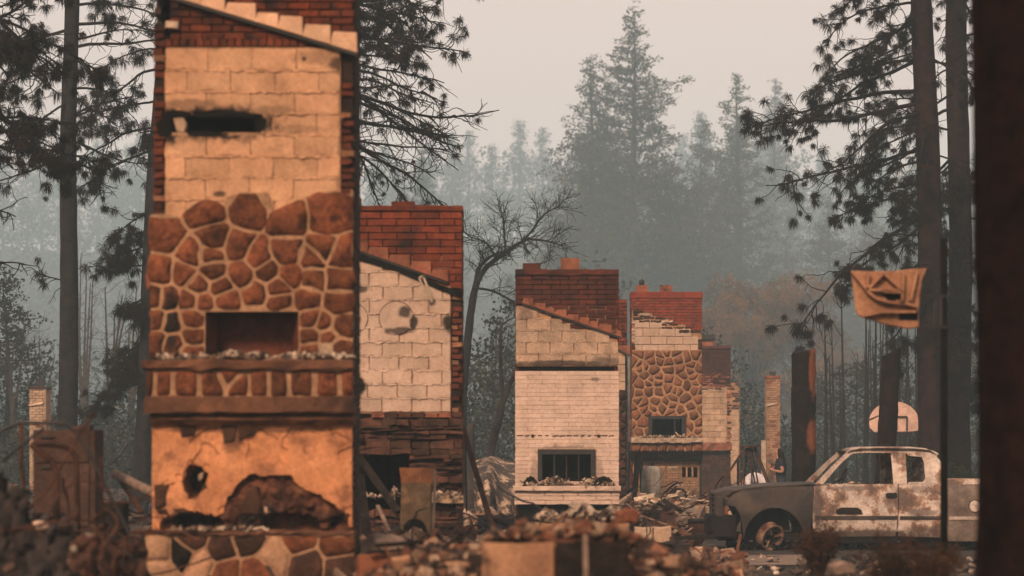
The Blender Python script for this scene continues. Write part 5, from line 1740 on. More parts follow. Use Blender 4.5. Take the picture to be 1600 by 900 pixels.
MAT['greywood'] = pm('ash_grey_wood', (0.27, 0.20, 0.155), (0.16, 0.115, 0.09), 8, rand=0.3)
pole('fallen_pole', 'thick pale tan fallen pole slanting down to the near chimney', 'pole', (180, 741), (245, 772), 28, 26.8, 0.055, MAT['greywood'])
pole('fallen_pole', 'thin dark steel rod slanting under the tan fallen pole', 'pole', (184, 745), (222, 800), 28, 27.2, 0.03, MAT['rust'])
pole('steel_beam', 'dark rusty beam leaning between the whitewashed and painted chimneys', 'beam', (723, 668), (770, 826), 37, 35.5, 0.075, MAT['rust'], True)
pole('steel_beam', 'short upright rusty bar beside the whitewashed chimney', 'beam', (727, 690), (729, 800), 36.5, 36.3, 0.05, MAT['rust'], True)
pole('fallen_plank', 'charred plank leaning across the ledgestone fireplace', 'plank', (560, 712), (622, 800), 33.8, 33, 0.10, MAT['char'], True)
pole('fallen_plank', 'charred plank standing close by the near chimney edge', 'plank', (561, 742), (575, 850), 30.5, 30, 0.11, MAT['char'], True)
pole('fallen_plank', 'thin pale lath lying before the ledgestone fireplace', 'plank', (590, 790), (612, 838), 31.5, 31, 0.045, MAT['greywood'], True)
pole('pipe', 'slender grey green conduit standing between painted and stone chimneys', 'pipe', (983, 548), (981.5, 800), 62, 62, 0.032, pm('conduit', (0.10, 0.12, 0.105), (0.16, 0.17, 0.15), 2))
pole('fallen_plank', 'narrow pale board upright beside the grey green conduit', 'plank', (984, 655), (983, 690), 61.5, 61.5, 0.085, MAT['chalk'], True)
pole('fallen_plank', 'thin board sloping down from the painted hearth to the right', 'plank', (955, 789), (1060, 826), 42.5, 41, 0.04, MAT['wood'], True)
pole('fallen_plank', 'long charred board lying left of the truck bumper', 'plank', (1046, 842), (1118, 838), 43, 43, 0.16, MAT['char'], True)
pole('fallen_plank', 'white painted board leaning in the rubble right of the water tank', 'plank', (1062, 768), (1052, 792), 57, 56.5, 0.11, MAT['chalk'], True)
pole('fallen_plank', 'tan board propped in the brick rubble before the truck bumper', 'plank', (1098, 790), (1088, 812), 50, 49.4, 0.09, MAT['greywood'], True)
pole('fallen_plank', 'charred branch like timber rising beside the water tank', 'plank', (997, 708), (990, 790), 59, 58.5, 0.12, MAT['char'], True)
pole('fallen_plank', 'charred timber leaning on the stone chimney lower left corner', 'plank', (1001, 712), (1004, 795), 62, 60.5, 0.09, MAT['char'], True)

# tangled steel springs beside the tank
m = MB(); rr = random.Random(4)
cp = P(1048, 775, 58)
for i in range(14):
    a = rr.uniform(0, 3.1); s = rr.uniform(0.10, 0.24)
    o = cp + Vector((rr.uniform(-0.16, 0.16), rr.uniform(-0.2, 0.2), rr.uniform(-0.1, 0.12)))
    m.tube([o + Vector((math.cos(t + a) * s, math.sin(t) * 0.12, math.sin(t + a * 2) * s)) for t in np.linspace(0, rr.uniform(2.5, 5.5), 10)], rr.uniform(0.012, 0.028), 5)
solo('tangled_springs', m, MAT['char'], 'tangle of burnt curled steel straps right of the water tank', 'scrap metal')

# collapsed roofing sheet hanging between the chimneys
m = MB()
V = []; nu, nv = 18, 14
A = [P(738, 720, 47), P(765, 712, 47.5), P(800, 722, 48), P(830, 730, 48)]
Bq = [P(742, 800, 45), P(765, 790, 45), P(790, 805, 45.5), P(830, 800, 46)]
for i in range(nu):
    u = i / (nu - 1) * 2.999; s = int(u); t = u - s
    a = A[s].lerp(A[s + 1], t); b = Bq[s].lerp(Bq[s + 1], t)
    for j in range(nv):
        w = j / (nv - 1)
        p = a.lerp(b, w)
        p.z += 0.10 * math.sin(w * math.pi) + 0.05 * noise.noise(Vector((i * .5, j * .5, 2)))
        p.y += -0.5 * math.sin(w * math.pi) + 0.12 * math.sin(i * 0.9)
        V.append(tuple(p))
i = np.arange(nu * nv).reshape(nu, nv)
q = np.stack([i[:-1, :-1], i[1:, :-1], i[1:, 1:], i[:-1, 1:]], -1).reshape(-1, 4)
V = np.array(V)
m.add(V, [q]); m.add(V + np.array([0, 0.015, -0.01]), [q[:, ::-1]])
solo('roofing_sheet', m, pm('blistered_roofing', (0.10, 0.085, 0.078), (0.05, 0.045, 0.042), 3, c3=(0.50, 0.37, 0.27), c3scale=4.5, c3th=0.55, c3w=0.05, bump=0.8, bscale=20, objrand=False),
     'sagging blistered roofing sheet with pale flaking patch left of the painted chimney', 'roofing sheet', smooth=True)

# ------------------------------------------------------------------ trees
MAT['bark_grey'] = pm('charred_grey_bark', (0.016, 0.015, 0.015), (0.03, 0.027, 0.026), 6, rand=0.1, bscale=18, bump=1.0)
MAT['bark_red'] = pm('scorched_red_bark', (0.034, 0.016, 0.013), (0.014, 0.008, 0.007), 5, rand=0.1, bscale=14, bump=1.0)
MAT['bark_near'] = pm('dark_near_bark', (0.004, 0.002, 0.0017), (0.016, 0.0065, 0.005), 9, rand=0.1, bscale=14, bump=1.0)
MAT['twig'] = pm('charred_twigs', (0.012, 0.010, 0.0095), (0.024, 0.019, 0.017), 5, rand=0.2, bump=0)
MAT['needle'] = pm('scorched_needles', (0.010, 0.0085, 0.008), (0.034, 0.022, 0.016), 1.2, rand=0.2, bump=0, transl=0.15)
MAT['pine_green'] = pm('smoky_green_needles', (0.036, 0.044, 0.022), (0.080, 0.078, 0.042), 0.6, rand=0.25, bump=0, transl=0.2, c3=(0.10, 0.066, 0.036), c3scale=0.2, c3th=0.60)
MAT['pine_dark'] = pm('far_dark_needles', (0.022, 0.028, 0.022), (0.04, 0.045, 0.032), 0.4, rand=0.25, bump=0)
MAT['brown_leaf'] = pm('dead_brown_leaves', (0.30, 0.145, 0.055), (0.17, 0.10, 0.05), 0.5, rand=0.2, bump=0, transl=0.25, c3=(0.07, 0.075, 0.05), c3scale=0.3, c3th=0.55)
MAT['shrub_leaf'] = pm('dusty_shrub_leaves', (0.10, 0.095, 0.045), (0.05, 0.055, 0.03), 2, rand=0.2, bump=0, transl=0.2)
MAT['bare'] = pm('ashen_bare_wood', (0.075, 0.058, 0.05), (0.045, 0.038, 0.035), 3, rand=0.3, bump=0)


def walk(p, d, L, n, wob, grav, g, curl=0.0):
    """a wandering path"""
    p = np.array(p, float); d = np.array(d, float); d /= np.linalg.norm(d)
    out = [p.copy()]
    ax = g.normal(size=3); ax /= np.linalg.norm(ax)
    for _ in range(n):
        d = d + g.normal(0, wob, 3) + np.array([0, 0, grav]) + np.cross(ax, d) * curl
        d /= np.linalg.norm(d)
        p = p + d * (L / n)
        out.append(p.copy())
    return np.array(out)


def tuft(m, p, d, size, n, g, w=0.0065):
    """needles drooping from the end of a twig"""
    dirs = g.normal(size=(n, 3)); dirs /= np.linalg.norm(dirs, axis=1, keepdims=True)
    dirs = dirs * 0.72 + np.array(d) * 0.34 + np.array([0, 0, -0.36])
    dirs /= np.linalg.norm(dirs, axis=1, keepdims=True)
    base = np.array(p) - np.array(d) * (g.random((n, 1)) * size * 0.35)
    L = size * g.uniform(0.4, 0.92, (n, 1))
    mid = base + dirs * L * 0.55
    tip = base + (dirs + np.array([0, 0, -0.35])) * L * 0.85
    s = np.cross(dirs, g.normal(size=(n, 3))); s /= np.linalg.norm(s, axis=1, keepdims=True) + 1e-9
    V = np.stack([base, mid + s * w, tip, mid - s * w], 1).reshape(-1, 3)
    m.add(V, [np.arange(n * 4).reshape(n, 4)])


def scorched_pine(name, label, base, lean, height, r0, r1, branches, seed, bark, cat='tree', group=None, nsz=0.26, needles=1.0, nneed=100):
    """burnt ponderosa: trunk, each bough a part, its needles its own sub-part. branches: (z, azimuth deg, elevation deg, length, tuft chance)"""
    g = np.random.default_rng(seed)
    rr_ = random.Random(seed)
    base = Vector(base)
    root = thing(name, label, cat, base, group)
    top = base + Vector((lean[0], lean[1], height))
    n = int(height / 0.5)
    pts = []; rad = []
    for i in range(n + 1):
        t = i / n
        p = base.lerp(top, t) + Vector((0.04 * math.sin(t * 9 + seed), 0.04 * math.cos(t * 7), 0))
        p.z = base.z - 0.2 + (height + 0.2) * t
        pts.append(p); rad.append((r0 + (r1 - r0) * t) * (1 + 0.35 * math.exp(-t * height / 0.5)))
    m = MB()
    m.tube(pts, rad, 18, wob=0.10, rng=rr_)
    part('trunk', m, bark, root, smooth=True)
    for (z, az, el, L, tc) in branches:
        t = (z - base.z) / height
        b = np.array(base.lerp(top, t))
        a = math.radians(az); e = math.radians(el)
        d = (math.cos(a) * math.cos(e), math.sin(a) * math.cos(e), math.sin(e))
        mw, mn = MB(), MB()
        main = walk(b, d, L, 14, 0.10, -0.035, g)
        rb = 0.014 + 0.010 * L
        mw.tube(main, np.linspace(rb, 0.012, 15), 6)
        for k in range(int(5 + L * 5.0)):
            ti = 0.15 + 0.85 * g.random() ** 0.7
            i0 = int(ti * 13); p = main[i0] + (main[i0 + 1] - main[i0]) * (ti * 13 - i0)
            tg = main[i0 + 1] - main[i0]; tg /= np.linalg.norm(tg)
            dd = tg * 0.8 + g.normal(0, 0.55, 3) + np.array([0, 0, g.uniform(-0.45, 0.25)])
            tl = g.uniform(0.35, 1.15) * (0.5 + 0.14 * L) * (1.15 - 0.4 * ti)
            tw = walk(p, dd, tl, 8, 0.22, -0.06, g, curl=g.uniform(-0.22, 0.22))
            mw.tube(tw, np.linspace(0.013, 0.006, 9), 4, caps=False)
            ends = [tw]
            for q in range(g.integers(0, 3)):
                j = g.integers(2, 7)
                sw = walk(tw[j], (tw[j + 1] - tw[j]) + g.normal(0, 0.08, 3), tl * g.uniform(0.3, 0.6), 6, 0.25, -0.02, g, curl=g.uniform(-0.3, 0.3))
                mw.tube(sw, np.linspace(0.009, 0.005, 7), 3, caps=False)
                ends.append(sw)
            for e_ in ends:
                if g.random() < tc * needles:
                    dv = e_[-1] - e_[-2]; dv /= np.linalg.norm(dv)
                    tuft(mn, e_[-1], dv, nsz * g.uniform(0.55, 1.3), nneed, g)
        dv = main[-1] - main[-2]; dv /= np.linalg.norm(dv)
        if g.random() < tc * 1.2:
            tuft(mn, main[-1], dv, nsz, nneed, g)
        lo = part('limb', mw, MAT['twig'], root)
        if mn.n:
            part('needles', mn, MAT['needle'], lo)
    return root


def boughs(g, z0, z1, n, L0, L1, el0, el1, tc, az=None):
    out = []
    for i in range(n):
        t = (i + g.random()) / n
        a = g.uniform(0, 360) if az is None else g.choice(az) + g.normal(0, 28)
        out.append((z0 + (z1 - z0) * t, a, g.uniform(el0, el1), L0 + (L1 - L0) * g.random(), tc))
    return out


g0 = np.random.default_rng(77)
DTA = 64.0
zt_ = lambda py, d: CH + (HZ - py) * d / F
# slim grey pine at the left
b = P(106, 0, DTA)
scorched_pine('burnt_pine', 'slim grey scorched pine trunk left of the near chimney with drooping black twigs', (P(103, 0, DTA).x, DTA, 0), (P(112, 0, DTA).x - P(103, 0, DTA).x, 0), zt_(-60, DTA), 0.27, 0.17,
              boughs(g0, zt_(265, DTA), zt_(-40, DTA), 19, 1.8, 3.4, -14, 26, 0.20, az=[0, 180, 200, 340, 270]) + [(zt_(440, DTA), 190, 8, 0.9, 0.3)], 11, MAT['bark_grey'])
# pine behind the near chimney, its trunk just showing at the left edge
D_ = 60.0
scorched_pine('burnt_pine', 'dark scorched pine whose trunk shows at the left edge of the near chimney', (P(214, 0, D_).x, D_, 0), (P(262, 0, D_).x - P(214, 0, D_).x, 0.0), zt_(-60, D_), 0.23, 0.15,
              boughs(g0, zt_(610, D_), zt_(330, D_), 12, 0.7, 1.4, -50, 5, 0.95, az=[180, 200, 160]) + boughs(g0, zt_(250, D_), zt_(-40, D_), 12, 1.2, 2.6, -25, 20, 0.4, az=[180, 190, 160, 270, 0]), 12, MAT['bark_grey'], nsz=0.30)
# pine behind the near chimney reaching out to the right
D_ = 58.0
scorched_pine('burnt_pine', 'scorched pine behind the near chimney with long bare boughs reaching right', (P(455, 0, D_).x, D_, 0), (0.1, 0.0), zt_(-80, D_), 0.24, 0.15,
              boughs(g0, zt_(95, D_), zt_(-60, D_), 16, 2.8, 4.5, -6, 16, 0.45, az=[0, 12, -14, 5, -5]) + boughs(g0, zt_(225, D_), zt_(90, D_), 16, 3.4, 4.9, -18, 6, 0.06, az=[0, 8, -10, 3]), 13, MAT['bark_grey'], nneed=80, nsz=0.23)
# limbs of a pine that stands outside the picture on the left
D_ = 46.0
scorched_pine('burnt_pine', 'scorched pine just outside the left edge, its dense black twigs reaching in', (P(-62, 0, D_).x, D_, 0), (0.0, 0.0), zt_(-80, D_), 0.22, 0.15,
              boughs(g0, zt_(240, D_), zt_(-60, D_), 17, 1.6, 3.0, -15, 18, 0.55, az=[0, 12, -12]) + [(zt_(330, D_), 0, 12, 1.1, 0), (zt_(418, D_), 0, 6, 1.2, 0), (zt_(268, D_), 0, 10, 1.3, 0)], 14, MAT['bark_grey'])
# the two reddish pines at the right
D_ = 60.0
scorched_pine('burnt_pine', 'reddish scorched pine with many hanging dead needle tufts behind the pickup', (P(1462, 0, D_).x, D_, 0), (P(1440, 0, D_).x - P(1462, 0, D_).x, 0), zt_(-80, D_), 0.33, 0.24,
              [(zt_(sy, D_), 180 + az_, 4 - math.degrees(math.atan2(ty - sy, 1450 - tx_)), math.hypot(1450 - tx_, ty - sy) * D_ / F * 1.05, 0.6) for sy, tx_, ty, az_ in
               ((5, 1290, 12, 5), (35, 1262, 80, -6), (20, 1330, 60, 14), (95, 1258, 125, 8), (90, 1225, 165, -8), (140, 1185, 228, 4), (160, 1165, 258, -4), (175, 1240, 235, 12), (225, 1300, 300, 8), (232, 1212, 345, -5), (280, 1330, 330, -14),
                (330, 1236, 500, 4), (345, 1300, 430, -9), (400, 1320, 470, 10), (-30, 1330, -20, 0), (-45, 1280, -10, 6))]
              + boughs(g0, zt_(470, D_), zt_(-60, D_), 12, 0.9, 2.4, -30, 10, 0.45, az=[180, 205, 150, 230]) + boughs(g0, zt_(560, D_), zt_(-60, D_), 12, 1.0, 2.4, -30, 15, 0.5, az=[0, 20, 330, 270]), 15, MAT['bark_red'], nsz=0.27)
D_ = 66.0
scorched_pine('burnt_pine', 'second darker pine trunk close right of the reddish pine', (P(1500, 0, D_).x, D_, 0), (P(1496, 0, D_).x - P(1500, 0, D_).x, 0), zt_(-80, D_), 0.33, 0.26,
              boughs(g0, zt_(600, D_), zt_(-60, D_), 24, 1.2, 3.4, -30, 15, 0.6), 16, MAT['bark_red'], nsz=0.27)

# the big dark trunk close by at the right edge
DN = 13.0
m = MB()
xn0, xn1 = P(1538, 0, DN).x, P(1517, 0, DN).x
nz, na = 150, 72
V = []
for i in range(nz):
    z = 0.2 + 4.9 * i / (nz - 1)
    cx_ = xn0 + (xn1 - xn0) * (z / 4.0) + 0.33
    for j in range(na):
        a = 2 * math.pi * j / na
        u = Vector((math.cos(a) * 4.2, math.sin(a) * 4.2, z * 0.75))
        plate = noise.noise(u * 1.5) * 0.5 + noise.noise(u * 3.7) * 0.35
        r_ = 0.33 + 0.022 * plate - 0.03 * max(0, 0.12 - abs(noise.noise(u * 1.1 + Vector((7, 3, 1))))) / 0.12 + (0.12 * math.exp(-(z - 0.6) / 0.3) if z > 0.6 else 0.12)
        V.append((cx_ + r_ * math.cos(a), DN + r_ * math.sin(a), z))
i = np.arange(nz * na).reshape(nz, na)
m.add(V, [np.stack([i[:-1], np.roll(i[:-1], -1, 1), np.roll(i[1:], -1, 1), i[1:]], -1).reshape(-1, 4)])
root = thing('pine_tree', 'thick dark furrowed trunk close at the right edge', 'tree', (xn0 + 0.33, DN, 0.6))
part('trunk', m, MAT['bark_near'], root, smooth=True)


# charred stumps
def stump(label, d, bl, br, tl, tr, top, bottom, seed):
    m = MB()
    MATS = pm('charred_stump', (0.009, 0.007, 0.006), (0.026, 0.016, 0.012), 5, rand=0.0, bscale=20, bump=1.0, objrand=False,
              blobs=[(P(1271, 0, d).x, P(0, 580, d).z, 0.13, 0.62, 0.85), (P(1270, 0, d).x, P(0, 682, d).z, 0.17, 0.36, 0.85)] if seed == 1.0 else (), sootcol=(0.17, 0.058, 0.026), grime=0.5)
    nz, na = 60, 36
    V = []
    zb_, zt2 = 0.0, P(0, top, d).z
    for i in range(nz):
        t = i / (nz - 1)
        l = P(bl + (tl - bl) * t, 0, d).x; r_ = P(br + (tr - br) * t, 0, d).x
        c_, rad = (l + r_) / 2, (r_ - l) / 2
        for j in range(na):
            a = 2 * math.pi * j / na
            u = Vector((math.cos(a) * 2 + seed, math.sin(a) * 2, t * 6))
            rr_ = rad * (1 + 0.10 * noise.noise(u * 1.6) + 0.07 * noise.noise(u * 4.1))
            z = zb_ + (zt2 - zb_) * t
            if i == nz - 1:
                z += 0.14 * noise.noise(Vector((math.cos(a), math.sin(a), seed))) + 0.07 * math.cos(a)
            V.append((c_ + rr_ * math.cos(a), d + rr_ * math.sin(a), z))
    idx = np.arange(nz * na).reshape(nz, na)
    m.add(V, [np.stack([idx[:-1], np.roll(idx[:-1], -1, 1), np.roll(idx[1:], -1, 1), idx[1:]], -1).reshape(-1, 4), idx[-1]])
    return m, MATS


m, mt = stump('', 52.0, 1237, 1275, 1237, 1274, 549, 770, 1.0)
nt = mt.node_tree
# raw orange wood burnt open down its right flank
root = thing('charred_stump', 'tall charred trunk with raw orange burnt flank above the truck bonnet', 'stump', (P(1256, 0, 52).x, 52, 0))
part('trunk', m, mt, root, smooth=True)
m, mt2 = stump('', 50.0, 1363, 1393, 1378, 1407, 552, 800, 5.0)
root = thing('charred_stump', 'leaning black charred trunk before the pale far backboard', 'stump', (P(1378, 0, 50).x, 50, 0))
part('trunk', m, mt2, root, smooth=True)
m, mt2 = stump('', 70.0, 725, 745, 731, 741, 662, 760, 9.0)
root = thing('charred_stump', 'small grey splintered snag right of the whitewashed chimney', 'stump', (P(737, 0, 70).x, 70, 0))
part('trunk', m, MAT['bare'], root, smooth=True)


# bare trees
def bare_tree(name, label, paths, mat, seed, twigs=(0.8, 10), depth=2, group=None, cat='tree'):
    """paths: list of (list of points, r0, r1); smaller branches grow from them"""
    g = np.random.default_rng(seed)
    b0 = paths[0][0][0]
    root = thing(name, label, cat, (b0[0], b0[1], b0[2]), group)

    def smooth(pts):
        pts = np.array([tuple(p) for p in pts]); out = []
        n = len(pts)
        for i in range(n - 1):
            p0, p1, p2, p3 = pts[max(i - 1, 0)], pts[i], pts[i + 1], pts[min(i + 2, n - 1)]
            for t in np.linspace(0, 1, 6, endpoint=False):
                out.append(0.5 * ((2 * p1) + (-p0 + p2) * t + (2 * p0 - 5 * p1 + 4 * p2 - p3) * t * t + (-p0 + 3 * p1 - 3 * p2 + p3) * t ** 3))
        out.append(pts[-1])
        return np.array(out)

    def grow(m, path, r, L, cnt, dep):
        for k in range(cnt):
            t = g.uniform(0.25, 1.0)
            i0 = min(int(t * (len(path) - 1)), len(path) - 2)
            tg = path[i0 + 1] - path[i0]; tg = tg / (np.linalg.norm(tg) + 1e-9)
            d = tg * 0.7 + g.normal(0, 0.55, 3) + np.array([0, 0, 0.12])
            w = walk(path[i0], d, L * g.uniform(0.5, 1.2), 7, 0.16, 0.01, g)
            m.tube(w, np.linspace(r * 0.55, 0.006, 8), 4, caps=False)
            if dep > 0:
                grow(m, w, r * 0.5, L * 0.5, max(3, cnt // 2), dep - 1)

    for q, (pts, r0, r1) in enumerate(paths):
        sp = smooth(pts)
        m = MB()
        m.tube(sp, np.linspace(r0, r1, len(sp)), 9, wob=0.15, rng=random.Random(seed))
        if q > 0:
            grow(m, sp, max(r1, 0.02), twigs[0], twigs[1], depth)
        part('trunk' if q == 0 else 'limb', m, mat, root, smooth=False)
    return root


pp = lambda pts, d: [P(a, b, d + (0.0 if i == 0 else 0.15 * math.sin(i * 2.1))) for i, (a, b) in enumerate(pts)]
d = 74.0
bare_tree('bare_tree', 'crooked black bare tree arching right between the second and third chimneys',
          [(pp([(722, 790), (722, 640), (728, 560), (737, 480), (745, 440)], d), 0.145, 0.10),
           (pp([(745, 442), (760, 418), (785, 398), (808, 382), (828, 372)], d), 0.085, 0.04),
           (pp([(742, 452), (748, 420), (768, 400), (790, 392)], d), 0.07, 0.03),
           (pp([(808, 384), (830, 362), (850, 335), (875, 322)], d), 0.04, 0.012),
           (pp([(828, 374), (850, 376), (880, 384)], d), 0.04, 0.012),
           (pp([(775, 405), (760, 380), (735, 370), (722, 360)], d), 0.035, 0.01),
           (pp([(790, 394), (788, 360), (787, 340)], d), 0.035, 0.012),
           (pp([(744, 450), (770, 455), (800, 470), (806, 476)], d), 0.04, 0.02)], MAT['twig'], 5, twigs=(0.85, 15), depth=1)
d = 68.0
bare_tree('bare_tree', 'pale peeling forked little tree left of the painted chimney',
          [(pp([(765, 770), (768, 700), (778, 660), (786, 625)], d), 0.14, 0.10),
           (pp([(786, 628), (783, 580), (782, 530), (784, 505)], d), 0.06, 0.04), (pp([(784, 508), (795, 500), (808, 494)], d), 0.03, 0.012),
           (pp([(787, 626), (797, 600), (806, 580), (815, 560)], d), 0.08, 0.05)], MAT['bare'], 6, twigs=(0.5, 3), depth=0)
for q, (px, d, top, sp) in enumerate(((170, 100, 420, 34), (205, 105, 445, 26), (130, 118, 400, 30), (60, 125, 520, 24), (775, 120, 500, 22), (20, 96, 520, 20), (232, 120, 470, 25), (560, 115, 470, 25))):
    rr = random.Random(q)
    labs = ['pale bare many stemmed tree just right of the slim grey trunk', 'bare grey tree between slim trunk and near chimney', 'tall thin bare tree behind the slim grey trunk', 'small bare tree behind the far left brick chimney',
            'faint bare tree in smoke behind the pale forked tree', 'low bare tree at the left picture edge', 'faint bare tree at the near chimney left edge', 'bare tree hidden in smoke behind the whitewashed chimney']
    paths = [(pp([(px, 740), (px + rr.uniform(-3, 3), 660), (px + rr.uniform(-5, 5), 620)], d), 0.13, 0.10)]
    for s in range(5):
        a = px + rr.uniform(-1.1, 1.1) * sp
        paths.append((pp([(px, 640 + rr.uniform(0, 40)), ((px + a) / 2 + rr.uniform(-4, 4), (640 + top) / 2 + 20), (a, top + rr.uniform(0, 70))], d), 0.075, 0.02))
    bare_tree('bare_tree', labs[q], paths, MAT['bare'], 20 + q, twigs=(1.3, 7), depth=1)

# thin burnt stems at the right
rr = random.Random(31)
for q in range(34):
    px = 1286 + 150 * rr.random(); d = rr.uniform(78, 100)
    top = rr.uniform(430, 575)
    x = P(px, 0, d).x
    g = np.random.default_rng(q)
    m = MB()
    pts = [(x + 0.05 * math.sin(t * 3 + q), d, (P(0, top, d).z) * t - 0.1) for t in np.linspace(0, 1, 9)]
    m.tube(pts, np.linspace(rr.uniform(0.05, 0.10), 0.015, 9), 6)
    for s in range(7):
        i0 = rr.randrange(3, 8)
        w = walk(pts[i0], (g.normal(0, .5), g.normal(0, .5), rr.uniform(0.2, 0.9)), rr.uniform(0.3, 1.1), 5, 0.15, 0.02, g)
        m.tube(w, np.linspace(0.018, 0.006, 6), 4, caps=False)
    root = thing('burnt_sapling', 'thin burnt sapling stem standing in the smoke behind the stumps', 'sapling', (x, d, 0), 'thin burnt stems behind the stumps')
    part('trunk', m, MAT['bark_grey'], root)


# leafy crowns made of many small faces
def leaf_faces(m, C, size, per, g, flat=1.0):
    n = len(C) * per
    c_ = np.repeat(C, per, 0)
    s_ = np.repeat(size, per)[:, None]
    o = g.normal(size=(n, 3)); o /= np.linalg.norm(o, axis=1, keepdims=True)
    o *= g.random((n, 1)) ** 0.5
    p = c_ + o * s_ * np.array([1, 1, flat])
    a = g.normal(size=(n, 3)); a /= np.linalg.norm(a, axis=1, keepdims=True)
    b_ = np.cross(a, g.normal(size=(n, 3))); b_ /= np.linalg.norm(b_, axis=1, keepdims=True) + 1e-9
    l = s_ * g.uniform(0.28, 0.55, (n, 1)); w = l * 0.42
    V = np.stack([p - a * l * 0.5, p + b_ * w, p + a * l * 0.5, p - b_ * w], 1).reshape(-1, 3)
    m.add(V, [np.arange(n * 4).reshape(n, 4)])


def green_pine(h, rad, seed, clump=0.42, dens=1.0, open_top=0.3, z0f=0.12, per=12):
    """returns (trunk MB, crown MB) with the foot at the origin"""
    g = np.random.default_rng(seed)
    mt_, mc = MB(), MB()
    mt_.tube([(0.15 * math.sin(t * 5 + seed), 0.1 * math.cos(t * 4), h * t * 0.99 - 0.3) for t in np.linspace(0, 1, 12)], np.linspace(0.016 * h + 0.06, 0.02, 12), 8)
    C = []; S = []
    z = h * z0f
    while z < h * 0.985:
        t = z / h
        r_ = rad * min(1.0, (1 - t) / 0.48) ** 0.9 * (0.82 + 0.18 * math.sin(t * 21 + seed)) + 0.2
        nb = max(3, int((5 + 3.5 * r_) * dens))
        for k in range(nb):
            a = g.uniform(0, 2 * math.pi)
            L = r_ * (0.4 + 0.8 * g.random() ** 1.3)
            up = g.uniform(-0.25, 0.25) + 0.35 * t
            zb_ = z + g.uniform(-0.4, 0.4)
            tip = np.array([math.cos(a) * L, math.sin(a) * L, zb_ + up * L])
            st = np.array([0, 0, zb_])
            if t > 0.55:
                mt_.tube([st, (st + tip) / 2 + np.array([0, 0, -0.05 * L]), tip], [0.035, 0.025, 0.01], 4, caps=False)
            nc = max(2, int(L / (clump * 0.9)))
            for q in range(nc):
                f = 0.35 + 0.65 * (q + g.random()) / nc
                if g.random() < open_top * t:
                    continue
                C.append(st + (tip - st) * f + g.normal(0, 0.16, 3)); S.append(clump * g.uniform(0.65, 1.25))
        z += (0.62 - 0.2 * t) * (1.0 if dens >= 1 else 1.3)
    leaf_faces(mc, np.array(C), np.array(S), per, g, 0.75)
    return mt_, mc


def plant(name, label, mbs, loc, matt, matc, cat='tree', group=None, scale=1.0):
    root = thing(name, label, cat, loc, group)
    off = np.array(tuple(loc))
    for nm, b_, mt_ in (('trunk', mbs[0], matt), ('crown', mbs[1], matc)):
        me = b_.mesh(nm)
        link(nm, me, loc, root, mt_)
    root.scale = (scale,) * 3
    return root


for (px, d, top, rad, seed, lab, op) in (
        (988, 160, 2, 6.3, 41, 'tallest hazy green pine rising above the stone chimney', 0.42), (922, 166, 82, 4.6, 42, 'shorter hazy pine close left of the tallest one', 0.35),
        (1152, 178, 102, 4.6, 43, 'hazy green pine right of the tallest one', 0.4), (1098, 186, 188, 4.2, 44, 'lower hazy pine filling the gap right of the tallest', 0.3),
        (1212, 250, 116, 4.2, 45, 'pale pine far back beside the right hand pine boughs', 0.3), (1226, 205, 372, 3.0, 46, 'small dark pointed pine above the brown tree', 0.1),
        (658, 215, 230, 4.2, 47, 'faint pine in smoke right of the near chimney', 0.3), (1292, 190, 300, 4.5, 48, 'hazy pine behind the hanging needle tufts', 0.3),
        (8, 98, 425, 2.4, 49, 'dark hazy pine at the left edge', 0.2), (868, 182, 330, 4.5, 50, 'hazy pine above the painted chimney', 0.3), (800, 190, 430, 4.0, 51, 'dim pine between the crooked tree and painted chimney', 0.2),
        (1045, 172, 250, 4.8, 52, 'dense hazy pine on the right flank of the tallest', 0.2), (955, 172, 240, 4.8, 53, 'dense hazy pine on the left flank of the tallest', 0.2), (1360, 185, 330, 5, 54, 'dim pine behind the slumped backboard', 0.3),
        (1420, 200, 260, 5, 55, 'dim pine behind the reddish trunk', 0.3), (1510, 190, 300, 5, 56, 'dim pine behind the darker right trunk', 0.3)):
    sc_ = 2.0 if d > 150 else 1.0
    d *= sc_
    x = P(px, 0, d).x
    zb_ = max(0.0, float(hill_z(x, d)))
    h = (P(0, top, d).z - zb_) / sc_
    plant('pine_tree', lab, green_pine(h, rad, seed, clump=0.36 if sc_ > 1 else 0.3, open_top=op, dens=0.95, per=15), (x, d, zb_), MAT['bark_grey'], MAT['pine_green'] if seed not in (47, 49, 51) else MAT['pine_dark'], group='hazy pines in the middle distance', scale=sc_)

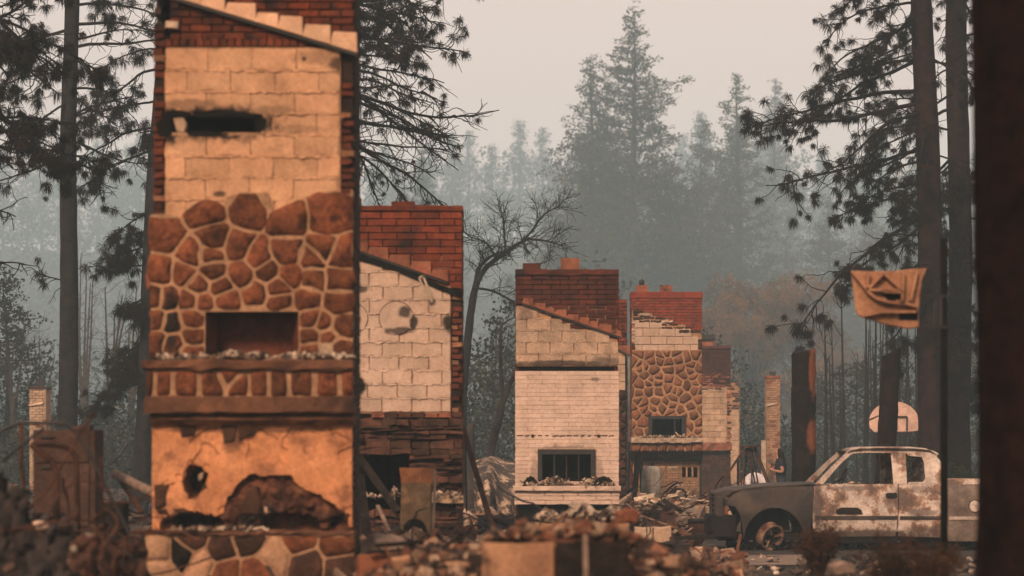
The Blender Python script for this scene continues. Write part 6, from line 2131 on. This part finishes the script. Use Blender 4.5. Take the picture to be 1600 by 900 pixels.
# brown-leaved broad tree
def broad_tree(x, d, h, w, seed, lab, mat, clump=0.34, z0=0.16):
    g = np.random.default_rng(seed)
    mt_, mc = MB(), MB()
    mt_.tube([(0, 0, -0.2), (0.1, 0, h * 0.3), (0, 0, h * 0.7)], [0.28, 0.2, 0.06], 8)
    lobes = []
    for k in range(26):
        a = g.uniform(0, 6.28); t = g.uniform(0.2, 0.93)
        r_ = w * math.sin(math.pi * (0.15 + 0.72 * t)) * g.uniform(0.35, 0.95)
        lobes.append((np.array([math.cos(a) * r_, math.sin(a) * r_, h * (z0 + (1 - z0) * t) - 0.6]), w * g.uniform(0.22, 0.42)))
        mt_.tube([(0, 0, h * 0.2 * (1 + t)), lobes[-1][0] * 0.5 + np.array([0, 0, h * 0.22]), lobes[-1][0]], [0.09, 0.05, 0.015], 4, caps=False)
    C = []
    for c_, r_ in lobes:
        n = int(40 + 30 * r_ * r_)
        o = g.normal(size=(n, 3)); o /= np.linalg.norm(o, axis=1, keepdims=True)
        C.append(c_ + o * r_ * g.uniform(0.55, 1.05, (n, 1)) * np.array([1, 1, 0.8]))
    C = np.concatenate(C)
    leaf_faces(mc, C, np.full(len(C), clump), 12, g, 0.8)
    return plant('broad_tree', lab, (mt_, mc), (x, d, 0), MAT['bark_grey'], mat)


broad_tree(P(1175, 0, 205).x, 205, P(0, 425, 205).z, 4.7, 61, 'brown leaved broad tree behind the dark brick chimney', MAT['brown_leaf'])
broad_tree(P(1258, 0, 212).x, 212, P(0, 408, 212).z, 5.0, 62, 'brown leaved broad tree above the charred orange flanked trunk', MAT['brown_leaf'])
broad_tree(P(1132, 0, 198).x, 198, P(0, 470, 198).z, 3.5, 63, 'smaller brown tree left of the slender orange chimney', MAT['brown_leaf'])
broad_tree(P(1445, 0, 66).x, 66, P(0, 648, 66).z, 0.75, 64, 'small dusty leafy bush right of the pale half round backboard', MAT['shrub_leaf'], clump=0.13)
broad_tree(P(1500, 0, 64).x, 64, P(0, 690, 64).z, 0.7, 65, 'small dusty bush behind the pickup bed', MAT['shrub_leaf'], clump=0.13)

# dim undergrowth and the wood on the slope: masses in which nothing can be counted
g = np.random.default_rng(5)
m = MB()
n = 17000
x = g.uniform(-0.24, 0.24, n); y = np.where(x < 0.02, g.uniform(84, 110, n), g.uniform(106, 125, n)); x = x * y
r_xy = x / y
hh = np.where(r_xy < -0.07, 1.4, np.where(r_xy < 0.0, 4.2, np.where(r_xy > 0.115, 4.6, 3.0))) + np.where(r_xy < -0.07, 1.6, 3.4) * (np.sin(x * 0.31) * 0.5 + np.sin(x * 0.83 + 1) * 0.3 + 0.6)
C = np.stack([x, y, g.random(n) ** 1.7 * hh], -1)
leaf_faces(m, C, np.full(n, 0.36), 8, g, 0.9)
o = stuff('undergrowth', m, 'dim smoke veiled undergrowth behind the ruins', MAT['pine_dark'])
m = MB()
n = 9000
y = g.uniform(190, 460, n); x = g.uniform(-0.24, 0.24, n) * y
hh = (9 + 5 * np.sin(x * 0.13 + 1.0) + 4 * np.sin(x * 0.32)) * np.where(x < 0, 0.7, 1.0)
C = np.stack([x, y, g.random(n) * np.maximum(hh, 4)], -1)
leaf_faces(m, C, np.full(n, 0.95), 12, g, 0.9)
o = stuff('wood', m, 'smoke veiled wood at the foot of the hill', MAT['pine_dark'])

variants = [green_pine(16, 3.0, 200 + i, clump=0.6, open_top=0.15, per=8, dens=0.9) for i in range(4)]
vm_ = []
for i, (a, b_) in enumerate(variants):
    ma, mb2 = a.mesh('trunk'), b_.mesh('crown')
    ma.materials.append(MAT['bark_grey']); mb2.materials.append(MAT['pine_dark'])
    vm_.append((ma, mb2))
rr = random.Random(12)
spots = []
for q in range(64):
    y = 770 + rr.uniform(-34, 18)
    x = (-0.215 + 0.43 * (q + rr.random()) / 64) * y
    spots.append((x, y))
for (x, y) in spots:
    z = float(hill_z(x, y)) - 0.4
    s = 1.85 * rr.uniform(0.65, 1.25)
    root = thing('far_pine', 'ghostly pine fading into smoke along the far ridge', 'tree', (x, y, z), 'pines along the far ridge')
    a, b_ = vm_[rr.randrange(4)]
    rz = rr.uniform(0, 6.28)
    for nm, me in (('trunk', a), ('crown', b_)):
        o = bpy.data.objects.new(nm, me); COL.objects.link(o); o.parent = root
    root.scale = (s, s, s); root.rotation_euler = (0, 0, rz)
# the slope below the ridge
g = np.random.default_rng(9)
m = MB()
n = 7000
y = g.uniform(490, 768, n); x = g.uniform(-0.23, 0.23, n) * y
C = np.stack([x, y, hill_z(x, y) + g.random(n) ** 1.5 * 25], -1)
leaf_faces(m, C, np.full(n, 2.3), 14, g, 1.2)
stuff('hillside_wood', m, 'smoke veiled wood on the hillside', MAT['pine_dark'])

# ------------------------------------------------------------------ rubble and near things
def scatter(name, n, yr, xr, smin, smax, pal, seed, flat=0.45, stick=0.12, lift=0.0, label=None, avoid=None):
    g = np.random.default_rng(seed)
    y = g.uniform(yr[0], yr[1], n)
    if callable(xr):
        x = xr(y, g)
    else:
        x = g.uniform(xr[0], xr[1], n)
    s = smin + (smax - smin) * g.random(n) ** 5
    z = GH(x, y) + s * 0.12 + g.random(n) * lift
    if avoid is not None:
        keep = ~avoid(x, y)
        x, y, z, s = x[keep], y[keep], z[keep], s[keep]
    return stuff(name, chunks(np.stack([x, y, z], -1), s, pal, seed, flat, stick), label)


fru = lambda a, b: (lambda y, g: g.uniform(a, b, len(y)) * y)
in_drive = lambda x, y: (x > 3.2) & (y > 41.0) & (y < 48.5)
scatter('rubble', 9000, (26, 42), fru(-0.21, 0.09), 0.02, 0.22, 'warm', 101, lift=0.06, label='warm brick and stone rubble before the chimneys')
scatter('rubble', 9000, (18, 27), fru(-0.21, 0.08), 0.015, 0.13, 'dark', 102, lift=0.05, label='dark ash and scrap in the foreground')
scatter('rubble', 6000, (18, 26), fru(-0.07, 0.075), 0.015, 0.14, 'warm', 103, lift=0.08, label='brick rubble at the bottom middle')
scatter('rubble', 6500, (42, 66), fru(-0.03, 0.085), 0.04, 0.34, 'warm', 104, lift=0.14, label='heaped rubble round the stone chimney', avoid=in_drive)
scatter('rubble', 1100, (46, 60), fru(0.03, 0.08), 0.05, 0.30, 'pale', 105, lift=0.25, label='pale broken blocks left of the truck bumper', avoid=in_drive)
scatter('rubble', 2600, (40, 100), fru(-0.21, -0.02), 0.05, 0.40, 'dark', 106, lift=0.1, label='dark scrap left beyond the near chimney')
scatter('rubble', 2600, (66, 110), fru(-0.02, 0.20), 0.05, 0.45, 'warm', 107, lift=0.15, label='far rubble behind the pickup')
scatter('rubble', 500, (27, 41.5), fru(0.05, 0.19), 0.02, 0.13, 'pale', 108, lift=0.0, stick=0.2, label='pale chips on the drive')
scatter('rubble', 700, (27, 41.5), fru(0.05, 0.2), 0.02, 0.16, 'ash', 109, lift=0.0, label='ash and chips on the drive')
scatter('rubble', 500, (37, 44), fru(-0.02, 0.0), 0.03, 0.2, 'pale', 110, lift=0.1, label='pale bits below the roofing sheet')
scatter('rubble', 500, (41.0, 43.2), fru(0.06, 0.085), 0.03, 0.16, 'pale', 111, lift=0.02, label='pale bits under the truck bumper')

PAL['black'] = [(0.010, 0.009, 0.008), (0.02, 0.016, 0.014), (0.035, 0.026, 0.02), (0.014, 0.012, 0.011)]  # near-black bits that paint in the contact shadow below the pickup
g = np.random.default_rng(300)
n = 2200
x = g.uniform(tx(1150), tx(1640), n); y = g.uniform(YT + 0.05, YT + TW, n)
stuff('rubble', chunks(np.stack([x, y, 0.01 + 0.10 * g.random(n) ** 1.5], -1), 0.03 + 0.12 * g.random(n) ** 2, 'black', 300, 0.4, 0.2), 'burnt residue blackened to paint in the shade under the pickup')

# low block walls in the foreground
MAT['tanwall'] = pm('scorched_tan_blockwork', (0.40, 0.225, 0.13), (0.31, 0.165, 0.095), 3, rand=0.2, bscale=60, bump=0.5, soot=0.15, sscale=2.0)


def low_wall(label, d, l, r_, top, n, rows, depth, mat, darkfrom=None):
    zt2 = P(0, top, d).z; x0_, x1_2 = P(l, 0, d).x, P(r_, 0, d).x
    zb_ = gh((x0_ + x1_2) / 2, d) - 0.1
    root = thing('low_wall', label, 'wall', ((x0_ + x1_2) / 2, d + depth / 2, zb_))
    rr_ = random.Random(int(l))
    h = min((zt2 - zb_) / rows, 0.36)
    w = (x1_2 - x0_) / n
    for i in range(rows):
        for j in range(n):
            a = x0_ + j * w; m_ = MB()
            m_.prism([(a + rr_.uniform(0, .008), zt2 - (i + 1) * h + .004), (a + w - .008, zt2 - (i + 1) * h + .004), (a + w - .01, zt2 - i * h - .006 + rr_.uniform(-.012, .008)), (a + w * 0.5, zt2 - i * h - rr_.uniform(0, .02)), (a + .006, zt2 - i * h - .006)], d + rr_.uniform(-0.01, 0.015), d + depth, inset=0.012)
            part('block', m_, MAT['char'] if darkfrom is not None and j >= darkfrom else mat, root)
    m_ = MB(); m_.box((x0_ + 0.01, d + 0.03, zb_), (x1_2 - 0.01, d + depth - 0.02, zt2 - 0.03)); part('mortar_bed', m_, MAT['mortar_dark'], root)
    return x0_, x1_2, zt2


DW = 18.0
a, b, z = low_wall('low tan block wall at the bottom middle, nearest the viewer', DW, 752, 985, 846, 2, 1, 0.35, MAT['tanwall'], darkfrom=1)
debris_on('wall_top_rubble', a + 0.02, b - 0.02, DW + 0.03, DW + 0.45, z, 420, 0.02, 0.11, 'warm', 201, hump=0.10, label='crumbled brick on the nearest low wall')
DW2 = 27.0
a, b, z = low_wall('low brown block wall behind the nearest one', DW2, 836, 985, 816, 3, 2, 0.4, MAT['tanwall'])
debris_on('wall_top_rubble', a, b - 0.1, DW2 + 0.03, DW2 + 0.5, z, 420, 0.02, 0.12, 'pale', 202, hump=0.16, label='pale crumbled rubble on the rear low wall')
a, b, z = low_wall('pale cracked concrete wall stub right of the low walls', 38.0, 992, 1050, 823, 2, 2, 0.4, MAT['block'])
a, b, z = low_wall('broken pale block pile left of the truck bumper', 50.0, 1062, 1110, 790, 3, 3, 0.5, MAT['block'])
pole('fallen_plank', 'pale upright post in front of the nearest low wall', 'post', (914, 836), (916, 935), 17.6, 17.6, 0.075, MAT['greywood'], True)

# big loose pieces
def lump(name, label, cat, pts, d, th, mat, rot=0.0, tilt=0.0, group=None):
    m_ = MB()
    q = [(P(a_, b_, d).x, P(a_, b_, d).z) for a_, b_ in pts]
    rr_ = random.Random(int(pts[0][0]))
    q = rounded(q, rr_, 0.015, 1)
    m_.prism(q, d, d + th, inset=0.02)
    V = m_.v[0]
    c_ = V.mean(0)
    M = np.array((Matrix.Rotation(rot, 3, 'Z') @ Matrix.Rotation(tilt, 3, 'X')))
    m_.v[0] = (V - c_) @ M.T + c_
    return solo(name, m_, mat, label, cat, group=group)


SM = MAT['soot_slab'] = pm('sooty_slab', (0.055, 0.043, 0.038), (0.03, 0.026, 0.025), 4, rand=0.3, bscale=30, bump=0.6)
RB = MAT['redclay'] = pm('broken_red_tile', (0.25, 0.095, 0.05), (0.16, 0.06, 0.035), 5, rand=0.3)
lump('broken_brick', 'blurred red orange brick standing on the rear low wall', 'brick', [(962, 800), (985, 793), (1000, 800), (997, 818), (968, 818)], 22.0, 0.12, RB, 0.3)
lump('broken_tile', 'red shard lying right of the nearest low wall rubble', 'tile', [(972, 832), (1004, 836), (1008, 846), (985, 845)], 19.5, 0.06, RB, 0.2, 0.3)
lump('broken_slab', 'large dark red slab at the bottom beside the near chimney', 'slab', [(556, 868), (590, 866), (622, 884), (640, 915), (556, 915)], 20.0, 0.2, RB, 0.2, -0.2)
lump('broken_slab', 'orange slab lying on the rubble beside the near chimney base', 'slab', [(560, 868), (588, 866), (590, 880), (565, 876)], 20.6, 0.15, MAT['tanwall'], 0.2, -0.3)
lump('broken_slab', 'tan triangular piece standing in the bottom rubble', 'slab', [(610, 872), (642, 868), (632, 895), (625, 905)], 19.6, 0.06, MAT['tanwall'], 0.4, 0.2)
lump('broken_slab', 'ash covered heap stone near the furnace foot', 'stone', [(560, 860), (585, 845), (615, 848), (640, 862), (635, 872), (570, 872)], 24.5, 0.4, MAT['greywood'], 0.1, 0.3)
lump('broken_block', 'tan block lying left of the nearest low wall', 'block', [(700, 880), (728, 878), (734, 895), (704, 900)], 19.0, 0.2, MAT['tanwall'], 0.5, 0.0)
lump('broken_block', 'brown block at the bottom right of the nearest wall', 'block', [(1010, 884), (1050, 882), (1052, 910), (1010, 910)], 19.0, 0.2, MAT['tanwall'], -0.2)
lump('broken_block', 'darker block at the bottom beneath the drive edge', 'block', [(1058, 890), (1100, 886), (1108, 915), (1060, 915)], 19.5, 0.2, RB, 0.3)
lump('broken_block', 'pale rounded stone in the bottom rubble right of the low wall', 'stone', [(945, 882), (962, 872), (975, 886), (955, 905), (940, 900)], 19.5, 0.12, MAT['tanwall'], 0.3)
lump('charred_log', 'dark tilted chunk behind the pale rounded stone', 'log', [(985, 855), (1008, 862), (1015, 878), (1000, 878)], 20.5, 0.2, MAT['char'], 0.2)
lump('broken_stone', 'grey round stone at the bottom on the drive edge', 'stone', [(1300, 884), (1316, 876), (1334, 882), (1338, 896), (1304, 900)], 22.0, 0.2, MAT['greywood'], 0.2)
# crumpled dark sheets and splinters, bottom left
def crumple(label, corners, d, amp, mat, seed, cat='scrap', name='crumpled_sheet', n=22):
    """a crushed sheet of metal: corners in picture points, clockwise from top left"""
    c_ = [P(a_, b_, d + o_) for a_, b_, o_ in corners]
    V = []
    for i_ in range(n):
        for j_ in range(n):
            u, v = i_ / (n - 1), j_ / (n - 1)
            p_ = c_[0].lerp(c_[1], u).lerp(c_[3].lerp(c_[2], u), v)
            q_ = Vector((u * 3.1 + seed, v * 3.1, seed * 1.7))
            f1 = abs(noise.noise(q_)) * 2 - 0.5; f2 = abs(noise.noise(q_ * 2.3 + Vector((5, 1, 2)))) - 0.25
            e_ = 1.0 + 0.5 * (noise.noise(q_ * 1.9 + Vector((9, 9, 9))))
            V.append(tuple(p_ + Vector((amp * 0.35 * noise.noise(q_ * 1.4), -amp * (f1 + 0.6 * f2), amp * 0.55 * noise.noise(q_ * 1.2 + Vector((3, 4, 5))) * e_))))
    V = np.array(V)
    i_ = np.arange(n * n).reshape(n, n)
    q_ = np.stack([i_[:-1, :-1], i_[:-1, 1:], i_[1:, 1:], i_[1:, :-1]], -1).reshape(-1, 4)
    m_ = MB(); m_.add(V, [q_]); m_.add(V + np.array([0, 0.012, 0]), [q_[:, ::-1]])
    return solo(name, m_, mat, label, cat)


crumple('large dark crumpled sheet in the bottom left corner', [(-20, 770, 0.4), (45, 760, 0.3), (62, 920, -0.2), (-20, 920, -0.2)], 19.5, 0.16, SM, 1.3)
crumple('dark sheet leaning right of the bottom left corner', [(40, 836, 0.3), (112, 822, 0.3), (108, 925, -0.2), (44, 925, -0.2)], 19.0, 0.13, SM, 2.9)
crumple('grey crumpled sheet before the cabinet foot', [(112, 846, 0.2), (172, 826, 0.4), (186, 925, -0.1), (104, 925, -0.3)], 20.0, 0.15, MAT['rust'], 4.1)
crumple('curled grey metal scrap before the cabinet', [(128, 836, 0.2), (166, 832, 0.2), (174, 858, -0.1), (136, 856, -0.1)], 21.0, 0.09, MAT['t_bed'], 5.3)
crumple('brown torn sheet left of the near chimney base', [(176, 852, 0.4), (226, 846, 0.3), (232, 925, -0.1), (172, 925, -0.2)], 20.5, 0.14, MAT['rust'], 6.7)
crumple('dark folded sheet lying behind the crumpled corner sheets', [(50, 800, 0.4), (120, 812, 0.3), (130, 850, 0.0), (44, 850, 0.0)], 22.0, 0.14, SM, 8.1)
crumple('torn rusty sheet at the foot of the ledgestone fireplace', [(690, 828, 0.4), (740, 822, 0.3), (748, 850, -0.2), (684, 856, -0.2)], 30.0, 0.14, MAT['rust'], 9.4)
lump('broken_plate', 'pale broken plate on the dark heap at the left', 'plate', [(44, 820), (58, 814), (74, 816), (76, 824), (58, 830), (48, 832)], 20.6, 0.05, MAT['chalk'], 0.3, 0.2)
lump('broken_plate', 'small pale chip on the dark heap at the left', 'plate', [(106, 855), (118, 852), (120, 864), (108, 864)], 19.2, 0.04, MAT['chalk'])
rr = random.Random(71)
m = MB()
bx_ = P(12, 0, 20).x
for i in range(16):
    x_ = bx_ + rr.uniform(-0.12, 0.14); h_ = rr.uniform(0.9, 1.75) - abs(x_ - bx_) * 2.5
    m.bar((x_, 20 + rr.uniform(-0.1, 0.1), 0.5), (x_ + rr.uniform(-0.05, 0.05), 20 + rr.uniform(-0.1, 0.1), max(1.0, h_)), rr.uniform(0.03, 0.09), rr.uniform(0.02, 0.06))
solo('splintered_post', m, MAT['char'], 'tall charred splintered post end at the left edge', 'post')
root = thing('charred_drum', 'charred drum standing right of the rusty cabinet', 'drum', (P(180, 0, 26).x, 26, gh(P(180, 0, 26).x, 26)))
m = MB()
zt2 = P(0, 785, 26).z; xq = P(180, 0, 26).x
m.tube([(xq, 26, 0.3), (xq, 26, 0.6), (xq, 26, 0.62), (xq, 26, 0.64), (xq + 0.01, 26, zt2 - 0.02), (xq + 0.01, 26, zt2)], [0.13, 0.13, 0.138, 0.13, 0.13, 0.12], 18)
part('shell', m, MAT['char'], root)
m = MB(); m.tube([(xq + 0.01 + 0.132 * math.cos(a), 26 + 0.132 * math.sin(a), zt2) for a in np.linspace(0, 6.28, 20)], 0.012, 6); part('rim', m, MAT['rust'], root)
# burnt stove box
DX = 40.5
m = MB()
x0b, x1b = P(1076, 0, 47).x, P(1112, 0, 47).x
root = thing('metal_trough', 'dark rusty steel trough lying left of the truck bumper', 'trough', ((x0b + x1b) / 2, 47, 0.1))
m.box((x0b, 46.8, 0.12), (x1b, 47.4, P(0, 812, 47).z), jit=0.015, rng=random.Random(3)); part('tub', m, MAT['rust'], root)
m = MB(); m.bar((x0b - 0.02, 46.77, P(0, 812, 47).z), (x1b + 0.02, 46.77, P(0, 811, 47).z), 0.05, 0.05); part('lip', m, MAT['iron'], root)


# dry brush
def brush(label, px, d, w, h, n, seed, mat):
    g = np.random.default_rng(seed)
    x = P(px, 0, d).x; z = gh(x, d)
    root = thing('dry_bush', label, 'bush', (x, d, z))
    ms, ml = MB(), MB()
    for i in range(n):
        a = g.uniform(0, 6.28); sp = g.random() ** 0.6
        dv = (math.cos(a) * sp * w / h, math.sin(a) * sp * w / h, 1.0)
        L = h * g.uniform(0.6, 1.15)
        p = walk((x + math.cos(a) * sp * w * 0.25, d + math.sin(a) * sp * w * 0.25, z - 0.03), dv, L, 7, 0.10, 0.0, g)
        ms.tube(p, np.linspace(0.008, 0.003, 8), 3, caps=False)
        for q in range(6):
            j = g.integers(3, 8)
            dd = g.normal(size=3); dd[2] = abs(dd[2]) * 0.6
            s = walk(p[j], dd, L * 0.22, 4, 0.2, 0.0, g)
            ms.tube(s, np.linspace(0.004, 0.002, 5), 3, caps=False)
            leaf_faces(ml, s[2:], np.full(3, 0.06), 3, g)
    part('stem', ms, mat, root)
    part('foliage', ml, mat, root)
    return root


MAT['dry'] = pm('dry_brown_brush', (0.085, 0.042, 0.022), (0.05, 0.028, 0.018), 3, rand=0.2, bump=0, transl=0.2)
brush('blurred brown dry bush in front of the pickup cab', 1415, 20.0, 0.30, 0.52, 90, 1, MAT['dry'])
brush('smaller dark dry tuft below the pickup door', 1278, 27.0, 0.16, 0.50, 50, 2, MAT['dry'])
brush('dry brush at the foot of the hoop pole', 1462, 23.0, 0.18, 0.34, 50, 3, MAT['dry'])


# wires, rods and twisted straps lying in the wreckage
def scrap(name, label, n, yr, xr, seed, mat, hmax=0.25, rmin=0.004, rmax=0.014):
    g = np.random.default_rng(seed)
    m_ = MB()
    for i in range(n):
        y_ = g.uniform(*yr); x_ = g.uniform(*xr) * y_
        z_ = gh(x_, y_) + g.uniform(0.0, hmax)
        a_ = g.uniform(0, 6.28)
        w_ = walk((x_, y_, z_), (math.cos(a_), math.sin(a_), g.normal(0.05, 0.35)), g.uniform(0.4, 1.6), 9, 0.22, -0.03, g, curl=g.uniform(-0.35, 0.35))
        w_[:, 2] = np.maximum(w_[:, 2], GH(w_[:, 0], w_[:, 1]))
        m_.tube(w_, g.uniform(rmin, rmax), 5)
    return stuff(name, m_, label, mat)


scrap('tangled_wire', 'tangled burnt wire and straps at the left', 60, (19, 30), (-0.21, -0.145), 1, MAT['rust'], 0.5)
scrap('tangled_wire', 'burnt wire and rods in the middle rubble', 70, (24, 40), (-0.06, 0.05), 2, MAT['iron'], 0.35)
scrap('tangled_wire', 'burnt rods in the rubble round the stone chimney', 80, (45, 62), (0.02, 0.08), 3, MAT['rust'], 0.5, 0.006, 0.02)
scrap('tangled_wire', 'burnt wire behind the cabinet', 60, (30, 60), (-0.21, -0.14), 4, MAT['iron'], 0.7, 0.006, 0.02)
g = np.random.default_rng(44)
m = MB(); rr = random.Random(3)
for i in range(90):
    y = rr.uniform(20, 40); x = rr.uniform(-0.07, 0.055) * y
    z = gh(x, y) + rr.uniform(0.02, 0.14); a = rr.uniform(0, 3.14); L = rr.uniform(0.2, 0.9)
    dv = Vector((math.cos(a), math.sin(a), rr.gauss(0, 0.22))) * L / 2
    m.bar(Vector((x, y, z)) - dv, Vector((x, y, z)) + dv, rr.uniform(0.03, 0.10), rr.uniform(0.015, 0.04))
stuff('charred_laths', m, 'charred laths strewn through the rubble', MAT['char'])

for q, (l, t, r_, b, d_, mt, lab) in enumerate((
        (588, 832, 640, 862, 29.5, SM, 'dark bent sheet before the furnace'), (748, 806, 800, 830, 38.0, SM, 'dark crushed sheet below the roofing sheet'),
        (1006, 800, 1052, 826, 45.0, MAT['rust'], 'rusty crushed sheet below the water tank'), (1010, 848, 1075, 872, 33.0, SM, 'dark folded sheet in front of the pale wall stub'),
        (660, 862, 735, 890, 23.5, MAT['rust'], 'brown curled sheet left of the nearest low wall'))):
    crumple(lab, [(l, t, 0.4), (r_, t - 4, 0.5), (r_ + 6, b, -0.3), (l - 4, b + 3, -0.3)], d_, 0.13, mt, 20.0 + q * 1.7)
